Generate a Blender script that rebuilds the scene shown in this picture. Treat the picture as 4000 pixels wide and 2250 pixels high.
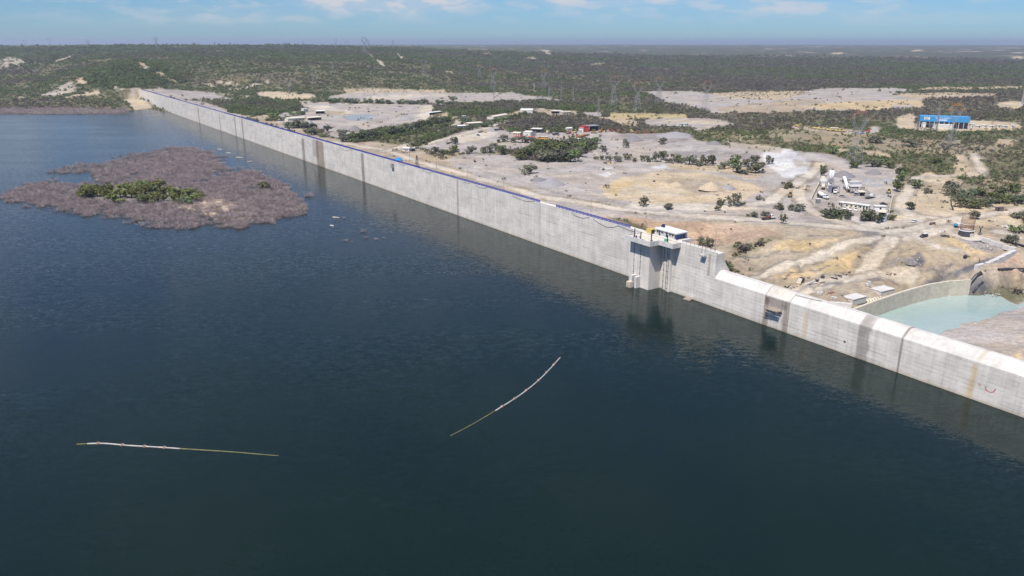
import bpy, bmesh, math, random
import numpy as np
from mathutils import Vector, Matrix

random.seed(7)
rng = np.random.default_rng(11)
R = math.radians
scene = bpy.context.scene
for o in list(bpy.data.objects):
    bpy.data.objects.remove(o)
COL = scene.collection

# ------------------------------------------------------------------ camera
FPX, CAMH = 3000.0, 92.0                     # focal length in photo pixels, metres above the reservoir
TH = math.atan((1125 - 165) / FPX)           # pitch below the horizontal
CT, ST = math.cos(TH), math.sin(TH)
cam = bpy.data.cameras.new('camera')
cam.sensor_width = 36.0
cam.lens = FPX / 4000 * 36
cam.clip_start = 1.0
cam.clip_end = 90000
camo = bpy.data.objects.new('camera', cam)
camo.location = (0, 0, CAMH)
camo.rotation_euler = (math.pi / 2 - TH, 0, 0)
COL.objects.link(camo)
scene.camera = camo

# ------------------------------------------------------------------ dam frame: u along the dam, off upstream of its face
O2 = np.array([173.2377, 115.7256])
DV = np.array([0.555477, -0.831532])
NV = np.array([-0.831532, -0.555477])
DANG = math.atan2(DV[1], DV[0])

# ------------------------------------------------------------------ sun
SUNV = np.array([*(0.44 * DV + 1.0 * NV), 1.8])
SUNV /= np.linalg.norm(SUNV)
SEL = math.asin(SUNV[2])
SAZ = math.atan2(SUNV[0], SUNV[1])
sun = bpy.data.lights.new('sun', 'SUN')
sun.energy = 4.8
sun.angle = R(0.53)
sun.color = (1.0, 0.95, 0.88)
suno = bpy.data.objects.new('sun', sun)
suno.rotation_euler = Vector(SUNV).to_track_quat('Z', 'Y').to_euler()
suno.location = (0, -200, 400)
COL.objects.link(suno)

# ------------------------------------------------------------------ world: clear sky with small fair-weather clouds
world = bpy.data.worlds.new('World')
scene.world = world
world.use_nodes = True
nt = world.node_tree
nt.nodes.clear()
def NN(tree, typ, **kw):
    n = tree.nodes.new(typ)
    for k, v in kw.items():
        if k.startswith('i_'):
            n.inputs[k[2:].replace('_', ' ')].default_value = v
        else:
            setattr(n, k, v)
    return n
def mth(tree, op, a, b=None, c=None, clamp=False):
    n = tree.nodes.new('ShaderNodeMath'); n.operation = op; n.use_clamp = clamp
    for i, v in enumerate((a, b, c)):
        if v is None: continue
        if isinstance(v, (int, float)): n.inputs[i].default_value = v
        else: tree.links.new(v, n.inputs[i])
    return n.outputs[0]
def smooth(tree, v, lo, hi, to0=0.0, to1=1.0):
    n = tree.nodes.new('ShaderNodeMapRange'); n.interpolation_type = 'SMOOTHSTEP'
    tree.links.new(v, n.inputs['Value'])
    n.inputs['From Min'].default_value = lo; n.inputs['From Max'].default_value = hi
    n.inputs['To Min'].default_value = to0; n.inputs['To Max'].default_value = to1
    return n.outputs['Result']
def mixc(tree, fac, a, b, mode='MIX'):
    n = tree.nodes.new('ShaderNodeMix'); n.data_type = 'RGBA'; n.blend_type = mode
    for i, v in ((0, fac), (6, a), (7, b)):
        if isinstance(v, (int, float)): n.inputs[i].default_value = v
        elif isinstance(v, tuple): n.inputs[i].default_value = v if len(v) == 4 else (*v, 1)
        else: tree.links.new(v, n.inputs[i])
    return n.outputs[2]
sky = NN(nt, 'ShaderNodeTexSky', sky_type='NISHITA', sun_disc=False, sun_elevation=SEL, sun_rotation=SAZ,
         altitude=200.0, air_density=1.0, dust_density=0.2, ozone_density=2.0)
tc = NN(nt, 'ShaderNodeTexCoord')
sp = NN(nt, 'ShaderNodeSeparateXYZ'); nt.links.new(tc.outputs['Generated'], sp.inputs[0])
azn = mth(nt, 'ARCTAN2', sp.outputs[0], sp.outputs[1])
cv = NN(nt, 'ShaderNodeCombineXYZ')
nt.links.new(mth(nt, 'MULTIPLY', azn, 13.0), cv.inputs[0])
nt.links.new(mth(nt, 'MULTIPLY', sp.outputs[2], 44.0), cv.inputs[1])
n1 = NN(nt, 'ShaderNodeTexNoise', i_Scale=1.55, i_Detail=5.0, i_Roughness=0.52, i_Distortion=0.15)
nt.links.new(cv.outputs[0], n1.inputs['Vector'])
cv2 = NN(nt, 'ShaderNodeCombineXYZ')
nt.links.new(mth(nt, 'MULTIPLY', azn, 3.2), cv2.inputs[0])
nt.links.new(mth(nt, 'MULTIPLY', sp.outputs[2], 18.0), cv2.inputs[1])
cv2.inputs[2].default_value = 4.3
n2 = NN(nt, 'ShaderNodeTexNoise', i_Scale=1.0, i_Detail=3.0, i_Roughness=0.5)
nt.links.new(cv2.outputs[0], n2.inputs['Vector'])
puff = smooth(nt, n1.outputs['Fac'], 0.44, 0.61)
veil = smooth(nt, n2.outputs['Fac'], 0.40, 0.64)
lift = smooth(nt, sp.outputs[2], 0.012, 0.040)
lift = mth(nt, 'MULTIPLY', lift, smooth(nt, sp.outputs[2], 0.10, 0.45, 1.0, 0.30))   # cumulus rows close up towards the horizon, gaps open overhead
cl = mth(nt, 'MULTIPLY', lift, mth(nt, 'ADD', mth(nt, 'MULTIPLY', puff, mth(nt, 'MULTIPLY_ADD', veil, 0.45, 0.3)), mth(nt, 'MULTIPLY', veil, 0.42)), clamp=True)
skyc = mixc(nt, 1.0, sky.outputs[0], (0.45, 0.73, 1.15), 'MULTIPLY')
cloudy = mixc(nt, cl, skyc, (6.6, 6.9, 7.6))
bg = NN(nt, 'ShaderNodeBackground'); bg.inputs['Strength'].default_value = 0.078
nt.links.new(cloudy, bg.inputs['Color'])
wo = NN(nt, 'ShaderNodeOutputWorld'); nt.links.new(bg.outputs[0], wo.inputs['Surface'])

scene.view_settings.view_transform = 'Standard'
scene.view_settings.look = 'None'
scene.view_settings.gamma = 1.0
scene.view_settings.exposure = 0.28
scene.view_settings.use_curve_mapping = False
scene.render.engine = 'CYCLES'
scene.cycles.volume_bounces = 0
scene.cycles.max_bounces = 6

# ------------------------------------------------------------------ photo pixel <-> world
def ray(x, y):
    a = (x - 2000) / FPX; b = (1125 - y) / FPX
    return np.array([a, CT + b * ST, -ST + b * CT])
def P(x, y, z=0.0):
    r = ray(x, y); t = (z - CAMH) / r[2]
    return np.array([r[0] * t, r[1] * t, z])
def project(X, Y, Z):
    dz = Z - CAMH
    cy = Y * ST + dz * CT; cz = Y * CT - dz * ST
    return 2000 + FPX * X / cz, 1125 - FPX * cy / cz
def UZ(x, y, off=0.0):                       # photo pixel on the plane `off` metres upstream of the dam face -> (u, z)
    r = ray(x, y); t = (O2 @ NV + off) / (r[:2] @ NV); p = r * t
    return float((p[:2] - O2) @ DV), float(p[2] + CAMH)
def UO(x, y, z):                             # photo pixel on the plane z -> (u, off)
    p = P(x, y, z)
    return float((p[:2] - O2) @ DV), float((p[:2] - O2) @ NV)
def WD(u, off, z):
    p = O2 + DV * u + NV * off
    return Vector((p[0], p[1], z))

# ------------------------------------------------------------------ value noise
def _hash(ix, iy, seed):
    h = (ix.astype(np.int64) * 374761393 + iy.astype(np.int64) * 668265263 + seed * 1442695041) & 0x7fffffff
    h = ((h ^ (h >> 13)) * 1274126177) & 0x7fffffff
    return ((h ^ (h >> 16)) & 0xffff) / 65535.0
def vnoise(x, y, seed=0):
    ix = np.floor(x); iy = np.floor(y); fx = x - ix; fy = y - iy
    fx = fx * fx * (3 - 2 * fx); fy = fy * fy * (3 - 2 * fy)
    a = _hash(ix, iy, seed); b = _hash(ix + 1, iy, seed); c = _hash(ix, iy + 1, seed); d = _hash(ix + 1, iy + 1, seed)
    return (a * (1 - fx) + b * fx) * (1 - fy) + (c * (1 - fx) + d * fx) * fy
def fbm(x, y, oct=4, seed=0):
    s = 0; a = 0.5; t = 0
    for i in range(oct):
        s = s + a * vnoise(x * 2 ** i, y * 2 ** i, seed + i * 17); t += a; a *= 0.5
    return s / t
def sstep(v, a, b):
    t = np.clip((v - a) / (b - a), 0, 1); return t * t * (3 - 2 * t)

# ------------------------------------------------------------------ object helpers
def tag(o, label=None, cat=None, group=None, kind=None):
    if label: o['label'] = label
    if cat: o['category'] = cat
    if group: o['group'] = group
    if kind: o['kind'] = kind
    return o
def empty(name, loc, rz=0.0, label=None, cat=None, group=None):
    o = bpy.data.objects.new(name, None)
    o.empty_display_size = 1.0
    o.location = loc; o.rotation_euler = (0, 0, rz)
    COL.objects.link(o)
    return tag(o, label, cat, group)
class MB:
    """collects simple solids; build() links them as one mesh object"""
    def __init__(s): s.v = []; s.f = []
    def add(s, vs, fs):
        k = len(s.v); s.v += [tuple(map(float, p)) for p in vs]; s.f += [tuple(i + k for i in q) for q in fs]; return s
    def box(s, x0, x1, y0, y1, z0, z1):
        return s.add([(x0,y0,z0),(x1,y0,z0),(x1,y1,z0),(x0,y1,z0),(x0,y0,z1),(x1,y0,z1),(x1,y1,z1),(x0,y1,z1)],
                     [(0,3,2,1),(4,5,6,7),(0,1,5,4),(1,2,6,5),(2,3,7,6),(3,0,4,7)])
    def cbox(s, c, sx, sy, sz, rz=0.0, ry=0.0):
        m = Matrix.Translation(Vector(c)) @ Matrix.Rotation(rz, 4, 'Z') @ Matrix.Rotation(ry, 4, 'Y')
        vs = [m @ Vector((x * sx / 2, y * sy / 2, z * sz / 2)) for z in (-1, 1) for x, y in ((-1,-1),(1,-1),(1,1),(-1,1))]
        return s.add(vs, [(0,3,2,1),(4,5,6,7),(0,1,5,4),(1,2,6,5),(2,3,7,6),(3,0,4,7)])
    def bar(s, a, b, w, h=None):
        a = Vector(a); b = Vector(b); h = h or w; t = (b - a)
        if t.length < 1e-6: return s
        t.normalize(); up = Vector((0,0,1)) if abs(t.z) < 0.95 else Vector((1,0,0))
        x = t.cross(up).normalized() * (w / 2); y = x.cross(t).normalized() * (h / 2)
        vs = [p + q for p in (a, b) for q in (-x - y, x - y, x + y, -x + y)]
        return s.add(vs, [(0,3,2,1),(4,5,6,7),(0,1,5,4),(1,2,6,5),(2,3,7,6),(3,0,4,7)])
    def tube(s, pts, r, n=6, caps=True):
        pts = [Vector(p) for p in pts]; rs = r if isinstance(r, (list, tuple)) else [r] * len(pts)
        vs = []; px = None
        for i, p in enumerate(pts):
            t = (pts[min(i + 1, len(pts) - 1)] - pts[max(i - 1, 0)]).normalized()
            if px is None:
                up = Vector((0,0,1)) if abs(t.z) < 0.95 else Vector((1,0,0)); px = t.cross(up).normalized()
            else: px = (px - t * px.dot(t)).normalized()
            py = t.cross(px)
            for k in range(n):
                a = 2 * math.pi * k / n
                vs.append(p + px * (math.cos(a) * rs[i]) + py * (math.sin(a) * rs[i]))
        fs = [(i*n+k, i*n+(k+1)%n, (i+1)*n+(k+1)%n, (i+1)*n+k) for i in range(len(pts)-1) for k in range(n)]
        if caps: fs += [tuple(range(n))[::-1], tuple(range((len(pts)-1)*n, len(pts)*n))]
        return s.add(vs, fs)
    def cyl(s, c, r, h, n=12, axis='Z', r2=None):
        c = Vector(c); e = {'X': Vector((1,0,0)), 'Y': Vector((0,1,0)), 'Z': Vector((0,0,1))}[axis]
        return s.tube([c, c + e * h], [r, r if r2 is None else r2], n)
    def prism(s, poly, z0, z1):
        n = len(poly)
        return s.add([(x,y,z0) for x,y in poly] + [(x,y,z1) for x,y in poly],
                     [tuple(range(n))[::-1], tuple(range(n, 2*n))] + [(i,(i+1)%n,n+(i+1)%n,n+i) for i in range(n)])
    def extrude_x(s, prof, x0, x1):          # profile in (y,z)
        n = len(prof)
        return s.add([(x0,y,z) for y,z in prof] + [(x1,y,z) for y,z in prof],
                     [tuple(range(n)), tuple(range(n, 2*n))[::-1]] + [(i,n+i,n+(i+1)%n,(i+1)%n) for i in range(n)])
    def extrude_y(s, prof, y0, y1):          # profile in (x,z)
        n = len(prof)
        return s.add([(x,y0,z) for x,z in prof] + [(x,y1,z) for x,z in prof],
                     [tuple(range(n))[::-1], tuple(range(n, 2*n))] + [(i,(i+1)%n,n+(i+1)%n,n+i) for i in range(n)])
    def mesh(s, name, mat, smooth=False, origin=None):
        me = bpy.data.meshes.new(name)
        vs = s.v if origin is None else [(p[0]-origin[0], p[1]-origin[1], p[2]-origin[2]) for p in s.v]
        me.from_pydata(vs, [], s.f)
        bm = bmesh.new(); bm.from_mesh(me); bmesh.ops.recalc_face_normals(bm, faces=bm.faces); bm.to_mesh(me); bm.free()
        if mat: me.materials.append(mat)
        if smooth: me.polygons.foreach_set('use_smooth', [True] * len(me.polygons))
        me.update(); return me
    def build(s, name, mat, parent=None, smooth=False, origin=None):
        o = bpy.data.objects.new(name, s.mesh(name, mat, smooth, origin)); COL.objects.link(o)
        if parent: o.parent = parent
        return o
def copy_tree(o, parent=None):
    c = o.copy(); COL.objects.link(c); c.parent = parent
    for ch in [x for x in CH.get(o.name, o.children)]: copy_tree(ch, c)
    return c
CH = {}

# ------------------------------------------------------------------ materials
MATS = {}
def mat(name, col, rough=0.8, metal=0.0, var=0.25, scale=0.8, spec=0.3, bump=0.0):
    """plain weathered surface: base colour broken up by two noises"""
    if name in MATS: return MATS[name]
    m = bpy.data.materials.new(name); m.use_nodes = True; t = m.node_tree; b = t.nodes['Principled BSDF']
    tcn = NN(t, 'ShaderNodeTexCoord')
    no = NN(t, 'ShaderNodeTexNoise', i_Scale=scale, i_Detail=6.0, i_Roughness=0.65)
    t.links.new(tcn.outputs['Object'], no.inputs['Vector'])
    oi = NN(t, 'ShaderNodeObjectInfo')
    v = smooth(t, no.outputs['Fac'], 0.3, 0.7, 1 - var, 1 + var * 0.6)
    hs = NN(t, 'ShaderNodeHueSaturation'); hs.inputs['Color'].default_value = (*col, 1)
    t.links.new(v, hs.inputs['Value'])
    t.links.new(hs.outputs[0], b.inputs['Base Color'])
    b.inputs['Roughness'].default_value = rough; b.inputs['Metallic'].default_value = metal
    b.inputs['Specular IOR Level'].default_value = spec
    if bump:
        bp = NN(t, 'ShaderNodeBump'); bp.inputs['Strength'].default_value = bump; bp.inputs['Distance'].default_value = 0.05
        t.links.new(no.outputs['Fac'], bp.inputs['Height']); t.links.new(bp.outputs[0], b.inputs['Normal'])
    MATS[name] = m
    return m
# ------------------------------------------------------------------ terrain height field (metres above the reservoir)
ctrl = [  # photo pixel, height
 (551,345,20),(640,345,14),(700,365,8),(830,362,6),(900,375,5),(780,400,3),(900,440,1),(980,455,0.5),
 (1050,420,2),(1100,380,3),(1040,362,9),(1150,358,10),(1250,365,5),(1200,400,1),(1400,400,0),(1650,405,0),(1150,480,0),(1300,470,-0.6),(1420,455,-0.9),(1600,470,-0.3),
 (1350,362,3),(1550,362,3),(1750,364,2),(2000,362,2),(2100,385,1.5),(1900,400,0.5),
 (1700,440,2.5),(1600,500,1),(1800,470,1.5),(1950,450,1.5),(2100,430,1.5),(1500,530,0),(1400,560,-1),(1300,545,-1),
 (1700,560,-1),(1850,540,-1),(2000,530,-1),(1650,620,-2),(1900,590,-1),(1850,640,-1),(2100,560,-0.5),(2250,530,0),(2400,520,0.5),
 (2050,680,-1.5),(2300,640,-1),(2200,740,-1.5),(1900,690,-2.5),(2100,770,-2.5),(2400,810,-2.5),(2300,590,-1),(2480,560,-0.5),(2600,530,3),(2700,540,3),(2560,580,-0.5),(2700,600,0),(2850,610,0),
 (2600,700,-2),(2750,700,-1),(2780,725,1.5),(2700,760,-3),(2500,760,-3),(2900,760,-2),(2600,830,-2.5),(2800,845,-2.5),(3000,860,-2.5),
 (2500,865,-3),(2700,880,-3.5),(2900,895,-3.5),(2600,930,-9),(2750,960,-10),(2900,970,-9),(3000,930,-4),(2950,1000,-10),
 (3050,900,-3),(3200,890,-3),(3300,880,-3),(3450,890,-3),(3250,800,-2.5),(3400,800,-2.5),(3350,720,-2),(3200,720,-2),(3100,740,-2),(3300,660,-1),(3480,660,-1),
 (3000,640,-1),(3060,580,4),(3150,600,3.5),(3300,600,2.5),(3450,620,1),(3550,650,0),(3550,750,-2),(3600,820,-3),(3700,860,-3),(3850,840,-3),(3980,800,-2),(3700,700,-1),(3850,640,0),(3980,620,1),
 (2990,1075,-11),(3100,1020,-8),(3280,960,-5),(3440,925,-3.2),(3050,960,-6),(3180,928,-3.2),(3290,935,-3.5),(3120,1000,-8.3),(3170,1075,-11.5),(3300,1050,-11),(3360,970,-4.5),(3330,1030,-10),
 (3490,930,-3.4),(3420,1000,-8),(3360,1080,-11.5),(3200,1120,-12),(3120,1150,-12),(3300,1160,-12),(3450,1110,-11.5),(3450,1050,-10.5),(3480,1000,-7),(3560,990,-4.5),(3600,1000,-5.5),(3560,1040,-8),(3650,1040,-8),(3600,1090,-10),
 (3640,925,-3.2),(3700,950,-3.8),(3770,905,-3.2),(3850,900,-3.2),(3900,930,-4),(3820,960,-5),(3920,985,-6),(3780,1010,-7),(3850,1010,-6.6),(3720,1060,-10.5),(3780,1040,-10.5),(3850,1050,-6.6),(3920,1040,-6.2),(3990,960,-4),(3990,1040,-7),
 (3800,1085,-10.5),(3900,1080,-9.5),(3990,1100,-10),(3760,1150,-18),(3850,1150,-18),(3990,1140,-18),(4060,1132,-18),(4200,1112,-18),
 (3650,1190,-21),(3700,1150,-21),(3560,1170,-21),(3400,1250,-21),(3600,1210,-21),(3800,1180,-20.5),(3950,1160,-20.5),(4020,1150,-20.5),(4120,1130,-20.5),(4250,1110,-20.5),(3450,1300,-21),(3560,1290,-21),
 (3640,1300,-17.9),(3760,1255,-17.9),(3900,1215,-17.9),(4000,1185,-17.9),(4100,1155,-17.9),(3700,1300,-16.9),(3900,1240,-16.9),(4010,1210,-16.9),(4120,1185,-16.9),(3880,1185,-21.5),(3950,1175,-21.5),(4050,1158,-21.5),(3820,1215,-21.5),(3750,1310,-16),(3900,1280,-15.5),(4000,1260,-15),(3850,1370,-15),(4000,1400,-14.5),
 (3000,520,3),(3150,500,4),(3350,520,3.5),(3500,510,4),(3680,510,4),(3850,500,4.5),(3990,490,5),(3200,560,3.5),(3500,570,2.5),(3750,580,2),(3950,560,2.5),
 (2500,480,1.5),(2700,480,2.5),(2900,480,3),(2450,440,2),(2700,445,3),(2900,450,4),(2550,400,2.5),(2700,390,3),(2900,400,4),(3100,395,6),(3300,390,10),(3550,390,10),(3300,433,5),(3550,430,5.5),(3100,440,4.5),(3800,430,6),(3990,420,7),(3400,350,10),(3700,345,9),(3990,340,9),
 (2510,355,3.5),(2750,352,4.5),(2200,380,2),(2350,360,3),(2200,330,4),(2000,330,6),(1800,335,8),(1600,330,11),(1400,330,14),(1250,325,15),(1100,320,18),(950,325,16),(850,335,12),(760,330,16),
 (2500,300,8),(2900,310,8),(3400,310,9),(3900,310,10),(2200,280,14),(2700,260,18),(3300,260,18),(3900,260,18),
 (2000,240,30),(2500,220,34),(3200,215,36),(3900,212,36),(2200,200,44),(3000,195,46),(3900,190,46),(2000,185,52),
 (1700,280,24),(1450,280,30),(1200,280,34),(950,290,32),(1700,240,40),(1450,235,46),(1200,235,46),(900,240,48),(1700,205,56),(1450,203,60),(1200,200,62),(900,205,62),(600,205,62),(300,205,60),(50,205,60),
 (1500,181,73),(1200,180,76),(900,180,77),(600,180,77),(300,180,77),(0,180,77),(-200,180,77),
 (540,245,52),(470,255,48),(620,262,46),(400,285,36),(690,290,30),(540,300,36),(600,320,28),(460,330,26),(540,335,22),(760,300,24),(330,310,28),(280,330,20),(200,350,13),(380,360,10),(480,370,8),
 (0,435,1),(180,440,0.8),(300,438,0.8),(470,437,0.8),(520,425,1.5),(595,420,1.0),(560,390,8),(100,415,3),(300,415,3.5),(430,405,4),(0,380,6),(100,350,10),(0,320,16),(200,300,22),(60,280,26),(250,260,36),(100,240,44),(0,225,48),(350,235,50),
]
cp = np.array([[*P(x, y, z)[:2], z] for x, y, z in ctrl])
toe = [(-1290,14),(-1150,7),(-1000,3),(-850,1),(-700,-0.5),(-600,-1),(-480,-2),(-380,-2.5),(-300,-3),(-260,-4.5),(-230,-9),(-200,-11),(-170,-12),(-140,-13),(-115,-19),(-95,-19),(-60,-15),(0,-14),(120,-14)]
for u, z in toe:
    for off in (-12, -30):
        p = WD(u, off, z)
        cp = np.vstack([cp, [p.x, p.y, z]])
def _feat(X, Y):
    D = np.hypot(X, Y)
    return np.stack([np.arctan2(X, Y) * 1.6, np.log(np.maximum(D, 30))], -1)
CF = _feat(cp[:, 0], cp[:, 1])
_A = np.sqrt(((CF[:, None] - CF[None]) ** 2).sum(-1))
n_ = len(cp)
_M = np.zeros((n_ + 3, n_ + 3)); _M[:n_, :n_] = _A - np.eye(n_) * 0.0006
_M[:n_, n_] = 1; _M[n_, :n_] = 1; _M[:n_, n_+1:] = CF; _M[n_+1:, :n_] = CF.T
_W = np.linalg.solve(_M, np.concatenate([cp[:, 2], [0, 0, 0]]))
shore = np.array([P(x, y, 0)[:2] for x, y in [(-900,446),(-300,440),(0,440),(90,442),(175,445),(300,443),(466,441),(505,431),(560,428),(600,421),(640,434)]])
sh_az = np.arctan2(shore[:, 0], shore[:, 1]); sh_D = np.hypot(shore[:, 0], shore[:, 1])
ISLAND = [(330,742),(420,728),(560,722),(700,728),(800,760),(900,780),(1000,800),(1010,850),(900,860),(820,850),(740,820),(600,800),(450,785),(340,775)]
def inpoly(px, py, poly):
    poly = np.asarray(poly, float); r = np.zeros(px.shape, bool)
    x0, y0 = poly[-1]
    for x1, y1 in poly:
        if y1 != y0:
            r ^= ((y1 > py) != (y0 > py)) & (px < (x0 - x1) * (py - y1) / (y0 - y1) + x1)
        x0, y0 = x1, y1
    return r
def height(X, Y, detail=True):
    X = np.asarray(X, float); Y = np.asarray(Y, float); shp = X.shape
    x = X.ravel(); y = Y.ravel(); z = np.empty(x.shape)
    for i in range(0, len(x), 40000):
        F = _feat(x[i:i+40000], y[i:i+40000])
        d = np.sqrt(((F[:, None, :] - CF[None]) ** 2).sum(-1))
        z[i:i+40000] = d @ _W[:n_] + _W[n_] + F @ _W[n_+1:]
    D = np.hypot(x, y); az = np.arctan2(x, y)
    off = (x - O2[0]) * NV[0] + (y - O2[1]) * NV[1]
    u = (x - O2[0]) * DV[0] + (y - O2[1]) * DV[1]
    far = sstep(D, 3500, 6500)
    z = z * (1 - far) + far * np.clip(z, 38, 66)
    rough = 0.45 + 7.0 * sstep(D, 950, 1900) * sstep(z, 6, 30)
    if detail:
        z = z + (fbm(x / 160, y / 160, 4, 3) - 0.5) * 2 * rough
        z = z + (fbm(x / 14, y / 14, 3, 9) - 0.5) * (1.1 + 1.5 * sstep(z, -3.4, -4.5) * sstep(z, -16.5, -12.5)) * sstep(D, 200, 260) + (fbm(x / 4, y / 4, 2, 10) - 0.5) * 0.5
        wk = sstep(z, -3.2, -4.6) * sstep(z, -16.5, -13) * sstep(D, 200, 260) * (off < -14)
        z = z - 2.3 * wk * (1 - np.abs(2 * fbm(x / 11, y / 11, 2, 12) - 1)) ** 3
    up = (off > -1.5) & (u > -1385)
    sd = np.interp(az, sh_az, sh_D)
    zs = (D - sd) * 0.05
    # beyond the far end of the dam the bank is land
    zl = np.minimum(np.maximum(zs, -4.0), np.maximum(z, 0.25 + 0.0 * z))
    left = D > sd
    z = np.where(up, np.where(left, np.minimum(zs + 0.05, np.maximum(z, 0.3)), np.maximum(zs, -4.0)), z)
    px, py = project(x, y, 0 * x + 0.3)
    jx = (fbm(x / 9, y / 9, 3, 5) - 0.5) * 60; jy = (fbm(x / 9 + 50, y / 9, 3, 6) - 0.5) * 24
    isl = inpoly(px + jx, py + jy, ISLAND) & up & ~left
    z = np.where(isl, 0.35 + (fbm(x / 6, y / 6, 2, 8)) * 0.8, z)
    # under the dam body keep the ground below the downstream face
    z = z - np.where(D > 1500, (D ** 2 - 1500 ** 2) / (2 * 6.371e6), 0)
    return z.reshape(shp)
def ground(px, py):
    """photo pixel -> point where that ray meets the terrain"""
    r = ray(px, py)
    ts = np.geomspace(140, 24000, 900)
    pts = r[None] * (ts / np.hypot(r[0], r[1]))[:, None]
    h = height(pts[:, 0], pts[:, 1]); zz = pts[:, 2] + CAMH
    off = (pts[:, 0] - O2[0]) * NV[0] + (pts[:, 1] - O2[1]) * NV[1]
    hit = np.where((zz <= h) & ((off < -8) | (ts > 1000)))[0]
    i = hit[0] if len(hit) else len(ts) - 1
    lo, hi = ts[max(i - 1, 0)], ts[i]
    q = np.linspace(lo, hi, 40); pts = r[None] * (q / np.hypot(r[0], r[1]))[:, None]
    h = height(pts[:, 0], pts[:, 1]); k = np.argmax(pts[:, 2] + CAMH <= h)
    return Vector((pts[k, 0], pts[k, 1], h[k]))
def gz(x, y): return float(height(np.array([x]), np.array([y]))[0])
def mpp(p): return (p[1] * CT - (p[2] - CAMH) * ST) / FPX      # metres per photo pixel at a point

NAZ = 700
azs = np.linspace(R(-46), R(46), NAZ)
Ds = [138.0]
while Ds[-1] < 34000: Ds.append(Ds[-1] + max(1.2, min(Ds[-1] ** 2 * 1.09e-5, Ds[-1] * 0.012)))
Ds = np.array(Ds)
AZ, DD = np.meshgrid(azs, Ds)
TX = np.sin(AZ) * DD; TY = np.cos(AZ) * DD
TZ = height(TX, TY)
PX, PY = project(TX, TY, TZ)

# ---- what the ground is made of
CLS = {  # colour, plant cover
 'scrub': ((.145,.132,.082), 1.0), 'gravel': ((.365,.330,.308), 0.008), 'road': ((.50,.445,.375), 0.0), 'sand': ((.47,.39,.285), 0.035),
 'earth': ((.36,.30,.228), 0.03), 'red': ((.40,.295,.22), 0.006), 'yellow': ((.46,.36,.22), 0.03), 'white': ((.53,.52,.52), 0.0),
 'rock': ((.13,.13,.14), 0.0), 'sandscrub': ((.42,.345,.25), 0.16), 'drygrass': ((.40,.33,.18), 0.03), 'thicket': ((.085,.085,.05), 2.2),
 'damp': ((.20,.185,.175), 0.0), 'rocky': ((.36,.32,.27), 0.10), 'pond': ((.24,.30,.31), 0.0), 'dgravel': ((.27,.245,.235), 0.0), 'sparse': ((.27,.225,.155), 0.38), 'track': ((.43,.39,.35), 0.0), 'rut': ((.25,.225,.21), 0.0), 'verge': ((.27,.235,.19), 0.02)}
names = list(CLS)
cls = np.zeros(TX.shape, np.int16)
jx = (fbm(TX / 11, TY / 11, 3, 21) - 0.5); jy = (fbm(TX / 11 + 90, TY / 11, 3, 22) - 0.5)
jx2 = (fbm(TX / 60, TY / 60, 2, 23) - 0.5); jy2 = (fbm(TX / 60 + 90, TY / 60, 2, 24) - 0.5)
ppm = FPX / np.maximum(TY * CT - (TZ - CAMH) * ST, 10)
dry = ((TX - O2[0]) * NV[0] + (TY - O2[1]) * NV[1] < -2) | (DD > np.interp(AZ, sh_az, sh_D))
def paint(c, poly, j=1.0):
    poly = np.asarray(poly, float)
    b = (PX > poly[:, 0].min() - 60) & (PX < poly[:, 0].max() + 60) & (PY > poly[:, 1].min() - 30) & (PY < poly[:, 1].max() + 30) & dry
    i = np.where(b)
    s = np.minimum(ppm[i], 9) * j
    qx = PX[i] + (jx[i] * 7 + jx2[i] * 16) * s; qy = PY[i] + (jy[i] * 2.2 + jy2[i] * 3.0) * s
    m = inpoly(qx, qy, poly)
    cls[i[0][m], i[1][m]] = names.index(c)
def strip(c, pts, w, j=0.35):
    """a track of constant real width (metres) through photo pixels on the ground"""
    W3 = [ground(*p) for p in pts]
    for a, b_ in zip(W3[:-1], W3[1:]):
        dx, dy = b_.x - a.x, b_.y - a.y; L2 = dx * dx + dy * dy + 1e-9
        box = (TX > min(a.x, b_.x) - w) & (TX < max(a.x, b_.x) + w) & (TY > min(a.y, b_.y) - w) & (TY < max(a.y, b_.y) + w)
        i = np.where(box)
        x = TX[i] + jx[i] * w * j * 2; y = TY[i] + jy[i] * w * j * 2
        t = np.clip(((x - a.x) * dx + (y - a.y) * dy) / L2, 0, 1)
        m = np.hypot(x - a.x - t * dx, y - a.y - t * dy) < w / 2
        cls[i[0][m], i[1][m]] = names.index(c)
# left bank and far hills
paint('thicket', [(330,310),(400,275),(470,252),(540,244),(620,258),(700,292),(740,322),(640,330),(560,342),(480,345),(400,350),(340,335)], 0.5)
paint('rocky', [(155,379),(217,341),(280,317),(295,348),(233,376)]); paint('sand', [(295,306),(342,306),(342,325),(307,325)])
paint('sand', [(248,379),(388,352),(400,364),(272,381)]); paint('sand', [(210,240),(287,213),(280,224),(233,242)], 0.4)
paint('white', [(548,258),(571,256),(602,271),(559,266)], 0.5); paint('red', [(532,246),(560,244),(580,258),(545,258)], 0.5)
paint('sand', [(605,286),(637,286),(695,325),(660,317)], 0.6); paint('rocky', [(0,230),(60,222),(110,248),(40,258),(0,262)], 0.5)
paint('sand', [(478,388),(560,378),(592,412),(604,426),(520,430),(500,410)], 0.5); paint('rocky', [(505,345),(545,340),(575,385),(600,420),(575,405),(540,372)], 0.4)
paint('damp', [(0,424),(470,424),(505,420),(505,432),(470,442),(175,446),(0,441)], 0.3)
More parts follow.
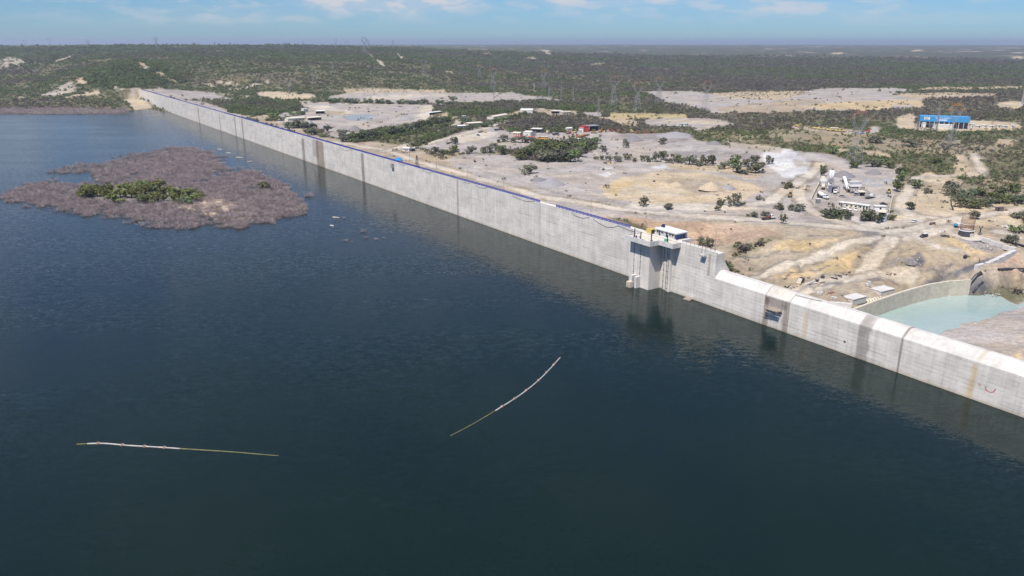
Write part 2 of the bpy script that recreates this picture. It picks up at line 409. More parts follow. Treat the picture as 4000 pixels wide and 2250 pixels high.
for pts, w in (([(0,269),(60,258),(112,253)],7),([(840,318),(900,328),(935,335)],7),([(1443,212),(1459,231),(1490,250),(1513,262)],9),([(1552,208),(1568,230)],7),([(60,382),(160,370),(300,360),(480,350)],6),
               ([(827,364),(900,371),(1000,385),(1170,396)],9),([(900,350),(960,345),(985,335),(1040,322)],10)): strip('road', pts, w)
for q in ([(2119,195),(2139,195),(2162,220),(2135,214)],[(1880,210),(1912,204),(1916,211),(1885,216)],[(2055,225),(2085,222),(2095,234),(2062,230)],[(1340,345),(1740,350),(1740,361),(1343,364)],[(1740,276),(1775,280),(1760,289),(1738,284)],
          [(795,320),(830,330),(826,345),(800,335)],[(1075,345),(1110,342),(1112,350),(1078,352)],[(3950,222),(4000,220),(4000,228),(3960,230)],[(3250,206),(3290,204),(3292,210),(3252,212)],[(3560,196),(3600,194),(3606,200),(3566,201)],[(2300,252),(2370,246),(2380,252),(2310,257)]):
    paint('sandscrub', q, 0.4)
# gravel yards
paint('gravel', [(555,348),(640,346),(827,362),(905,387),(699,389),(792,395),(905,434),(980,450),(1000,470),(905,452),(738,407),(652,378)], 0.4)
paint('sand', [(1001,379),(1016,363),(1071,358),(1230,367),(1226,387),(1117,391)])
paint('gravel', [(1172,398),(1288,404),(1669,408),(1690,440),(1670,462),(1610,476),(1475,499),(1405,520),(1327,540),(1288,530),(1230,499),(1094,499),(1036,472),(1067,437),(1195,437)], 0.6)
paint('road', [(1195,415),(1290,412),(1330,425),(1400,440),(1330,445),(1230,440)]); paint('earth', [(1200,428),(1300,432),(1380,436),(1320,446),(1220,440)])
paint('gravel', [(1273,383),(1339,365),(1397,360),(1754,362),(2003,361),(2060,374),(2140,380),(2210,397),(2040,408),(1930,402),(1670,405),(1300,397)], 0.6)
paint('road', [(1440,376),(1600,370),(1760,368),(1650,380),(1560,388),(1440,392)])
strip('road', [(1172,397),(1400,406),(1670,411),(1760,408)], 9); strip('road', [(1674,412),(1665,440),(1650,470)], 18)
paint('sandscrub', [(1475,499),(1610,476),(1690,470),(1740,440),(1800,425),(1880,415),(1890,425),(1800,445),(1740,480),(1640,497),(1500,512)], 0.7)
paint('earth', [(974,462),(1036,448),(1070,440),(1094,499),(1187,503),(1250,535),(1327,545),(1463,553),(1640,580),(1740,625),(1800,660),(1950,690),(2100,740),(2300,800),(2500,860),(2100,790),(1800,705),(1420,595),(1100,505)], 0.5)
paint('sparse', [(1650,585),(1740,588),(1990,600),(1960,618),(1830,604),(1745,628),(1690,610)], 0.6)
paint('gravel', [(1700,550),(1800,520),(1871,499),(1948,492),(1980,511),(2088,515),(2243,511),(2360,505),(2420,522),(2321,542),(2088,561),(2010,585),(1933,590),(1855,600),(1700,588),(1640,578)], 0.6)
paint('road', [(1770,540),(1900,515),(1960,525),(1900,545),(1800,560)])
paint('gravel', [(1739,624),(1828,604),(1995,600),(2022,616),(2146,635),(2259,616),(2313,581),(2321,538),(2399,519),(2535,523),(2632,519),(2750,553),(2850,570),(2960,575),(3080,590),(3250,600),(3350,640),(3530,640),(3500,750),(3480,850),(3300,900),(3000,880),(2500,860),(2280,840),(2100,785),(1800,690)], 0.6)
paint('dgravel', [(2400,525),(2530,523),(2632,520),(2700,548),(2620,560),(2520,548),(2440,545),(2380,535)]); paint('dgravel', [(2600,600),(2800,590),(2990,610),(2960,625),(2700,618)])
paint('sandscrub', [(2555,640),(2700,645),(2900,655),(2990,680),(2940,700),(2850,680),(2650,662),(2540,652)], 0.6)
paint('sand', [(2370,725),(2480,690),(2600,668),(2750,678),(2900,700),(2980,740),(2900,785),(2700,800),(2500,790),(2400,770)], 1.2)
paint('yellow', [(2380,735),(2440,705),(2520,700),(2470,735),(2420,765)], 1.2); paint('earth', [(2640,690),(2780,700),(2880,740),(2760,755),(2650,730)], 1.2)
paint('road', [(2480,790),(2700,800),(2950,800),(2990,820),(2700,825),(2450,810)])
for q in ([(2350,655),(2400,652),(2405,662),(2360,664)],[(2330,676),(2420,672),(2380,690)],[(2300,690),(2340,694),(2310,697)],[(2540,650),(2600,645),(2610,655),(2550,662)],[(2720,590),(2750,592),(2740,597)],[(2260,678),(2280,680),(2268,683)]): paint('white', q, 0.5)
paint('white', [(2985,600),(3060,575),(3110,585),(3180,640),(3150,690),(3060,695),(3000,645)], 0.8)
paint('gravel', [(3100,615),(3150,625),(3180,650),(3120,650)], 1)
for q in ([(3110,690),(3140,690)],): pass
# right hand terrace and roads
paint('sand', [(3560,690),(3640,675),(3720,690),(3760,720),(3700,770),(3760,805),(3900,800),(4000,795),(4000,900),(3800,910),(3600,900),(3480,880),(3500,830),(3530,760)], 0.7)
paint('sandscrub', [(3590,720),(3720,690),(3760,720),(3700,800),(3640,800)], 0.8)
paint('earth', [(2450,855),(3000,872),(3500,890),(3800,880),(4000,890),(4000,1130),(3800,1100),(3330,1230),(3000,1130),(2830,1010),(2700,975)], 0.5)
paint('road', [(3300,880),(3480,860),(3700,850),(3800,880),(3640,920),(3500,945),(3420,930)], 0.8)
paint('red', [(2390,838),(2600,862),(2900,876),(3060,898),(3060,930),(2900,962),(2750,955),(2600,920)], 0.6)
paint('sparse', [(2840,985),(2880,950),(3000,925),(3070,910),(3060,935),(2960,975),(2900,1010)], 0.7)
paint('yellow', [(3000,985),(3030,950),(3100,935),(3180,926),(3290,935),(3250,962),(3100,982)], 2.0)
paint('yellow', [(3085,1080),(3120,1045),(3180,1020),(3270,985),(3370,960),(3345,1000),(3330,1040),(3280,1060),(3200,1062),(3150,1085)], 2.0)
paint('rock', [(3535,1005),(3555,978),(3600,1020),(3590,1035),(3560,1025)], 1); paint('dgravel', [(3420,1040),(3480,1000),(3560,1000),(3560,1040),(3480,1060)], 1)
paint('dgravel', [(3735,935),(3800,930),(3900,950),(3925,978),(3860,985),(3760,958)], 0.6); paint('yellow', [(3690,925),(3740,930),(3790,965),(3850,990),(3780,985),(3720,955)], 0.7)
paint('rock', [(3595,1115),(3640,1090),(3720,1062),(3810,1025),(3870,1002),(3885,1008),(3830,1042),(3740,1080),(3640,1118)], 0.3)
paint('rock', [(3770,1130),(3790,1095),(3830,1080),(3880,1090),(3900,1110),(3850,1140),(3790,1150)], 0.6); paint('red', [(3900,1000),(4000,985),(4000,1080),(3930,1070),(3880,1040)], 0.7)
paint('gravel', [(3600,1310),(3700,1278),(3850,1230),(4000,1180),(4000,1460),(3800,1400)], 0.3); paint('sand', [(3930,1400),(4000,1355),(4000,1400),(3980,1440)], 0.4)
for pts, w in (([(1290,553),(1500,585),(1700,650),(1900,705),(2100,765),(2400,815),(2700,842),(3000,862),(3200,880),(3480,905)],9),([(3480,905),(3560,898),(3700,858),(3850,838),(4000,815)],8),
               ([(3210,640),(3150,690),(3122,730),(3125,770),(3160,820),(3250,860),(3350,885)],8),([(3585,690),(3555,730),(3525,780),(3520,815),(3560,840),(3640,850)],8),
               ([(3585,690),(3680,688),(3790,690),(3835,665),(3815,620),(3780,580),(3745,552)],7),([(2960,1082),(3100,1024),(3280,963),(3440,926)],6),([(3490,930),(3425,1000),(3375,1060),(3350,1085)],8),([(3050,1170),(3150,1125),(3250,1100),(3360,1083),(3460,1070),(3560,1065)],9),
               ([(1590,582),(1700,552),(1900,500),(2060,440),(2145,420)],8),([(1500,592),(1560,575),(1610,560)],9),([(1700,505),(1790,482),(1800,468)],9),([(2690,640),(2330,600),(2322,590),(2345,625)],3),
               ([(3130,700),(3000,790),(2900,800)],9),([(3900,905),(4000,935)],7)):
    strip('verge', pts, w + 3.6, 0.5); strip('road', pts, w - 1.0, 0.2)
for q in ([(3226,1100),(3290,1095),(3288,1110),(3230,1112)],[(3300,1075),(3330,1076),(3318,1084)],[(3395,1085),(3440,1080),(3450,1092),(3400,1094)],[(3350,905),(3420,905),(3430,920),(3370,925)]): paint('damp', q, 0.5)
# quarry strip and clearings further out
paint('gravel', [(2506,357),(2710,355),(2788,368),(2900,385),(3021,392),(3130,360),(3200,346),(3500,344),(3560,352),(3480,370),(3600,385),(3610,420),(3400,432),(3170,434),(3000,440),(2780,442),(2680,412),(2600,395)], 0.6)
paint('earth', [(2800,420),(3000,400),(3150,385),(3250,395),(3130,432),(3000,440),(2810,440)], 0.8)
paint('yellow', [(3120,422),(3280,397),(3600,392),(3610,418),(3500,424),(3400,434),(3300,430)], 0.5); paint('gravel', [(3490,412),(3580,410),(3560,428),(3480,430)], 0.5)
paint('sandscrub', [(2780,362),(2900,360),(3120,355),(3160,362),(3040,392),(2920,386),(2800,375)], 0.6)
paint('sandscrub', [(3560,344),(3700,340),(4000,336),(4000,346),(3800,350),(3600,352)], 0.4); paint('sandscrub', [(3480,366),(3700,362),(3900,366),(3880,376),(3700,384),(3560,384)], 0.5)
paint('sand', [(3870,405),(3950,396),(4000,396),(4000,428),(3930,424)], 0.5)
paint('gravel', [(2518,467),(2640,462),(2788,464),(2866,486),(2804,498),(2726,514),(2695,492),(2524,489)], 0.6); paint('sand', [(2560,470),(2780,470),(2840,485),(2700,482)], 0.5)
paint('drygrass', [(2380,440),(2540,444),(2690,448),(2690,460),(2520,464),(2380,462)], 0.5); paint('sandscrub', [(2340,455),(2440,462),(2500,475),(2480,490),(2400,480)], 0.6)
paint('sand', [(3500,455),(3570,440),(3575,505),(3490,500)], 0.5); paint('sand', [(3780,470),(3990,478),(3990,494),(3780,500)], 0.4); paint('gravel', [(3390,500),(3430,494),(3440,518),(3400,525)], 0.5)
paint('sandscrub', [(3340,580),(3440,590),(3500,605),(3480,615),(3380,598)], 0.5); paint('sandscrub', [(3700,600),(3760,600),(3790,650),(3830,690),(3700,690),(3740,640)], 0.7); paint('sandscrub', [(3880,540),(3960,550),(3950,580),(3900,570)], 0.7)
paint('sand', [(3255,578),(3330,580),(3310,590),(3260,588)], 0.5); paint('gravel', [(2270,440),(2330,432),(2360,450),(2300,456)], 0.5)
paint('earth', [(2100,425),(2260,432),(2250,450),(2160,452),(2100,440)], 0.6)
paint('sand', [(1940,462),(2040,432),(2050,440),(1960,470)], 0.5)
paint('rocky', [(2840,545),(2900,560),(2990,565),(3080,580),(3060,600),(2960,585),(2860,570)], 0.8)
for q in ([(2720,512),(2860,520),(2990,535),(2960,560),(2840,545),(2740,530)],[(3000,500),(3300,510),(3600,540),(3900,560),(4000,600),(3600,600),(3300,580),(3020,540)],[(3720,740),(3800,700),(4000,690),(4000,790),(3760,800)]): paint('sparse', q, 1.0)
paint('thicket', [(900,392),(1000,388),(1160,398),(1190,430),(1080,445),(990,452),(905,440)], 0.6)
paint('thicket', [(1345,548),(1420,515),(1500,505),(1640,497),(1720,470),(1770,470),(1760,495),(1640,520),(1470,552),(1380,556)], 0.5)
paint('thicket', [(1610,572),(1640,545),(1700,528),(1790,508),(1800,516),(1700,548),(1640,572)], 0.4)
paint('thicket', [(1990,500),(2010,480),(2080,462),(2200,470),(2400,480),(2440,500),(2300,512),(2100,518),(1995,514)], 0.5)
paint('thicket', [(1820,415),(1960,398),(2030,400),(2120,395),(2210,402),(2330,420),(2330,440),(2200,430),(2100,420),(1980,440),(1820,450),(1750,455),(1760,430)], 0.6)
paint('thicket', [(2090,560),(2320,540),(2320,585),(2260,615),(2140,632),(2030,616),(2060,580)], 0.5)

paint('earth', [(3090,490),(3200,498),(3300,506),(3400,512),(3400,530),(3280,524),(3180,512),(3095,503)], 0.3)
paint('sand', [(3560,496),(3810,496),(3990,492),(3990,506),(3800,514),(3560,512)], 0.3)
_off = (TX - O2[0]) * NV[0] + (TY - O2[1]) * NV[1]; _u = (TX - O2[0]) * DV[0] + (TY - O2[1]) * DV[1]
cls[(_off < -2) & (_off > -75) & (_u > -760) & (cls == names.index('scrub'))] = names.index('earth')
lk = ~dry & (TZ > 0.15); cls[lk] = names.index('damp'); cls[lk & inpoly(PX + jx * 60, PY + jy * 30, [(700,805),(800,780),(900,780),(950,800),(880,835),(780,850),(700,830)])] = names.index('sand')
paint('gravel', [(3990,1180),(4300,1120),(4300,1500),(3990,1460)], 0.1); paint('earth', [(3990,890),(4300,850),(4300,1115),(3990,1140)], 0.2)
for pts in ([(3005,990),(3060,985),(3120,985)],[(3060,1092),(3130,1064),(3190,1060),(3270,1038)],[(2850,1012),(2920,1004),(3000,1000)],[(3390,960),(3410,945),(3420,950)],[(3150,925),(3300,918)],[(3520,985),(3570,965)],[(3620,1060),(3720,1030)],[(2620,915),(2700,940),(2760,955)]): strip('rock', pts, 1.3, 0.6)
for pts in ([(2050,660),(2200,690),(2400,660),(2560,665)],[(1850,650),(2050,700),(2250,740),(2420,775)],[(2400,560),(2500,590),(2650,585),(2900,600)],[(2330,560),(2450,600),(2560,610)],[(1750,575),(1900,560),(2050,545),(2250,530)],[(1800,545),(1900,530),(2050,535)],[(3220,700),(3300,720),(3420,740),(3450,780),(3300,790)],[(3390,735),(3430,760),(3400,790)],[(1250,425),(1400,430),(1550,425),(1660,430)],[(1300,480),(1450,490),(1600,470)],[(1400,380),(1600,378),(1850,384)],[(2650,395),(2800,405),(2950,415)],[(3200,360),(3350,372),(3500,378)],[(2550,475),(2700,478),(2820,490)],[(3560,860),(3650,890),(3760,930)],[(3400,895),(3560,925),(3700,975),(3780,990)],[(2900,770),(2700,765),(2500,740)],[(2460,810),(2650,800),(2850,815)]): strip('track', pts, 3.0, 0.5)
for pts in ([(1800,640),(2000,700),(2200,760),(2450,800)],[(2420,600),(2600,570),(2800,580)],[(2100,660),(2300,650),(2500,690)],[(3000,870),(3200,888),(3400,905)],[(3220,760),(3350,775),(3450,770)],[(1500,470),(1600,450),(1660,440)],[(3100,1140),(3250,1110),(3350,1095)]): strip('rut', pts, 1.6, 0.5)
CARR = np.array([CLS[k][0] for k in names]); DARR = np.array([CLS[k][1] for k in names])
gcol = CARR[cls]
# vegetated ground: plants thin out and change tone in broad patches
vegm = np.isin(cls, [names.index('scrub'), names.index('thicket')])
tone = fbm(TX / 220, TY / 220, 4, 41)[..., None]
vcol = np.where(tone > 0.5, 1, 0) * 0
far = sstep(DD, 1800, 3400)[..., None]
fc = np.array([.100,.110,.064]) * (1.25 - 0.7 * (fbm(TX / 120, TY / 60, 4, 43)[..., None])) * (0.8 + 0.5 * tone)
fcg = np.array([.084,.086,.074]); fc = fc * (1 - 0.6 * sstep(PX, 1500, 2600)[..., None]) + fcg * 0.6 * sstep(PX, 1500, 2600)[..., None]
gcol = np.where(vegm[..., None], gcol * (1 - far) + fc * far, gcol)
speck = sstep(fbm(TX / 90, TY / 260, 4, 55), 0.70, 0.74)[..., None] * sstep(DD, 2500, 5000)[..., None]
gcol = np.where(vegm[..., None], gcol * (1 - speck * 0.8) + np.array([.42,.34,.30]) * speck * 0.8, gcol)
for _ in range(1):
    g = gcol.copy(); g[1:-1, 1:-1] = (gcol[1:-1, 1:-1] * 4 + gcol[:-2, 1:-1] + gcol[2:, 1:-1] + gcol[1:-1, :-2] + gcol[1:-1, 2:]) / 8; gcol = g
dens = DARR[cls].astype(float)

def grid_mesh(name, X, Y, Z, col=None):
    nr, nc = X.shape
    me = bpy.data.meshes.new(name)
    co = np.stack([X, Y, Z], -1).reshape(-1, 3).astype(np.float32)
    idx = np.arange(nr * nc).reshape(nr, nc)
    q = np.stack([idx[:-1, :-1], idx[:-1, 1:], idx[1:, 1:], idx[1:, :-1]], -1).reshape(-1, 4)
    me.vertices.add(len(co)); me.vertices.foreach_set('co', co.ravel())
    me.loops.add(q.size); me.loops.foreach_set('vertex_index', q.ravel().astype(np.int32))
    me.polygons.add(len(q)); me.polygons.foreach_set('loop_start', (np.arange(len(q)) * 4).astype(np.int32))
    try: me.polygons.foreach_set('loop_total', np.full(len(q), 4, np.int32))
    except Exception: pass
    if col is not None:
        a = me.color_attributes.new('tint', 'FLOAT_COLOR', 'POINT')
        c4 = np.ones((len(co), 4), np.float32); c4[:, :3] = col.reshape(-1, 3); a.data.foreach_set('color', c4.ravel())
    me.update(calc_edges=True); me.validate()
    me.polygons.foreach_set('use_smooth', [True] * len(me.polygons))
    return me
gm = bpy.data.materials.new('bare_ground'); gm.use_nodes = True; t = gm.node_tree; b = t.nodes['Principled BSDF']
at = NN(t, 'ShaderNodeVertexColor', layer_name='tint'); ge = NN(t, 'ShaderNodeNewGeometry')
na = NN(t, 'ShaderNodeTexNoise', i_Scale=0.045, i_Detail=7.0, i_Roughness=0.6); t.links.new(ge.outputs['Position'], na.inputs['Vector'])
nb = NN(t, 'ShaderNodeTexNoise', i_Scale=0.5, i_Detail=5.0, i_Roughness=0.7); t.links.new(ge.outputs['Position'], nb.inputs['Vector'])
va = smooth(t, na.outputs['Fac'], 0.3, 0.7, 0.80, 1.16); vb = smooth(t, nb.outputs['Fac'], 0.3, 0.72, 0.76, 1.16)
mp = NN(t, 'ShaderNodeMapping'); mp.inputs['Rotation'].default_value = (0, 0, DANG); mp.inputs['Scale'].default_value = (0.05, 0.6, 0.3); t.links.new(ge.outputs['Position'], mp.inputs['Vector'])
nc_ = NN(t, 'ShaderNodeTexNoise', i_Scale=1.0, i_Detail=4.0, i_Roughness=0.6); t.links.new(mp.outputs[0], nc_.inputs['Vector'])
vc_ = smooth(t, nc_.outputs['Fac'], 0.35, 0.65, 0.90, 1.08)
nd_ = NN(t, 'ShaderNodeTexNoise', i_Scale=0.021, i_Detail=6.0, i_Roughness=0.65); t.links.new(ge.outputs['Position'], nd_.inputs['Vector'])
warm = mixc(t, 1.0, at.outputs['Color'], (1.06, 1.0, 0.90, 1), 'MULTIPLY')
hs = NN(t, 'ShaderNodeHueSaturation'); t.links.new(mixc(t, smooth(t, nd_.outputs['Fac'], 0.42, 0.62), at.outputs['Color'], warm), hs.inputs['Color'])
t.links.new(mth(t, 'MULTIPLY', mth(t, 'MULTIPLY', va, vb), vc_), hs.inputs['Value'])
t.links.new(hs.outputs[0], b.inputs['Base Color']); b.inputs['Roughness'].default_value = 0.95; b.inputs['Specular IOR Level'].default_value = 0.1
bp = NN(t, 'ShaderNodeBump'); bp.inputs['Strength'].default_value = 0.7; bp.inputs['Distance'].default_value = 0.5
t.links.new(nb.outputs['Fac'], bp.inputs['Height']); t.links.new(bp.outputs[0], b.inputs['Normal'])
gme = grid_mesh('ground', TX, TY, TZ, gcol); gme.materials.append(gm)
go = bpy.data.objects.new('ground', gme); COL.objects.link(go); tag(go, kind='structure')

# ------------------------------------------------------------------ reservoir and river pool
def water_mat(name, base, scale, rough, bumpd, sediment=None):
    m = bpy.data.materials.new(name); m.use_nodes = True; t = m.node_tree; b = t.nodes['Principled BSDF']
    ge = NN(t, 'ShaderNodeNewGeometry')
    b.inputs['Base Color'].default_value = (*base, 1); b.inputs['Roughness'].default_value = rough; b.inputs['IOR'].default_value = 1.33
    b.inputs['Specular IOR Level'].default_value = 0.42; b.inputs['Specular Tint'].default_value = (.74, .92, 1.0, 1)
    mp = NN(t, 'ShaderNodeMapping'); mp.inputs['Rotation'].default_value = (0, 0, R(-12)); mp.inputs['Scale'].default_value = (0.45, 1.0, 1.0)
    t.links.new(ge.outputs['Position'], mp.inputs['Vector'])
    def slopes(sc, det, amp, z):
        n = NN(t, 'ShaderNodeTexNoise', i_Scale=sc, i_Detail=det, i_Roughness=0.55, i_Distortion=0.25)
        off = NN(t, 'ShaderNodeVectorMath', operation='ADD'); off.inputs[1].default_value = (z, z * 2, z); t.links.new(mp.outputs[0], off.inputs[0]); t.links.new(off.outputs[0], n.inputs['Vector'])
        v = NN(t, 'ShaderNodeVectorMath', operation='SUBTRACT'); t.links.new(n.outputs['Color'], v.inputs[0]); v.inputs[1].default_value = (.5, .5, .5)
        m2 = NN(t, 'ShaderNodeVectorMath', operation='MULTIPLY'); t.links.new(v.outputs[0], m2.inputs[0]); m2.inputs[1].default_value = (amp * .7, amp, 0); return m2.outputs[0]
    sm = NN(t, 'ShaderNodeVectorMath', operation='ADD'); t.links.new(slopes(scale, 3.0, bumpd, 0), sm.inputs[0]); t.links.new(slopes(scale * .3, 2.0, bumpd * .6, 7), sm.inputs[1])
    ml = NN(t, 'ShaderNodeMapping'); ml.inputs['Rotation'].default_value = (0, 0, R(25)); ml.inputs['Scale'].default_value = (0.006, 0.03, 1); t.links.new(ge.outputs['Position'], ml.inputs['Vector'])
    a3 = NN(t, 'ShaderNodeTexNoise', i_Scale=1.0, i_Detail=4.0, i_Roughness=0.55, i_Distortion=0.8); t.links.new(ml.outputs[0], a3.inputs['Vector'])
    gust = smooth(t, a3.outputs['Fac'], 0.34, 0.64, 0.45, 1.35)
    sg = NN(t, 'ShaderNodeVectorMath', operation='SCALE'); t.links.new(sm.outputs[0], sg.inputs[0]); t.links.new(gust, sg.inputs['Scale'])
    ad = NN(t, 'ShaderNodeVectorMath', operation='ADD'); t.links.new(sg.outputs[0], ad.inputs[0]); ad.inputs[1].default_value = (0, 0, 1)
    nz = NN(t, 'ShaderNodeVectorMath', operation='NORMALIZE'); t.links.new(ad.outputs[0], nz.inputs[0]); t.links.new(nz.outputs[0], b.inputs['Normal'])
    if sediment:
        ns = NN(t, 'ShaderNodeTexNoise', i_Scale=0.02, i_Detail=3.0); t.links.new(ge.outputs['Position'], ns.inputs['Vector'])
        t.links.new(mixc(t, smooth(t, ns.outputs['Fac'], 0.35, 0.7), (*base, 1), (*sediment, 1)), b.inputs['Base Color'])
    return m
WM = water_mat('reservoir_water', (.0045,.0125,.0105), 2.3, 0.14, 0.25, (.0065,.0150,.0105))
wb = MB(); us = [-1460, -1100, -800, -500, -250, 0, 300, 700]; offs = [-0.8, 40, 200, 600, 1600]
vs = [WD(u, o_, 0.0) for o_ in offs for u in us]; k = len(us)
wb.add(vs, [(j*k+i, j*k+i+1, (j+1)*k+i+1, (j+1)*k+i) for j in range(len(offs)-1) for i in range(k-1)])
wo_ = wb.build('reservoir_water', WM); tag(wo_, kind='structure')
PM = water_mat('river_pool_water', (.33,.40,.375), 1.2, 0.16, 0.25, (.25,.35,.33))
pool = [WD(-150, -9, -17.8), WD(-20, -9, -17.8), *[Vector(P(x, y, -17.8)) for x, y in [(3720,1290),(4000,1215),(4300,1130),(4300,1110),(4000,1130),(3700,1110),(3400,1180)]]]
pm_ = MB(); pm_.add(pool, [tuple(range(len(pool)))]); tag(pm_.build('river_pool_water', PM), kind='structure')
PM2 = water_mat('gravel_pond_water', (.27,.30,.30), 1.0, 0.3, 0.2)
c_ = [ground(x, y) for x, y in [(1340,457),(1385,449),(1440,447),(1500,451),(1480,464),(1420,470),(1360,468)]]
zp = sum(p.z for p in c_) / 7 + 0.12
tag(MB().add([(p.x, p.y, zp) for p in c_], [tuple(range(7))]).build('pond_water', PM2), kind='structure')
# ------------------------------------------------------------------ dam
def dam_empty(name, u, off, z, label=None, cat=None, group=None):
    return empty(name, WD(u, off, z), DANG, label, cat, group)
def concrete(name, base, lines=True, var=0.14):
    m = bpy.data.materials.new(name); m.use_nodes = True; t = m.node_tree; b = t.nodes['Principled BSDF']
    tcn = NN(t, 'ShaderNodeTexCoord'); at = NN(t, 'ShaderNodeVertexColor', layer_name='tint')
    sx = NN(t, 'ShaderNodeSeparateXYZ'); t.links.new(tcn.outputs['Object'], sx.inputs[0])
    cx = NN(t, 'ShaderNodeCombineXYZ'); t.links.new(sx.outputs[0], cx.inputs[0]); t.links.new(sx.outputs[2], cx.inputs[1])
    n1 = NN(t, 'ShaderNodeTexNoise', i_Scale=0.16, i_Detail=7.0, i_Roughness=0.6); t.links.new(tcn.outputs['Object'], n1.inputs['Vector'])
    mp = NN(t, 'ShaderNodeMapping'); mp.inputs['Scale'].default_value = (1.3, 1.3, 0.07); t.links.new(tcn.outputs['Object'], mp.inputs['Vector'])
    n2 = NN(t, 'ShaderNodeTexNoise', i_Scale=0.7, i_Detail=5.0, i_Roughness=0.65); t.links.new(mp.outputs[0], n2.inputs['Vector'])
    n3 = NN(t, 'ShaderNodeTexNoise', i_Scale=0.35, i_Detail=3.0); t.links.new(tcn.outputs['Object'], n3.inputs['Vector'])
    v = mth(t, 'MULTIPLY', smooth(t, n1.outputs['Fac'], 0.3, 0.7, 1 - var, 1 + var * 0.5), smooth(t, n2.outputs['Fac'], 0.35, 0.75, 1.04, 1 - var))
    if lines:
        br = NN(t, 'ShaderNodeTexBrick', offset=0.5); t.links.new(cx.outputs[0], br.inputs['Vector'])
        br.inputs['Scale'].default_value = 1.0; br.inputs['Brick Width'].default_value = 7.4; br.inputs['Row Height'].default_value = 1.25
        br.inputs['Mortar Size'].default_value = 0.05; br.inputs['Mortar Smooth'].default_value = 0.3; br.inputs['Bias'].default_value = -0.3
        br.inputs['Color1'].default_value = (1, 1, 1, 1); br.inputs['Color2'].default_value = (0.95, 0.95, 0.96, 1); br.inputs['Mortar'].default_value = (0.50, 0.48, 0.47, 1)
        vis = smooth(t, n3.outputs['Fac'], 0.40, 0.60, 0.15, 1.0)
        lc = mixc(t, vis, (1, 1, 1, 1), br.outputs['Color'])
        cc = mixc(t, 1.0, at.outputs['Color'], lc, 'MULTIPLY')
    else: cc = at.outputs['Color']
    hs = NN(t, 'ShaderNodeHueSaturation'); t.links.new(cc, hs.inputs['Color']); t.links.new(v, hs.inputs['Value'])
    c2 = mixc(t, 1.0, hs.outputs[0], (*base, 1), 'MULTIPLY')
    t.links.new(c2, b.inputs['Base Color']); b.inputs['Roughness'].default_value = 0.9; b.inputs['Specular IOR Level'].default_value = 0.2
    bp = NN(t, 'ShaderNodeBump'); bp.inputs['Strength'].default_value = 0.3; bp.inputs['Distance'].default_value = 0.05
    t.links.new(n1.outputs['Fac'], bp.inputs['Height']); t.links.new(bp.outputs[0], b.inputs['Normal'])
    return m
CONC = concrete('dam_concrete', (.655,.61,.555), var=0.14)
OGEE = concrete('spillway_concrete', (.58,.55,.51), lines=False)
def plain_conc(name, col, var=0.16): return mat(name, col, 0.9, var=var, scale=0.5, spec=0.2)
C_LIGHT = plain_conc('weathered_concrete', (.58,.555,.53))
C_TAN = plain_conc('sandy_concrete', (.56,.50,.40))
C_DARK = plain_conc('damp_concrete', (.22,.20,.19), 0.4)

stains = []          # (u0, u1, z0, z1, rgb, ragged)
def st(x0, x1, yref, z0, z1, rgb, rag=0.4):
    stains.append((UZ(x0, yref)[0], UZ(x1, yref)[0], z0, z1, rgb, rag))
st(1238, 1266, 620, -2, 19.6, (.52,.47,.42), 0.5); st(1222, 1245, 600, 6, 19.3, (.72,.70,.70), 1.2)
st(1180, 1190, 580, -2, 17.6, (.50,.47,.45), 0.3); st(1412, 1423, 650, -2, 19.6, (.52,.50,.50), 0.2); st(1784, 1792, 770, -2, 19.9, (.66,.64,.63), 0.15)
st(773, 777, 440, -2, 18, (.66,.58,.52), 0.4); st(857, 861, 475, -2, 18, (.66,.62,.6), 0.3); st(917, 922, 495, -2, 20, (.55,.53,.52), 0.3); st(945, 950, 500, -2, 20, (.55,.53,.52), 0.3)
st(2769, 2778, 1010, 11, 19, (.62,.55,.52), 0.25)
st(2988, 3006, 1165, -2, 10.4, (.52,.48,.45), 0.4); st(2990, 3075, 1160, 7.6, 10.4, (.52,.48,.46), 0.3); st(3056, 3078, 1250, -2, 10.6, (.53,.49,.46), 0.2)
st(2996, 3056, 1210, 5.4, 7.6, (.66,.63,.62), 0.6)
st(3345, 3394, 1340, -2, 14, (.60,.58,.58), 0.25); st(3510, 3520, 1390, -2, 14, (.50,.47,.45), 0.12)
st(3134, 3150, 1290, 0.6, 9.4, (.96,.88,.72), 0.4); st(3785, 3812, 1480, 0.3, 9.6, (.95,.83,.62), 0.6); st(3815, 3832, 1400, 11.2, 14, (.85,.79,.68), 0.6)
st(3322, 3335, 1250, 11, 14, (1.07,1.07,1.07), 0.6); st(2993, 3075, 1130, 11.2, 14, (.92,.90,.84), 0.6)
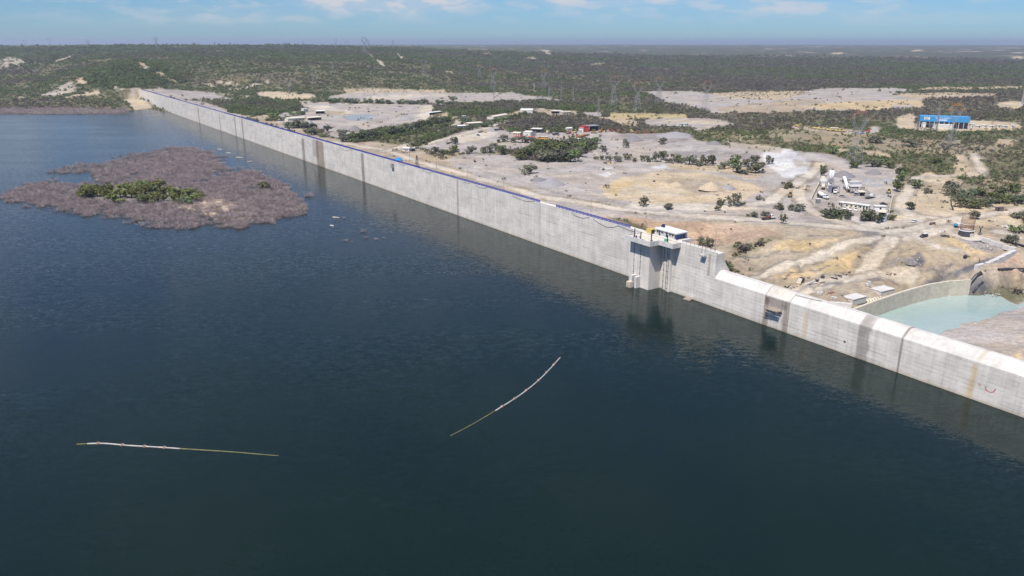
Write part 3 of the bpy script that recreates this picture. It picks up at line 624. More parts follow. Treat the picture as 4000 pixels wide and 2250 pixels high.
def tint(u, z):
    c = np.ones(u.shape + (3,))
    big = fbm(u / 30, z / 9, 4, 61); c *= (0.93 + 0.14 * big)[..., None]
    drip = vnoise(u / 1.1, z / 30, 62); drip2 = fbm(u / 18, z / 60, 2, 63)
    c *= (1 - 0.10 * sstep(drip, 0.62, 0.95) * sstep(drip2, 0.4, 0.7))[..., None]
    lift = _hash(np.floor(z / 1.25), np.floor(u / 17 + _hash(np.floor(z / 1.25), np.floor(z * 0), 5) * 9), 77); c *= (0.955 + 0.075 * lift)[..., None]
    crk = sstep(np.abs((z / 1.25) % 1.0 - 0.5), 0.40, 0.47) * sstep(fbm(u / 9, np.floor(z / 1.25) * 3.7, 3, 78), 0.58, 0.68); c *= (1 - 0.20 * crk)[..., None]
    jit = (fbm(u / 0.9, z / 2.2, 3, 64) - 0.5)
    for u0, u1, z0, z1, rgb, rag in stains:
        w = (u1 - u0)
        if u1 < u.min() - 2 or u0 > u.max() + 2: continue
        uu = u + jit * rag * min(w, 3)
        soft = 0.12 + 0.12 * rag
        m = sstep(uu, u0 - soft, u0 + soft) * (1 - sstep(uu, u1 - soft, u1 + soft)) * sstep(z + jit * rag, z0 - 0.3, z0 + 0.3) * (1 - sstep(z + jit * 2 * rag, z1 - 0.4, z1 + 0.4))
        m = m * (0.75 + 0.5 * fbm(u / 0.6, z / 6, 2, 65))
        m = np.clip(m, 0, 1)[..., None]
        c = c * (1 - m) + c * np.array(rgb) * m
    low = sstep(z + (fbm(u / 2, z, 2, 66) - 0.5) * 0.8, 0.95, 0.35)[..., None]
    c = c * (1 - low) + c * np.array([.80,.75,.68]) * low
    return c
def tinted(name, X, Y, Z, m, parent, extra=None):
    """front face as a fine grid (carries the stain colour) plus the rest of the solid"""
    me = grid_mesh(name, X, Y, Z, tint(X, Z)); me.materials.append(m)
    if extra:
        bm = bmesh.new(); bm.from_mesh(me); cl_ = bm.verts.layers.float_color.get('tint')
        vs = [bm.verts.new(p) for p in extra[0]]
        for v_ in vs: v_[cl_] = (1, 1, 1, 1)
        for f in extra[1]: bm.faces.new([vs[i] for i in f])
        bm.to_mesh(me); bm.free()
    o = bpy.data.objects.new(name, me); COL.objects.link(o); o.parent = parent
    return o
dam = dam_empty('gravity_dam', 0, 0, 0, 'long pale concrete gravity dam wall between the blue reservoir and the dry works site', 'dam')
joints = [-1392, UZ(775,440)[0], UZ(859,475)[0], UZ(919.5,495)[0], UZ(947,500)[0], UZ(1185,580)[0], UZ(1417,650)[0], UZ(1788,770)[0], -288, -224.6, -180]
WTOP = 20.3
for a, b_ in zip(joints[:-1], joints[1:]):
    a2, b2 = a + 0.12, b_ - (0.12 if b_ != -180 else 0)
    st_ = 0.55 if b_ > -500 else 1.2
    uu = np.linspace(a2, b2, max(3, int((b2 - a2) / st_))); zz = np.linspace(-3.5, WTOP, 50 if b_ > -500 else 30)
    U_, Z_ = np.meshgrid(uu, zz)
    prof = [(0, -3.5), (0, WTOP), (0.5, WTOP), (0.5, 19.7), (4.2, 19.7), (4.2, 17), (32, -20), (0.0, -20)]
    vs = [(a2, y, z) for y, z in prof] + [(b2, y, z) for y, z in prof]; n8 = len(prof)
    fs = [(i, n8 + i, n8 + i + 1, i + 1) for i in range(1, n8 - 1)] + [tuple(range(n8)), tuple(range(n8, 2 * n8))[::-1]]
    tinted('wall_block', U_, 0 * U_, Z_, CONC, dam, (vs, fs))
for j in joints[1:-1]:
    MB().box(j - 0.16, j + 0.16, 0.06, 6, -3.5, 19.5).build('joint', C_DARK, dam)
# overflow section with rounded crest
oj = [-180, UZ(2990,1165)[0], UZ(3078,1250)[0], UZ(3515,1390)[0], -40, 60, 150]
op = [(0,10.7),(0.22,11.0),(0.9,11.62),(1.7,12.3),(2.5,12.9),(2.9,13.12),(4,13.2),(5.5,12.95),(7.5,12.0),(10,10.0),(14,6.0),(20,-2.5),(33,-20)]
for a, b_ in zip(oj[:-1], oj[1:]):
    a2, b2 = a + (0.1 if a > -180 else 0), b_ - 0.1
    uu = np.linspace(a2, b2, max(3, int((b2 - a2) / 0.5))); zz = np.linspace(-3.5, 10.7, 34)
    U_, Z_ = np.meshgrid(uu, zz)
    tinted('overflow_block', U_, 0 * U_, Z_, CONC, dam)
    U2, K2 = np.meshgrid(uu, np.arange(len(op)))
    yy = np.array([p[0] for p in op])[K2]; z2 = np.array([p[1] for p in op])[K2]
    tinted('spillway_crest', U2, yy, z2, OGEE, dam, ([(a2,0,-3.5),(a2,0,10.7)] + [(a2,y,z) for y,z in op[1:]] + [(b2,0,-3.5),(b2,0,10.7)] + [(b2,y,z) for y,z in op[1:]],
            [tuple(range(len(op)+1)), tuple(range(len(op)+1, 2*len(op)+2))[::-1]]))
for j in oj[1:-1]:
    MB().extrude_x([(0.10,-3.5),(0.10,10.6),(0.9,11.5),(2.5,12.78),(4,13.05),(7.5,11.8),(7.5,-3.5)], j - 0.14, j + 0.14).build('joint', C_DARK, dam)
# thin raised mortar step along the crest of the overflow (seen as a second line behind the crest)
MB().extrude_x([(3.2,13.1),(3.2,13.42),(3.75,13.42),(3.75,13.1)], -140, -119).build('crest_sill', C_LIGHT, dam)
MB().extrude_x([(3.0,13.1),(3.0,13.35),(3.6,13.35),(3.6,13.1)], -178, -160).build('crest_sill', C_LIGHT, dam)
# red paint swipe on the overflow face
RED = mat('faded_red_paint', (.52,.23,.23), 0.8, var=0.4, scale=2.0)
def face_strip(px, w, name, m, parent, proud=0.012):
    pts = [UZ(*p) for p in px]; mb = MB(); L = []; Rr = []
    for i, (u, z) in enumerate(pts):
        a = pts[max(i-1,0)]; b2 = pts[min(i+1,len(pts)-1)]; du, dz = b2[0]-a[0], b2[1]-a[1]; l = math.hypot(du, dz)
        ww = w[i] / 2; L.append((u - dz/l*ww, -proud, z + du/l*ww)); Rr.append((u + dz/l*ww, -proud, z - du/l*ww))
    n = len(pts)
    mb.add(L + Rr + [(x, 0.01, z) for x, y, z in L + Rr], [(i, i+1, n+i+1, n+i) for i in range(n-1)] + [(i, 2*n+i, 2*n+i+1, i+1) for i in range(n-1)] + [(n+i, n+i+1, 3*n+i+1, 3*n+i) for i in range(n-1)])
    return mb.build(name, m, parent)
face_strip([(3851,1507),(3849,1515),(3853,1524),(3861,1530),(3872,1533),(3882,1530),(3888,1521),(3890,1518)], [.25,.4,.42,.34,.3,.36,.42,.2], 'paint_mark', RED, dam)
face_strip([(3822,1498),(3824,1503),(3832,1508)], [.2,.4,.15], 'paint_mark', RED, dam)
face_strip([(1998,746),(2000,752),(2001,757)], [.1,.15,.1], 'paint_mark', RED, dam)
# square inspection hole
uh, zh = UZ(3299.5, 1335)
MB().box(uh - .35, uh + .35, -0.02, 0.3, zh - .3, zh + .3).build('drain_hole', mat('dark_opening', (.03,.03,.035), 0.9), dam)

# ------------------------------------------------------------------ crest railings
BLUE_POST = mat('blue_painted_steel', (.045,.06,.30), 0.45, 0.2, var=0.2)
BLUE_PANEL = mat('pale_blue_steel', (.075,.095,.38), 0.5, 0.2, var=0.25)
pp = MB().box(-0.08, 0.08, -0.06, 0.06, 0, 1.3).mesh('post', BLUE_POST)
pn = MB(); pn.box(0.07, 2.43, -0.02, 0.02, 0.10, 0.19); pn.box(0.07, 2.43, -0.02, 0.02, 1.12, 1.22); pn.box(0.07, 2.43, -0.015, 0.015, 0.62, 0.68)
for i in range(15): pn.box(0.12 + i * 0.155, 0.215 + i * 0.155, -0.012, 0.012, 0.19, 1.12)
pnm = pn.mesh('panel', BLUE_PANEL)
def railing(u0, u1, label, near_n=230):
    rt = dam_empty('crest_railing', u1, -0.25, WTOP, label, 'railing')
    n = int(round((u1 - u0) / 2.5)); far = MB()
    for i in range(n):
        x = -(i + 1) * 2.5
        if i < near_n:
            for nm, me in (('post', pp), ('panel', pnm)):
                o = bpy.data.objects.new(nm, me); COL.objects.link(o); o.parent = rt; o.location = (x, 0, 0)
        else:
            far.box(x - .055, x + .055, -.045, .045, 0, 1.28); far.box(x + .07, x + 2.43, -.02, .02, .1, .19); far.box(x + .07, x + 2.43, -.02, .02, 1.12, 1.22)
            for k in range(8): far.box(x + .2 + k * .3, x + .35 + k * .3, -.012, .012, .19, 1.12)
    o = bpy.data.objects.new('post', pp); COL.objects.link(o); o.parent = rt; o.location = (0, 0, 0)
    if far.v:
        o = far.build('panel_run', BLUE_PANEL, rt); o['kind'] = 'stuff'
    return rt
railing(-1371, -288.5, 'blue steel railing running along the dam crest up to the open gap')
railing(-275.8, -226, 'short run of blue steel railing between the gap and the control house platform')
DARKST = mat('dark_steel', (.05,.045,.06), 0.5, 0.5, var=0.3)
rt = dam_empty('guard_rail', -197, -0.25, WTOP, 'dark pipe guard rail on the wall end beside the control house', 'railing')
for i in range(9):
    MB().box(i * 2 - .04, i * 2 + .04, -.04, .04, 0, 1.1).build('post', DARKST, rt)
for z in (0.4, 0.75, 1.07): MB().box(0, 16, -.025, .025, z - .025, z + .025).build('rail', DARKST, rt)

# ------------------------------------------------------------------ lamp-less crest poles
GALV = mat('galvanised_steel', (.34,.34,.36), 0.45, 0.6, var=0.2)
for x, yt, lab in ((1365,0,0),(1507,0,0),(1601,0,0),(1706,0,0),(1826,0,0),(1968,0,0),(2307,0,0),(2520,0,0),(2790,0,0)):
    u = UZ(x, 600 + (x - 1400) * .29, -3.9)[0]
    e = dam_empty('crest_pole', u, -3.9, 19.69, 'thin grey steel pole standing on the dam crest', 'pole', 'poles along the dam crest')
    MB().tube([(0,0,0),(0,0,7.6)], [.09,.06], 8).build('shaft', GALV, e); MB().box(-.2,.2,-.2,.2,0,.12).build('base_plate', GALV, e)

# ------------------------------------------------------------------ intake tower with deck
tw = dam_empty('intake_tower', -211, 3, 0, 'concrete intake tower with overhanging parapet deck standing against the dam', 'tower')
OR = (-211, -3, 0)
def tpart(mb, name, m, smooth=False): return mb.build(name, m, tw, smooth, OR)
def tgrid(name, x0, x1, y0, y1, z0, z1, m=None):
    """a box whose walls are finely gridded so that stains follow its own position"""
    mb = MB(); mb.box(x0, x1, y0, y1, z0, z1); o = mb.build(name, m or CONC_T, tw, False, OR)
    a = o.data.color_attributes.new('tint', 'FLOAT_COLOR', 'POINT'); a.data.foreach_set('color', [1.0] * (4 * len(o.data.vertices)))
    return o
CONC_T = concrete('tower_concrete', (.655,.61,.555), lines=False, var=0.12)
tgrid('shaft', -218.4, -207.3, -6.2, 0.3, -3, 18.55)
tgrid('pilaster', -202.8, -201.1, -1.1, 0.3, -3, 18.45)
tgrid('recess_step', -205.6, -202.8, -0.35, 0.3, -3, 18.45)
GUIDE = mat('guide_steel', (.13,.13,.14), 0.5, 0.4, var=0.3)
DK = mat('deck_screed', (.60,.55,.46), 0.9, var=0.2, scale=0.5)
tpart(MB().prism([(-218.7,0.05),(-218.7,-9.2),(-204.5,-9.2),(-204.5,-4.3),(-197.5,-4.3),(-197.5,0.05)], 18.5, 19.45), 'deck_slab', CONC_T)
for o in tw.children:
    if o.name.startswith('deck_slab'):
        a = o.data.color_attributes.new('tint', 'FLOAT_COLOR', 'POINT'); a.data.foreach_set('color', [1.0] * (4 * len(o.data.vertices)))
tpart(MB().prism([(-218.4,0.48),(-218.4,-8.9),(-204.8,-8.9),(-204.8,-4.0),(-197.8,-4.0),(-197.8,0.48)], 19.455, 19.72), 'deck_screed', DK)
def par(x0, x1, y0, y1): tpart(MB().box(x0, x1, y0, y1, 18.47, 20.35), 'parapet', C_LIGHT)
par(-218.75, -218.4, -9.25, -0.01); par(-218.4, -204.45, -9.25, -8.9); par(-204.8, -204.45, -8.9, -4.35); par(-204.45, -197.45, -4.35, -4.0); par(-197.8, -197.45, -4.0, -0.01)
for x, y in ((-215.9,-6.2),(-212.3,-6.2),(-205.3,-0.36),(-203.0,-1.1),(-202.2,-1.1)):   # gate guides with brackets
    z0 = -1
    g = tpart(MB().box(x - .05, x + .05, y - .14, y - .02, z0, 18.45), 'guide_rail', GUIDE)
    for k in range(8):
        zc = 0.9 + k * 2.3
        MB().box(x - .16, x + .16, y - .2, y + .01, zc, zc + .3).build('bracket', GUIDE, g, False, (0,0,0)).location = (-OR[0], -OR[1], 0)
for x, y in ((-214.2,-8.2),(-210.6,-8.3),(-207.0,-6.2),(-201.5,-3.2)):                    # hoist posts on the deck
    pt = tpart(MB().box(x - .14, x + .14, y - .14, y + .14, 19.72, 22.9 if x > -214 else 23.6), 'hoist_post', DARKST)
    tpart(MB().box(x - .5, x + .5, y - .35, y + .35, 19.72, 19.9), 'post_foot', DARKST)
tpart(MB().box(-212.6, -209.4, -8.2, -7.0, 19.74, 19.8), 'gate_hatch', mat('rusty_hatch', (.10,.05,.05), 0.8, var=0.4))
# gate chamber at the foot of the tower
gc = dam_empty('gate_housing', -213.8, 7.5, 0, 'two concrete columns with a tan box at the water beside the intake tower', 'gate housing')
for x0 in (-215.4, -212.9):
    MB().box(x0 + 213.8, x0 + 214.95, -0.9, 1.3, -2, 4.6).build('column', C_LIGHT, gc)
MB().box(-1.75, 0.35, -2.6, -0.75, -2, 2.3).build('box', C_TAN, gc)
MB().box(-1.55, 0.15, -2.68, -2.6, 0.35, 2.0).build('panel', mat('tan_panel', (.52,.43,.33), 0.9), gc)
# control house
hs_ = dam_empty('control_house', -208.4, -3, 19.7, 'flat-roofed pale control house with doors and windows on the dam crest', 'building')
HW = mat('pale_plaster', (.50,.49,.48), 0.85, var=0.15); WHT = mat('white_paint', (.72,.71,.69), 0.6, var=0.1)
DRK = mat('dark_doorway', (.05,.06,.08), 0.5, var=0.3); BLU = mat('dull_blue_sheet', (.10,.16,.26), 0.5, var=0.3)  # near-black for doors and windows, dull blue for screen and side door
MB().box(-9, 7, 1.2, 6.6, -1.2, 0).build('base_slab', C_LIGHT, hs_)
MB().box(-5.6, 4.2, 0, 5.2, 0, 2.35).build('wall', HW, hs_)
MB().box(-6.0, 6.0, -0.5, 5.7, 2.35, 2.8).build('roof', WHT, hs_)
for x in (-4.1, -0.2):
    d_ = MB().box(x, x + 0.85, -0.05, 0.02, 0, 2.0).build('door', DRK, hs_); MB().box(x + .65, x + .75, -0.1, -0.04, 0.95, 1.05).build('handle', GALV, d_)
for x in (-5.2, -2.7, 1.6, 3.0):
    w_ = MB().box(x, x + 0.9, -0.04, 0.02, 1.0, 1.8).build('window', DRK, hs_); MB().box(x - .05, x + .95, -0.1, 0.01, 0.92, 1.0).build('sill', WHT, w_)
for x, y in ((5.7, -0.2), (5.7, 5.3)): MB().box(x - .1, x + .1, y - .1, y + .1, 0, 2.35).build('post', BLUE_POST, hs_)
MB().box(4.2, 5.6, 4.9, 5.0, 0, 2.3).build('screen', BLU, hs_); MB().box(4.21, 4.25, 0.6, 4.6, 0.1, 2.1).build('side_door', BLU, hs_)
sp_ = dam_empty('solar_panel', -212.9, -5.6, 22.5, 'tilted dark blue solar panel on the control house roof', 'solar panel')
f_ = MB(); f_.add([(-.8,-.6,.25),(.8,-.6,.25),(.8,.5,1.15),(-.8,.5,1.15),(-.8,-.6,.31),(.8,-.6,.31),(.8,.5,1.21),(-.8,.5,1.21)], [(0,3,2,1),(4,5,6,7),(0,1,5,4),(1,2,6,5),(2,3,7,6),(3,0,4,7)])
f_.build('panel', mat('photovoltaic_glass', (.02,.03,.08), 0.15, var=0.2), sp_); MB().box(-.7,.7,.3,.36,0,1.0).build('stand', GALV, sp_); MB().box(-.7,.7,-.5,-.44,0,.3).build('stand', GALV, sp_)
gn = dam_empty('generator', -216.6, -2.6, 19.7, 'yellow diesel generator cabinet beside the control house', 'generator')
YEL = mat('yellow_paint', (.62,.47,.14), 0.5, var=0.2)
MB().box(-1.5, 1.2, -1, 1, 0.2, 1.8).build('cabinet', YEL, gn); MB().box(-1.6, 1.3, -1.1, 1.1, 0, 0.2).build('skid', DARKST, gn); MB().box(1.2, 1.24, -.8, .8, .4, 1.6).build('grille', DARKST, gn)
MB().tube([(-.8,0,1.8),(-.8,0,2.2)], .08).build('exhaust', DARKST, gn)
gb = dam_empty('green_bin', -203.6, 1.7, 19.72, 'small green equipment box on the tower deck', 'box')
GRN = mat('green_paint', (.05,.33,.24), 0.5, var=0.2)
MB().box(-.6,.6,-.5,.5,0,.85).build('body', GRN, gb); MB().box(-.65,.65,-.55,.55,.85,.95).build('lid', mat('light_green_paint', (.12,.42,.32), 0.5), gb)
bk = dam_empty('bucket', -202.2, 2.6, 19.72, 'small white bucket beside the green box on the deck', 'bucket')
MB().cyl((0,0,0), .22, .5, 10, r2=.27).build('body', WHT, bk); MB().cyl((0,0,.5), .28, .04, 10).build('rim', WHT, bk)
tm = dam_empty('rubble_heap', -206.5, -0.8, 19.7, 'heap of broken timber and rubble before the control house door', 'rubble')
WOOD = mat('weathered_wood', (.36,.29,.23), 0.9, var=0.4, scale=3)
for i in range(14):
    MB().cbox((random.uniform(-1,1), random.uniform(-.6,.6), .12 + random.random() * .3), random.uniform(.5,1.3), .15, .12, random.uniform(0,3.1), random.uniform(-.4,.4)).build('plank', WOOD, tm)
dr = [(-214.9, 7.6, (.45,.04,.10), 'red drum standing on the tower deck by the hoist post'), (-214.2, 7.2, (.04,.07,.35), 'dark blue drum standing on the tower deck by the hoist post'), (-213.2, 6.6, (.62,.40,.30), 'pale orange drum on the tower deck near the hatch'), (-215.6, 7.0, (.6,.58,.6), 'white drum on the tower deck near the parapet')]
for u, off, c, l in dr:
    e = dam_empty('drum', u, off, 19.72, l, 'drum'); m_ = mat('drum_' + l.split()[0], c, 0.5)
    MB().cyl((0,0,0), .3, .9, 12).build('body', m_, e)
    for z in (.28,.58): MB().cyl((0,0,z), .315, .04, 12).build('hoop', m_, e)

# ------------------------------------------------------------------ hanging scaffolds on the face
def scaffold(u0, u1, off, z, zroof, label, n=9):
    e = dam_empty('hanging_scaffold', (u0 + u1) / 2, 0, z, label, 'scaffold'); L = u1 - u0
    for i in range(n):
        y = -0.15 - i * off / n
        MB().cbox((random.uniform(-.3,.3), y, 0), L + random.uniform(-.2,.9), off / n * .9, .07, random.uniform(-.05,.05)).build('plank', WOOD, e)
    for x in (-L/2 + .3, 0, L/2 - .3):
        MB().bar((x, 0, -1.6), (x, -off, -0.06), .09).build('bracket', DARKST, e); MB().bar((x, 0, -.09), (x, -off, -.09), .1).build('joist', WOOD, e)
    for i in range(int(L * 3.2)):
        x = -L/2 + i / 3.2; MB().bar((x, -off * random.uniform(.5,1), -.1), (x + random.uniform(-.1,.1), -off - random.uniform(.1,.8), random.uniform(-.15,.12)), .05).build('stick', WOOD, e)
    for x in (-L/2, L/2): MB().tube([(x, -.2, 0), (x, -.1, zroof - z)], .05, 5).build('hanger', GALV, e)
    return e
ua, za = UZ(3002, 1196); ub, zb = UZ(3056, 1203)
scaffold(ua, ub, 2.4, 6.9, 10.7, 'timber hanging scaffold on the spillway face with ragged stick ends')
bs = dam_empty('access_basket', UZ(2752, 1000)[0], 0, UZ(2752,1000)[1], 'white mesh work basket hanging from the wall end by ropes', 'work basket')
MB().box(-1.1,1.1,-1.5,-.3,-.05,.05).build('floor', GALV, bs)
for z in (.5,1.0): 
    for y in (-1.5,-.3): MB().bar((-1.1,y,z),(1.1,y,z),.07).build('rail', WHT, bs)
    for x in (-1.1,1.1): MB().bar((x,-1.5,z),(x,-.3,z),.07).build('rail', WHT, bs)
for x in (-1.1,-.4,.4,1.1):
    for y in (-1.5,-.3): MB().bar((x,y,0),(x,y,1.05),.06).build('post', GALV, bs)
MB().box(-.9,.2,-1.4,-.5,.05,.6).build('tool_chest', WHT, bs)
for x in (-.9,.9): MB().tube([(x,-.9,1.05),(x*.8,-.6,4.2)], .04, 5).build('rope', DARKST, bs)
for x in (-.9,.9): MB().bar((x*.8,-.7,4.3),(x*.8,1.5,4.6),.12).build('davit', DARKST, bs)
bs2 = dam_empty('access_basket', UZ(1536, 655)[0], 0, UZ(1536,655)[1], 'blue-grey lattice work basket hanging on the wall below the blue tarpaulin', 'work basket')
for z in (0,.8,1.6,2.4): 
    for y in (-1.3,-.2): MB().bar((-1.6,y,z),(1.6,y,z),.12).build('rail', GALV, bs2)
for x in (-1.6,-.5,.5,1.6):
    for y in (-1.3,-.2): MB().bar((x,y,0),(x,y,2.4),.12).build('post', GALV, bs2)
MB().box(-1.6,1.6,-1.3,-.2,-.1,0).build('floor', GALV, bs2)
for x in (-1.4,1.4): MB().tube([(x,-.7,2.4),(x,-.3,20.3-UZ(1536,655)[1]+.6)], .05, 5).build('rope', DARKST, bs2)
# tarpaulin shelter on the crest
ut = UZ(1552, 632, -2)[0]
tp = dam_empty('tarpaulin_shelter', ut, -2.2, 19.7, 'bright blue tarpaulin draped over a timber frame on the dam crest', 'shelter')
TARP = mat('blue_tarpaulin', (.02,.27,.62), 0.4, var=0.35, scale=1.2)
tb = MB(); nx, ny = 13, 7
vs = []
for j in range(ny):
    for i in range(nx):
        x = -3.6 + 7.2 * i / (nx-1); y = -1.9 + 3.8 * j / (ny-1)
        z = 2.7 - 0.32 * y * y * .5 - 0.05 * (x - 1) ** 2 + .22 * math.sin(i * 1.9 + j * 1.3) + (-.9 if i > 10 else 0) * (i - 10) * .6
        vs.append((x, y, max(.4, z)))
tb.add(vs, [(j*nx+i, j*nx+i+1, (j+1)*nx+i+1, (j+1)*nx+i) for j in range(ny-1) for i in range(nx-1)])
to = tb.build('sheet', TARP, tp, True); md = to.modifiers.new('thick', 'SOLIDIFY'); md.thickness = 0.03
for x in (-3.2, -1, 1.2, 3.0):
    for y in (-1.6, 1.6): MB().bar((x,y,0),(x,y,1.95),.1).build('pole', WOOD, tp)
MB().bar((-4.6,0,1.9),(4.4,0,2.1),.1).build('ridge', WOOD, tp)
# light lattice derrick on the crest
ud = UZ(1632, 655, -2)[0]
de = dam_empty('derrick', ud, -1.6, 19.7, 'small blue-based lattice derrick standing on the dam crest', 'derrick')
MB().box(-1.8,1.8,-1,1,0,1.3).build('base', BLUE_POST, de)
for sx in (-1,1):
    for sy in (-1,1): MB().bar((sx*1.1,sy*.8,1.3),(sx*.15,sy*.15,7.2),.14).build('leg', DARKST, de)
for k in range(5):
    z = 2.1 + k * 1.05; q = 1 - (z - 1.3) / 6.6
    for sy in (-1,1): MB().bar((-1.1*q,sy*.8*q,z),(1.0*q*.85,sy*.8*q*.85,z+1.0),.08).build('brace', DARKST, de)
MB().box(-.3,.3,-.3,.3,7.1,7.5).build('head', DARKST, de)
# hoses looping below the coping
HOSE = mat('black_hose', (.05,.05,.055), 0.6, var=0.2)
for i, (loop, l) in enumerate((([(1326,575),(1336,583),(1350,590),(1365,584),(1378,587)],'dark hose looping below the railing beside the brown stain'),([(1556,634),(1566,643),(1577,645),(1585,640)],'short dark hose loop hanging just past the blue tarpaulin'),
        ([(1652,663),(1668,674),(1682,676),(1690,672)],'dark hose loop hanging just past the derrick'),([(1812,711),(1824,715),(1836,714)],'short flat dark hose loop past the thin wall joint'),([(1860,724),(1874,733),(1890,735),(1902,731)],'shallow dark hose loop on the wall after the flat loop'),
        ([(2000,765),(2030,777),(2050,785),(2075,788),(2088,783)],'long dark hose hanging below the railing end at the gap'),([(2232,830),(2250,844),(2275,852),(2300,850)],'dark hose loop below the short railing run, nearest the gap'),
        ([(2318,856),(2340,872),(2370,887),(2395,888),(2416,882),(2450,896),(2480,906)],'dark hose loop below the short railing run, nearest the tower'),([(3093,1163),(3115,1180),(3150,1190),(3190,1192)],'thin hose trailing across the spillway crest'))):
    if i < 8:
        pts = [(u, -0.07, min(z, 20.25)) for u, z in (UZ(*p) for p in loop)]; pts = [(pts[0][0]-.3, .2, 20.33)] + pts + [(pts[-1][0]+.3, .2, 20.33)]
    else: pts = [(UO(x, y, 12.4)[0], -UO(x, y, 12.4)[1], 12.8) for x, y in loop]; pts = [(u, min(max(-o, 1.5), 3.5) if False else 2.0 + k * .3, 13.05 + .05*k) for k, (u, o, z) in enumerate(pts)]
    o_ = pts[0]; e = dam_empty('hose', o_[0], -o_[1], o_[2], l, 'hose')
    MB().tube(pts, .06, 6).build('line', HOSE, e, False, o_)
    MB().tube([pts[0], (pts[0][0]+.25, pts[0][1]-.02, pts[0][2]-.05)], .09, 6).build('coupling', GALV, e, False, o_)
# floating pontoon at the foot of the wall
pf = empty('pontoon', Vector(P(2687, 1170, 0)), DANG + .25, 'small tan raft moored in the water against the dam beside the tower', 'raft')
for i in range(5): MB().box(-1.5, 1.5, -1.1 + i * .45, -.72 + i * .45, .25, .36).build('plank', WOOD, pf)
for y in (-.9, .9): MB().tube([(-1.5,y,.08),(1.5,y,.08)], .2, 8).build('float', mat('tan_float', (.45,.38,.30), 0.8), pf)
for x in (-1.3,1.3): MB().bar((x,-.9,.3),(x,-.9,1.0),.07).build('stanchion', DARKST, pf)
# ------------------------------------------------------------------ vegetation
def leaf_mat(name, col, var=0.35, hue=0.03):
    m = bpy.data.materials.new(name); m.use_nodes = True; t = m.node_tree; b = t.nodes['Principled BSDF']
    oi = NN(t, 'ShaderNodeObjectInfo'); ge = NN(t, 'ShaderNodeNewGeometry')
    no = NN(t, 'ShaderNodeTexNoise', i_Scale=0.5, i_Detail=3.0); t.links.new(ge.outputs['Position'], no.inputs['Vector'])
    hs = NN(t, 'ShaderNodeHueSaturation'); hs.inputs['Color'].default_value = (*col, 1)
    t.links.new(mth(t, 'MULTIPLY_ADD', oi.outputs['Random'], hue * 2, 0.5 - hue), hs.inputs['Hue'])
    t.links.new(mth(t, 'MULTIPLY', mth(t, 'MULTIPLY_ADD', oi.outputs['Random'], var * 2, 1 - var), smooth(t, no.outputs['Fac'], 0.3, 0.7, 0.7, 1.3)), hs.inputs['Value'])
    t.links.new(hs.outputs[0], b.inputs['Base Color']); b.inputs['Roughness'].default_value = 0.7; b.inputs['Specular IOR Level'].default_value = 0.15
    tr = NN(t, 'ShaderNodeBsdfTranslucent'); t.links.new(hs.outputs[0], tr.inputs['Color']); mx = NN(t, 'ShaderNodeMixShader'); mx.inputs[0].default_value = 0.3
    t.links.new(b.outputs[0], mx.inputs[1]); t.links.new(tr.outputs[0], mx.inputs[2]); t.links.new(mx.outputs[0], t.nodes['Material Output'].inputs['Surface'])
    return m
L_GREEN = leaf_mat('green_leaves', (.140,.168,.066)); L_OLIVE = leaf_mat('olive_leaves', (.152,.150,.082)); L_GREY = leaf_mat('dry_grey_leaves', (.165,.142,.114)); L_DARK = leaf_mat('dark_green_leaves', (.115,.135,.078))
L_MESQ = leaf_mat('mesquite_leaves', (.155,.158,.108), 0.22, 0.015)
BARK = mat('grey_bark', (.16,.13,.11), 0.9, var=0.3)
DEADM = leaf_mat('drowned_twigs', (.385,.312,.30), 0.22, 0.012)
def crown_mb(seed, nq, leaf, lobes=7, flat=0.72, gap=0.0):
    r = random.Random(seed); mb = MB(); L = []
    for i in range(lobes):
        a = r.uniform(0, 6.28); d = r.uniform(0.05, 0.38); L.append((math.cos(a) * d, math.sin(a) * d, r.uniform(.22, .66) * flat, r.uniform(.11, .26)))
    for i in range(nq):
        cx, cy, cz, rr = L[i % lobes]
        v = Vector((r.gauss(0,1), r.gauss(0,1), r.gauss(0,1))).normalized(); k = r.uniform(.55, 1.08)
        p = Vector((cx, cy, cz)) + Vector((v.x * rr * k, v.y * rr * k, v.z * rr * k * .85))
        p.z = max(p.z, 0.03)
        n = (v + Vector((r.gauss(0,.6), r.gauss(0,.6), r.gauss(0,.5) + .75))).normalized()
        t1 = n.orthogonal().normalized(); a = r.uniform(0, 6.28); t2 = n.cross(t1); s = leaf * r.uniform(.6, 1.35)
        x = (t1 * math.cos(a) + t2 * math.sin(a)) * s; y = (t2 * math.cos(a) - t1 * math.sin(a)) * s * r.uniform(.5, .9)
        mb.add([p - x, p + y, p + x, p - y], [(0,1,2,3)])
    return mb
def raw_mesh(mb, name, m):
    me = bpy.data.meshes.new(name); me.from_pydata(mb.v, [], mb.f); me.materials.append(m); me.update(); return me
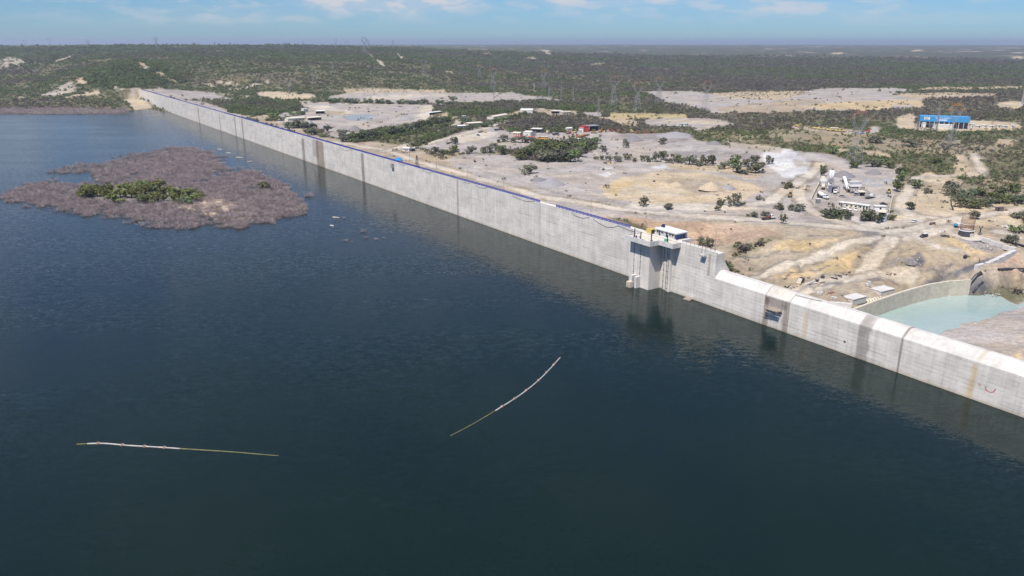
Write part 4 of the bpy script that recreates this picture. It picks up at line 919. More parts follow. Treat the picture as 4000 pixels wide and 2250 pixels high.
def twig_mb(seed, n=46):
    r = random.Random(seed); mb = MB()
    def stick(a, b, w):
        t = (b - a).normalized(); x = t.cross(Vector((r.gauss(0,1), r.gauss(0,1), r.gauss(0,1)))).normalized() * w
        mb.add([a - x, a + x, b + x * .35, b - x * .35], [(0,1,2,3)])
    for i in range(n // 4):
        a = r.uniform(0, 6.28); l = r.uniform(.35, .6); e = r.uniform(.5, 1.25)
        p0 = Vector((r.uniform(-.12,.12), r.uniform(-.12,.12), -.15)); p1 = p0 + Vector((math.cos(a) * math.cos(e), math.sin(a) * math.cos(e), math.sin(e))) * l
        stick(p0, p1, .010)
        for k in range(5):
            q = p0.lerp(p1, r.uniform(.45, 1)); a2 = a + r.uniform(-1.1, 1.1); e2 = r.uniform(-.1, 1.2); l2 = r.uniform(.14, .34)
            q2 = q + Vector((math.cos(a2) * math.cos(e2), math.sin(a2) * math.cos(e2), math.sin(e2))) * l2
            stick(q, q2, .0065)
            if k % 2: stick(q.lerp(q2, .5), q2 + Vector((r.uniform(-.15,.15), r.uniform(-.15,.15), r.uniform(0,.12))), .005)
    return mb
def proto(name, me):
    return bpy.data.objects.new(name, me)     # never linked: only instanced by the cover objects
def cover(name, pts, rot, scl, protos, label, cat, flat=None):
    """one 'stuff' object: points carrying size and turn, instanced by geometry nodes"""
    me = bpy.data.meshes.new(name); n = len(pts)
    me.vertices.add(n); me.vertices.foreach_set('co', np.asarray(pts, np.float32).ravel())
    for nm, arr, ty in (('scl', scl, 'FLOAT'), ('rot', rot, 'FLOAT')):
        a = me.attributes.new(nm, ty, 'POINT'); a.data.foreach_set('value', np.asarray(arr, np.float32))
    a = me.attributes.new('pick', 'INT', 'POINT'); a.data.foreach_set('value', rng.integers(0, len(protos), n).astype(np.int32))
    me.update()
    o = bpy.data.objects.new(name, me); COL.objects.link(o); tag(o, label, cat, kind='stuff')
    ng = bpy.data.node_groups.new(name + '_scatter', 'GeometryNodeTree')
    ng.interface.new_socket('Geometry', in_out='INPUT', socket_type='NodeSocketGeometry'); ng.interface.new_socket('Geometry', in_out='OUTPUT', socket_type='NodeSocketGeometry')
    gi = ng.nodes.new('NodeGroupInput'); goo = ng.nodes.new('NodeGroupOutput')
    iop = ng.nodes.new('GeometryNodeInstanceOnPoints'); jo = ng.nodes.new('GeometryNodeJoinGeometry')
    for p in reversed(protos):
        ob = ng.nodes.new('GeometryNodeObjectInfo'); ob.inputs['Object'].default_value = p; ob.inputs['As Instance'].default_value = True
        ng.links.new(ob.outputs['Geometry'], jo.inputs[0])
    def na(nm, ty):
        q = ng.nodes.new('GeometryNodeInputNamedAttribute'); q.data_type = ty; q.inputs['Name'].default_value = nm; return q.outputs[0]
    cr = ng.nodes.new('ShaderNodeCombineXYZ'); ng.links.new(na('rot', 'FLOAT'), cr.inputs[2])
    cs = ng.nodes.new('ShaderNodeCombineXYZ'); s_ = na('scl', 'FLOAT')
    for i in range(3): ng.links.new(s_, cs.inputs[i])
    ng.links.new(gi.outputs[0], iop.inputs['Points']); ng.links.new(jo.outputs[0], iop.inputs['Instance']); iop.inputs['Pick Instance'].default_value = True
    ng.links.new(na('pick', 'INT'), iop.inputs['Instance Index']); ng.links.new(cr.outputs[0], iop.inputs['Rotation']); ng.links.new(cs.outputs[0], iop.inputs['Scale'])
    ng.links.new(iop.outputs[0], goo.inputs[0])
    md = o.modifiers.new('scatter', 'NODES'); md.node_group = ng
    return o
def bushes(m, tagn): return [proto(tagn, raw_mesh(crown_mb(300 + i, 60, .10 - .008 * (i % 3), [3,9,5,12,6,8][i], [.42,.62,.85,.38,.55,.7][i]), tagn, m)) for i in range(6)]
# broad cover of the plain, hills and banks
dAZ = azs[1] - azs[0]; dDr = np.gradient(Ds)[:, None]
area = DD * dAZ * dDr
wD = 2.9 + np.clip(DD - 600, 0, 4000) * 0.0019
nd = dens * 0.80 / wD ** 2 * (1 - sstep(DD, 3300, 3900)) * (np.abs(AZ) < R(37.5)) * (TZ > -15.5)
patch = fbm(TX / 55, TY / 55, 4, 71); clear = sstep(patch, 0.33, 0.52)
nd = nd * np.where(np.isin(cls, [names.index('scrub')]), 0.45 + 0.55 * clear, np.where(cls == names.index('thicket'), 1.0, 0.25 + 1.5 * clear)) * dry
cnt = rng.poisson(nd * area)
ii, jj = np.where(cnt > 0); rep = cnt[ii, jj]; ii = np.repeat(ii, rep); jj = np.repeat(jj, rep)
fa = rng.random(len(ii)) - .5; fd = rng.random(len(ii)) - .5
A_ = azs[jj] + fa * dAZ; D_ = Ds[ii] + fd * dDr[ii, 0]
bx_, by_ = np.sin(A_) * D_, np.cos(A_) * D_
def zinterp(A, D):
    i = np.clip(np.searchsorted(Ds, D) - 1, 0, len(Ds) - 2); j = np.clip(((A - azs[0]) / dAZ).astype(int), 0, NAZ - 2)
    a = (D - Ds[i]) / (Ds[i+1] - Ds[i]); b = (A - azs[j]) / dAZ
    return TZ[i,j]*(1-a)*(1-b) + TZ[i+1,j]*a*(1-b) + TZ[i,j+1]*(1-a)*b + TZ[i+1,j+1]*a*b
bz_ = zinterp(A_, D_) - 0.1
sc_ = wD[ii, jj] * np.clip(np.exp(rng.normal(-.06, .40, len(ii))), .3, 1.9) * np.where(cls[ii, jj] == names.index('thicket'), 1.35, 1.0) * np.where(np.isin(cls[ii, jj], [names.index(k) for k in ('sand','sandscrub','earth','red')]), 0.6, 1.0)
ro_ = rng.random(len(ii)) * 6.28
tn = (fbm(bx_ / 260, by_ / 130, 4, 81) - .5) * 1.5 + .5 + rng.normal(0, .10, len(ii)) - 0.10 * sstep(PX[ii, jj], 1300, 2300) + 0.05 * sstep(D_, 1600, 900) * (cls[ii, jj] == names.index('scrub')) * 0
tn = tn + np.where(cls[ii, jj] == names.index('thicket'), .10, 0)
tn = tn + 0.09 * (1 - sstep(PX[ii, jj], 1200, 2200)); k0 = tn > .53; k2 = tn < .39; k1 = ~k0 & ~k2
for k_, m_, nm, lab in ((k0, L_GREEN, 'green_scrub', 'mid green leafy scrub massed over the hills and thickets'), (k1, L_OLIVE, 'olive_scrub', 'dull olive scrub spread over the plain behind the dam'), (k2, L_GREY, 'dry_scrub', 'leafless greyish brown scrub mixed through the green')):
    cover(nm, np.stack([bx_, by_, bz_], -1)[k_], ro_[k_], sc_[k_], bushes(m_, nm + '_bush'), lab, 'scrub')
print('cover instances', len(ii))
# loose stones over the bare works ground
rk = np.isin(cls, [names.index(k) for k in ('gravel','earth','sand','dgravel','red','yellow','rock','white','verge','rocky','sandscrub')]) & dry & (DD < 760) & (TZ > -17.5) & (np.abs(AZ) < R(37))
rc = rng.poisson(rk * area * (0.010 + 0.10 * sstep(fbm(TX / 16, TY / 16, 4, 95), 0.58, 0.74)) * np.where(np.isin(cls, [names.index('rock'), names.index('verge')]), 3.0, 1.0) * sstep(DD, 800, 350))
i2, j2 = np.where(rc > 0); r2 = rc[i2, j2]; i2 = np.repeat(i2, r2); j2 = np.repeat(j2, r2)
A2 = azs[j2] + (rng.random(len(i2)) - .5) * dAZ; D2 = Ds[i2] + (rng.random(len(i2)) - .5) * dDr[i2, 0]
def stone_mesh(seed, m):
    bm = bmesh.new(); bmesh.ops.create_icosphere(bm, subdivisions=1, radius=.5); r = random.Random(seed)
    for v in bm.verts: v.co = Vector((v.co.x * r.uniform(.7,1.4), v.co.y * r.uniform(.7,1.2), v.co.z * r.uniform(.5,.9)))
    me = bpy.data.meshes.new('loose_stone'); bm.to_mesh(me); bm.free(); me.materials.append(m); return me
SM = [mat('pale_stone', (.50,.47,.43), .95), mat('brown_stone', (.24,.20,.165), .95), mat('grey_stone', (.30,.29,.29), .95)]
cover('loose_stones', np.stack([np.sin(A2) * D2, np.cos(A2) * D2, zinterp(A2, D2)], -1), rng.random(len(i2)) * 6.28, np.exp(rng.normal(-.75, .45, len(i2))), [proto('loose_stone', stone_mesh(60 + k, SM[k % 3])) for k in range(6)], 'loose stones and rubble strewn over the bare works ground', 'stones')
# drowned thicket of the island and the strip along the far bank
ISL = [[(0,752),(60,728),(160,712),(330,718),(420,722),(390,700),(350,678),(420,650),(560,622),(640,592),(700,575),(760,578),(820,600),(860,630),(890,655),(800,672),(840,690),(900,670),(940,660),(1010,672),(1060,690),(1100,720),(1160,750),(1180,770),(1200,805),(1185,840),(1090,855),(1000,870),(930,885),(840,880),(730,885),(690,890),(600,885),(560,850),(480,845),(400,838),(330,840),(280,820),(200,812),(150,800),(60,785),(10,775)],
       [(180,668),(240,658),(330,640),(420,630),(520,610),(640,580),(650,592),(540,625),(430,650),(360,672),(250,676)]]
isl_pts = []
for poly, dn in ((ISL[0], 8200), (ISL[1], 330)):
    poly = np.array(poly, float); W2 = np.array([P(x, y, 0.5)[:2] for x, y in poly]); lo = W2.min(0); hi = W2.max(0)
    q = rng.random((dn * 4, 2)) * (hi - lo) + lo
    px, py = project(q[:, 0], q[:, 1], np.full(len(q), .5))
    jx_ = (fbm(q[:,0]/7, q[:,1]/7, 3, 91) - .5) * 70; jy_ = (fbm(q[:,0]/7+40, q[:,1]/7, 3, 92) - .5) * 34
    loose = np.where(rng.random(len(q)) < .22, 2.4, 1.0); jx_ = jx_ * loose; jy_ = jy_ * loose
    k = inpoly(px + jx_, py + jy_, poly) & (fbm(q[:,0]/12, q[:,1]/12, 3, 93) > .24)
    q = q[k][:dn]; isl_pts.append(q)
q = np.vstack(isl_pts); px, py = project(q[:,0], q[:,1], np.full(len(q), .5))
GREENP = [(310,742),(420,728),(560,722),(700,730),(780,752),(790,778),(700,795),(560,790),(420,782),(340,775)]
BAREP = [(700,805),(800,780),(900,780),(950,800),(880,835),(780,850),(700,830)]
core = inpoly(px, py, GREENP); bare = inpoly(px, py, BAREP) & (rng.random(len(px)) < .45)
q = q[~core & ~bare]
sx_ = []
# strip of drowned bushes along the far bank
for _ in range(1500):
    x = rng.uniform(-60, 500); y = rng.uniform(426, 446); p = P(x, y, 0.2); sx_.append(p[:2])
qq = np.vstack([q, np.array(sx_)])
h_ = np.maximum(height(qq[:,0], qq[:,1]), -0.3)
cover('drowned_thicket', np.column_stack([qq, h_ - .15]), rng.random(len(qq)) * 6.28, np.exp(rng.normal(1.38, .26, len(qq))), [proto('drowned_bush_twigs', raw_mesh(twig_mb(500 + i, 84), 'drowned_bush_twigs', DEADM)) for i in range(5)], 'mass of bare purplish drowned bushes on the island and along the far bank', 'thicket')

# ------------------------------------------------------------------ single trees
def trunk_mb(seed):
    r = random.Random(seed); mb = MB()
    mb.tube([(0,0,-.03),(r.uniform(-.03,.03),r.uniform(-.03,.03),.12),(r.uniform(-.05,.05),r.uniform(-.05,.05),.27)], [.035,.027,.02], 6)
    for i in range(5):
        a = r.uniform(0,6.28) + i * 1.25; mb.tube([(0,0,.13),(math.cos(a)*.13,math.sin(a)*.13,.27),(math.cos(a)*.27,math.sin(a)*.27,.42)], [.02,.014,.006], 5)
    return mb
TREEK = {}
for kind, m_ in (('green', L_GREEN), ('mesq', L_MESQ), ('olive', L_OLIVE), ('dark', L_DARK), ('grey', L_GREY), ('isle', leaf_mat('yellow_green_leaves', (.165,.180,.055), .3, .03))):
    TREEK[kind] = [(raw_mesh(crown_mb(hash((kind, i)) % 997 if False else 40 + i * 7 + len(kind), 330, .062, 10, .80), 'crown', m_), raw_mesh(trunk_mb(70 + i), 'trunk', BARK)) for i in range(4)]
def tree(p, w, h, kind, label, group, name='mesquite_tree', cat='tree'):
    e = empty(name, (p[0], p[1], p[2] - .1), random.uniform(0, 6.28), label, cat, group)
    cm, tm_ = random.choice(TREEK[kind])
    for nm, me in (('crown', cm), ('trunk', tm_)):
        o = bpy.data.objects.new(nm, me); COL.objects.link(o); o.parent = e; o.scale = (w * 1.12, w * 1.12, h * 1.32)
    return e
def trees(lst, kind, label, group, **kw):
    for x, y, w, h in lst:
        p = ground(x, y) if kw.get('name') != 'island_bush' else Vector(P(x, y, 0.7)); m = mpp(p)
        tree(p, max(w * m * 1.2, 1.2), max(h * m * 1.2, 1.0), kind if isinstance(kind, str) else random.choice(kind), label, group, **kw)
trees([(2070,680,58,38)], 'mesq', 'lone round bushy tree on the open grey gravel with its shadow', 'single trees')
trees([(2040,626,60,42),(2075,614,55,40),(2105,602,60,40),(2140,630,70,48),(2185,632,75,52),(2230,630,70,46),(2255,612,60,40),(2200,597,70,42),(2150,587,70,42),(2112,572,50,32),(2270,592,60,40),(2302,577,50,38),(2230,572,60,32),(2050,600,44,30),(2320,560,40,26)], ['mesq','green'], 'spreading tree of the dense grove in the gravel yard', 'grove in the gravel yard')
trees([(1842,600,40,30),(1896,596,38,26),(1937,588,38,28),(1968,604,50,36),(1780,594,42,28),(1725,600,30,20),(1752,604,30,20),(1700,594,34,22)], ['mesq','green'], 'rounded tree in the row beside the truck yard', 'row by the truck yard')
trees([(1779,562,32,30)], 'green', 'dark tree shading the flatbed truck in the yard', 'single trees')
trees([(1966,553,36,26),(2008,557,34,20),(2040,556,52,28),(2075,556,40,20),(1950,556,24,12)], ['mesq','olive'], 'bush in front of the red trailers', 'bushes by the trailers')
trees([(2354,594,30,28),(2328,622,18,12),(2352,623,20,16),(2380,626,26,20),(2412,630,34,20),(2450,625,28,20),(2475,633,22,18),(2505,630,18,24),(2528,632,26,24),(2405,603,14,9),(2443,607,20,9),(2464,608,14,8)], ['mesq','olive'], 'small shrub scattered on the gravel between grove and tree row', 'shrubs on the gravel', name='shrub', cat='shrub')
trees([(2445,578,20,34)], 'mesq', 'slender upright tree alone in the grey yard', 'single trees')
trees([(2558,632,34,38),(2592,624,36,36),(2636,632,44,30),(2692,642,44,38),(2757,645,40,42),(2785,641,36,36),(2866,653,62,52),(2828,660,40,28),(2884,675,50,32),(2950,638,40,32),(2953,675,60,42),(2610,636,30,20),(2660,636,30,20),(2725,648,30,22),(2910,650,34,30),(2912,680,36,22)], ['mesq','olive','green'], 'tree of the belt dividing the grey yard from the sand pit', 'belt above the sand pit')
trees([(3006,642,26,34)], 'mesq', 'small tree at the foot of the white rubble bank', 'single trees')
trees([(2592,562,36,24)], 'mesq', 'bush on the edge of the dark gravel heap', 'single trees')
trees([(3217,690,30,48)], 'dark', 'tall dark tree leaning beside the cement silo', 'single trees')
trees([(3500,748,36,52),(3515,706,38,40),(3520,680,36,34)], 'green', 'dark green tree along the plant yard edge by the dirt road', 'trees at the yard edge')
trees([(3575,735,44,38),(3625,756,28,22),(3712,760,52,46),(3560,722,26,24)], ['green','mesq'], 'tree standing on the sandy ground by the utility poles', 'trees on the sand')
trees([(3075,735,44,30),(3040,818,40,28),(3110,822,50,26),(3057,874,24,42),(3090,812,20,12)], ['mesq','olive'], 'bush on the terrace beside the curving haul road', 'bushes by the haul road', name='shrub', cat='shrub')
trees([(3225,847,60,36),(3255,850,60,36),(3290,852,55,34),(3320,852,36,24),(3405,866,64,44),(3478,860,30,26),(3385,862,40,30)], 'dark', 'dark tree of the hedge before the concrete plant wall', 'hedge before the plant')
trees([(3561,818,38,32)], 'dark', 'round dark bush by the leaning utility pole', 'single trees')
trees([(3800,854,44,38)], 'mesq', 'tree casting shade behind the rebar cage', 'single trees')
trees([(3757,812,56,38),(3820,816,60,38),(3790,800,50,36),(3850,805,50,36),(3880,790,60,36),(3930,790,60,36),(3975,795,50,40),(3780,770,50,34),(3840,765,60,36),(3900,760,60,36),(3960,750,60,40),(3740,785,36,30),(3700,735,40,30)], ['green','dark','olive'], 'tree of the thick stand beyond the junction', 'stand beyond the junction')
trees([(3963,906,48,30),(3950,950,46,36),(3970,855,40,26),(3990,850,30,24)], ['mesq','green'], 'bush by the white debris heap and dark pipe', 'bushes by the debris', name='shrub', cat='shrub')
trees([(2518,804,44,36),(2606,816,46,24),(2815,802,32,30),(2864,804,46,48),(2900,803,22,16),(2940,847,42,20),(2986,844,32,18),(2804,822,24,20)], ['mesq','olive'], 'feathery shrub on the sand pit floor', 'shrubs in the sand pit', name='shrub', cat='shrub')
trees([(2734,956,26,32),(2765,964,34,38),(2966,964,30,28),(2893,982,46,36),(2915,975,34,24)], ['mesq','grey'], 'bush on the eroded slope behind the wall end', 'bushes on the slope', name='shrub', cat='shrub')
trees([(1773,396,32,22),(1719,409,36,20),(1657,409,28,24),(1436,403,34,22),(1385,403,40,22),(1320,399,50,18),(1862,412,24,18),(1480,403,36,15),(1520,405,36,15),(1560,406,36,16),(1600,407,36,15),(1630,407,34,16),(1350,400,34,16),(1290,397,40,14),(1750,410,30,15),(1800,411,30,14),(1830,412,26,14),(1905,412,30,16)], ['dark','green'], 'dark tree in the long row between the two gravel yards', 'row between the yards')
trees([(1168,500,46,32),(1125,497,50,24),(1203,500,38,24),(1145,500,44,24),(1228,499,24,16),(1278,516,36,26),(1218,527,40,26),(1261,535,24,12),(1342,527,46,22),(1195,520,30,18)], ['green','dark','mesq'], 'bush between the low houses and the dam crest', 'bushes behind the crest')
trees([(1075,462,60,22),(1100,470,50,18),(1150,452,44,18),(1180,448,40,16),(1060,472,40,14)], 'green', 'tree around the low houses by the pond yard', 'trees by the houses')
trees([(1820,485,48,28),(1904,495,38,20),(1861,502,24,18),(1834,508,24,20),(1890,495,30,16)], 'dark', 'shade tree by the pale roofed house', 'trees by the pale house')
trees([(1937 + 12*i, 484 - 3.4*i, 26, 20) for i in range(10)], 'green', 'clipped tree of the hedge along the access road', 'hedge on the access road')
trees([(1350 + i*22, 554 - i*3.2, 46, 28 + (i % 3) * 4) for i in range(14)] + [(1480 + i*22, 530 - i*4, 44, 30) for i in range(13)], ['green','dark','mesq'], 'tree of the thick belt slanting behind the crest road', 'belt behind the crest road')
trees([(1615 + i*16, 572 - i*5.4, 28, 17) for i in range(12)], ['mesq','olive','green'], 'bush in the roadside hedge of the truck yard', 'roadside hedge')
trees([(450,790,56,36),(560,792,60,36),(620,790,60,40),(740,770,56,36),(780,780,50,34),(330,768,60,42),(355,758,60,40),(400,750,52,36),(500,748,60,38),(560,742,60,40),(620,742,60,40),(700,772,60,40),(340,770,52,40),(380,768,50,42),(425,776,50,40),(470,770,52,38),(515,772,54,42),(555,765,50,42),(598,758,60,48),(640,768,50,40),(690,790,50,34),(720,800,50,32),(760,790,46,36),(660,752,44,30),(440,752,44,30)], ['isle','isle','green'], 'leafy green bush on the dry core of the island', 'green bushes on the island', name='island_bush', cat='bush')
trees([(1028,735,56,30)], 'olive', 'single olive bush among the bare bushes near the island tip', 'single trees', name='island_bush', cat='bush')
trees([(3660,640,50,26),(3420,560,60,30),(3560,570,60,30),(3250,600,40,30),(3340,655,44,26),(3410,650,60,28),(3450,645,50,26),(3480,655,50,28)], ['green','mesq'], 'larger tree rising from the scrub below the pylons', 'trees below the pylons')
trees([(3700,470,40,26),(3740,478,36,30),(3540,440,24,24)], 'green', 'tree beside the blue pumping station', 'trees by the station')
# drowned bushes standing alone in open water
DTW = [raw_mesh(twig_mb(800 + i, 90), 'twigs', DEADM) for i in range(4)]; DST = raw_mesh(MB().tube([(0,0,-.3),(.02,0,.12),(.05,.02,.3)], [.03,.022,.012], 6), 'stem', BARK)
for x, y, w in [(1320,852,22),(1345,852,18),(1420,905,34),(1428,930,26),(1350,940,22),(1372,945,14),(1455,905,12),(1470,935,20),(1500,930,14),(1385,880,12),(240,810,30),(300,835,30),(450,850,40),(555,880,50),(215,668,40),(190,672,24),(280,652,30),(470,610,24),(500,602,18),(360,640,20),(1192,820,30)]:
    p = Vector(P(x, y, 0)); m = mpp(p) * w
    e = empty('drowned_bush', (p.x, p.y, 0), random.uniform(0, 6.28), 'bare drowned bush poking out of open water by itself', 'bush', 'drowned bushes in open water')
    for nm, me in (('twigs', random.choice(DTW)), ('stem', DST)):
        o = bpy.data.objects.new(nm, me); COL.objects.link(o); o.parent = e; o.scale = (m, m, m * .8)
# floating logs
LOG = mat('bleached_driftwood', (.55,.48,.40), 0.9, var=0.3)
for (x0, y0, x1, y1, l) in [(850,582,868,584,0),(885,597,906,599,0),(922,614,948,616,0),(965,632,988,630,0),(845,640,885,634,0),(370,702,390,702,0),(1300,848,1325,852,0),(1290,880,1304,884,0)]:
    a = Vector(P(x0, y0, .1)); b2 = Vector(P(x1, y1, .1)); e = empty('floating_log', a, 0, 'pale driftwood log floating in the reservoir near the island', 'log', 'driftwood on the reservoir')
    d_ = b2 - a
    MB().tube([(0,0,0), d_*.5 + Vector((0,0,.1)), d_], [.28,.32,.2], 7).build('trunk', LOG, e); MB().tube([d_*.6, d_*.6 + Vector((.5,.6,.8))], [.1,.04], 5).build('branch', LOG, e)
# ------------------------------------------------------------------ works site, vehicles and buildings
def M(n, c, r=0.55, **k): return mat(n, c, r, **k)
TYRE = M('tyre_rubber', (.03,.03,.03), 0.8); GLASS = M('vehicle_glass', (.03,.04,.05), 0.12); CHAS = M('chassis_black', (.045,.045,.05), 0.6)
VWHITE = M('vehicle_white', (.74,.74,.73), 0.35, var=0.12); VRED = M('vehicle_red', (.50,.06,.05), 0.45); VYEL = M('machine_yellow', (.68,.52,.16), 0.5); VORG = M('machine_orange', (.60,.30,.08), 0.5)
VDARK = M('vehicle_dark', (.06,.055,.065), 0.35); VBLUE = M('vehicle_blue', (.06,.13,.40), 0.4); VSILV = M('vehicle_silver', (.42,.43,.45), 0.3, metal=0.4); VRUST = M('rusted_steel', (.20,.10,.065), 0.85, var=0.4); VPINK = M('faded_red', (.62,.16,.17), 0.6)
LAMP = M('lamp_lens', (.75,.72,.6), 0.2); TANC = M('cream_paint', (.70,.64,.50), 0.6)
def heading(a, b): return math.atan2(b.y - a.y, b.x - a.x)
def spot(name, a, b, label, cat, group=None):
    """a thing at photo pixel a, its local x axis pointing towards photo pixel b"""
    pa, pb = ground(*a), ground(*b)
    return empty(name, (pa.x, pa.y, pa.z), heading(pa, pb), label, cat, group)
def wheels(e, xs, y, r=.38, w=.26):
    for x in xs:
        for s in (-1, 1):
            wv = MB().cyl((x, s * y - w / 2, r), r, w, 12, 'Y').build('wheel', TYRE, e); MB().cyl((x, s * y - w / 2 - .01, r), r * .5, w + .02, 8, 'Y').build('rim', GALV, wv)
def pickup(e, m):
    MB().extrude_y([(-2.6,.45),(2.6,.45),(2.65,.75),(2.5,1.0),(1.15,1.08),(-2.6,1.08)], -.92, .92).build('body', m, e)
    MB().extrude_y([(-.75,1.08),(1.35,1.08),(.65,1.78),(-.55,1.80)], -.82, .82).build('cab', m, e)
    MB().extrude_y([(.72,1.70),(1.30,1.13),(1.36,1.16),(.78,1.74)], -.74, .74).build('windscreen', GLASS, e)
    for s in (-1, 1): MB().box(-.6, .75, s * .83 - .01, s * .83 + .01, 1.15, 1.6).build('side_window', GLASS, e)
    MB().box(-2.45, -.85, -.78, .78, 1.0, 1.11).build('load_bed', CHAS, e)
    for s in (-1, 1): MB().box(2.6, 2.68, s * .7 - .16, s * .7 + .16, .72, .9).build('headlight', LAMP, e)
    MB().box(2.62, 2.72, -.9, .9, .42, .6).build('bumper', CHAS, e)
    wheels(e, (-1.6, 1.65), .82)
def sedan(e, m, suv=False, roof=None):
    h = 1.0 if suv else .88
    MB().extrude_y([(-2.2,.35),(2.2,.35),(2.25,.6),(2.1,.78),(1.1,h),(-1.9,h),(-2.25,.8)], -.88, .88).build('body', m, e)
    top = 1.75 if suv else 1.42; back = -2.1 if suv else -1.5
    MB().extrude_y([(back,h),(1.15,h),(.35,top),(back + .35,top)], -.76, .76).build('cabin', GLASS, e)
    MB().box(back + .3, .4, -.72, .72, top, top + .05).build('roof', roof or m, e)
    for s in (-1, 1): MB().box(2.18, 2.27, s * .62 - .15, s * .62 + .15, .58, .72).build('headlight', LAMP, e)
    for s in (-1, 1): MB().box(-2.27, -2.18, s * .62 - .15, s * .62 + .15, .6, .75).build('tail_light', VRED, e)
    wheels(e, (-1.35, 1.35), .78, .33, .22)
def truck_front(e, m, x=3.0, nose=True):
    MB().extrude_y([(x - 1.9,.9),(x,.9),(x,1.9),(x - .35,2.75),(x - 1.9,2.8)], -1.15, 1.15).build('cab', m, e)
    MB().extrude_y([(x - .30,2.62),(x + .02,1.98),(x + .06,1.98),(x - .26,2.64)], -1.0, 1.0).build('windscreen', GLASS, e)
    for s in (-1, 1): MB().box(x - 1.4, x - .5, s * 1.16 - .01, s * 1.16 + .01, 1.95, 2.55).build('side_window', GLASS, e)
    if nose:
        MB().extrude_y([(x,.75),(x + 1.45,.75),(x + 1.45,1.5),(x,1.85)], -.85, .85).build('bonnet', m, e)
        for s in (-1, 1): MB().box(x + 1.44, x + 1.52, s * .8 - .17, s * .8 + .17, .95, 1.2).build('headlight', LAMP, e)
        MB().box(x + 1.42, x + 1.58, -1.1, 1.1, .5, .8).build('bumper', GALV, e)
def mixer(e, m=VWHITE):
    MB().box(-4.4, 4.2, -.45, .45, .75, 1.0).build('chassis', CHAS, e); truck_front(e, m, 2.6)
    d = MB(); d.tube([(-4.2,0,3.35),(-3.4,0,3.1),(-1.9,0,2.6),(-.2,0,2.25),(.5,0,2.1)], [.55,.95,1.3,1.15,.55], 14).build('drum', VWHITE, e, True)
    MB().extrude_y([(-4.6,1.2),(-4.0,1.2),(-4.1,3.4),(-4.7,4.0)], -.5, .5).build('chute', GALV, e); MB().box(.45, .75, -.9, .9, 1.0, 2.6).build('drum_stand', CHAS, e); MB().box(-4.1,-3.8,-.9,.9,1.0,2.4).build('drum_stand', CHAS, e)
    wheels(e, (-3.3, -2.0, 3.3), .95, .5, .34)
def flatbed(e, m, load=None):
    MB().box(-4.8, 3.6, -.45, .45, .75, 1.0).build('chassis', CHAS, e); truck_front(e, m, 2.6)
    MB().box(-5.0, .6, -1.25, 1.25, 1.05, 1.25).build('bed', VDARK, e)
    for i in range(4): 
        for s in (-1, 1): MB().box(-4.8 + i * 1.7, -4.65 + i * 1.7, s * 1.2 - .05, s * 1.2 + .05, 1.25, 2.1).build('stake', VRUST, e)
    if load:
        for i in range(5): MB().bar((-4.6 + i * .3, -.9 + i * .4, 1.35 + .12 * (i % 2)), (.3, -.9 + i * .4, 1.45 + .25 * (i % 3)), .22).build('beam', load, e)
    wheels(e, (-3.6, -2.3, 3.3), .95, .5, .34)
def crane_truck(e):
    flatbed(e, VWHITE, VRUST)
    MB().box(.7, 1.0, -.8, .8, 1.0, 2.6).build('crane_column', VDARK, e); MB().tube([(.85,0,2.6),(-.3,0,4.3),(-3.6,0,3.6),(-4.3,0,1.9)], .16, 6).build('crane_boom', VDARK, e); MB().box(-.6,.3,-.9,.9,1.26,1.9).build('tool_box', VRED, e)
def loader(e, m):
    MB().extrude_y([(-2.6,.9),(0,.9),(0,1.9),(-2.5,2.0)], -.95, .95).build('engine_body', m, e); MB().box(0, 1.6, -.6, .6, .8, 1.5).build('front_frame', m, e)
    MB().box(-.9, .5, -.75, .75, 1.9, 3.1).build('cab', GLASS, e); MB().box(-1.0, .6, -.85, .85, 3.1, 3.22).build('cab_roof', m, e)
    for s in (-1, 1): MB().tube([(.9, s * .6, 1.5), (2.3, s * .6, 1.35), (3.0, s * .6, .6)], .13, 6).build('lift_arm', m, e)
    MB().extrude_y([(2.8,.1),(3.9,.05),(3.95,.2),(3.1,.35),(3.0,1.1),(2.8,1.1)], -1.35, 1.35).build('bucket', CHAS, e)
    wheels(e, (-1.6, 1.3), 1.0, .75, .5)
def bus(e, m, roof=VWHITE):
    MB().box(-5.6, 5.6, -1.25, 1.25, .5, 2.0).build('body', m, e); MB().box(-5.5, 5.5, -1.2, 1.2, 2.0, 2.75).build('window_band', GLASS, e); MB().box(-5.6, 5.6, -1.27, 1.27, 2.75, 3.1).build('roof', roof, e)
    for x in (-5.55,-3.3,-1.1,1.1,3.3,5.35):
        for s in (-1, 1): MB().box(x, x + .2, s * 1.21 - .02, s * 1.21 + .02, 2.0, 2.75).build('pillar', m, e)
    wheels(e, (-3.6, 3.8), 1.1, .5, .3)
def trailer(e, m, L=9):
    MB().box(-L/2, L/2, -1.2, 1.2, 1.1, 2.0).build('bed', m, e); MB().box(-L/2, L/2, -.5, .5, .7, 1.1).build('chassis', CHAS, e)
    for i in range(int(L / 1.4)): 
        for s in (-1, 1): MB().box(-L/2 + .2 + i * 1.4, -L/2 + .34 + i * 1.4, s * 1.22 - .03, s * 1.22 + .03, 1.1, 2.1).build('rib', m, e)
    wheels(e, (-L/2 + 1.2, -L/2 + 2.4), .95, .5, .3); MB().box(L/2 - 1.5, L/2 - 1.3, -.8, .8, 0, 1.1).build('landing_leg', CHAS, e)
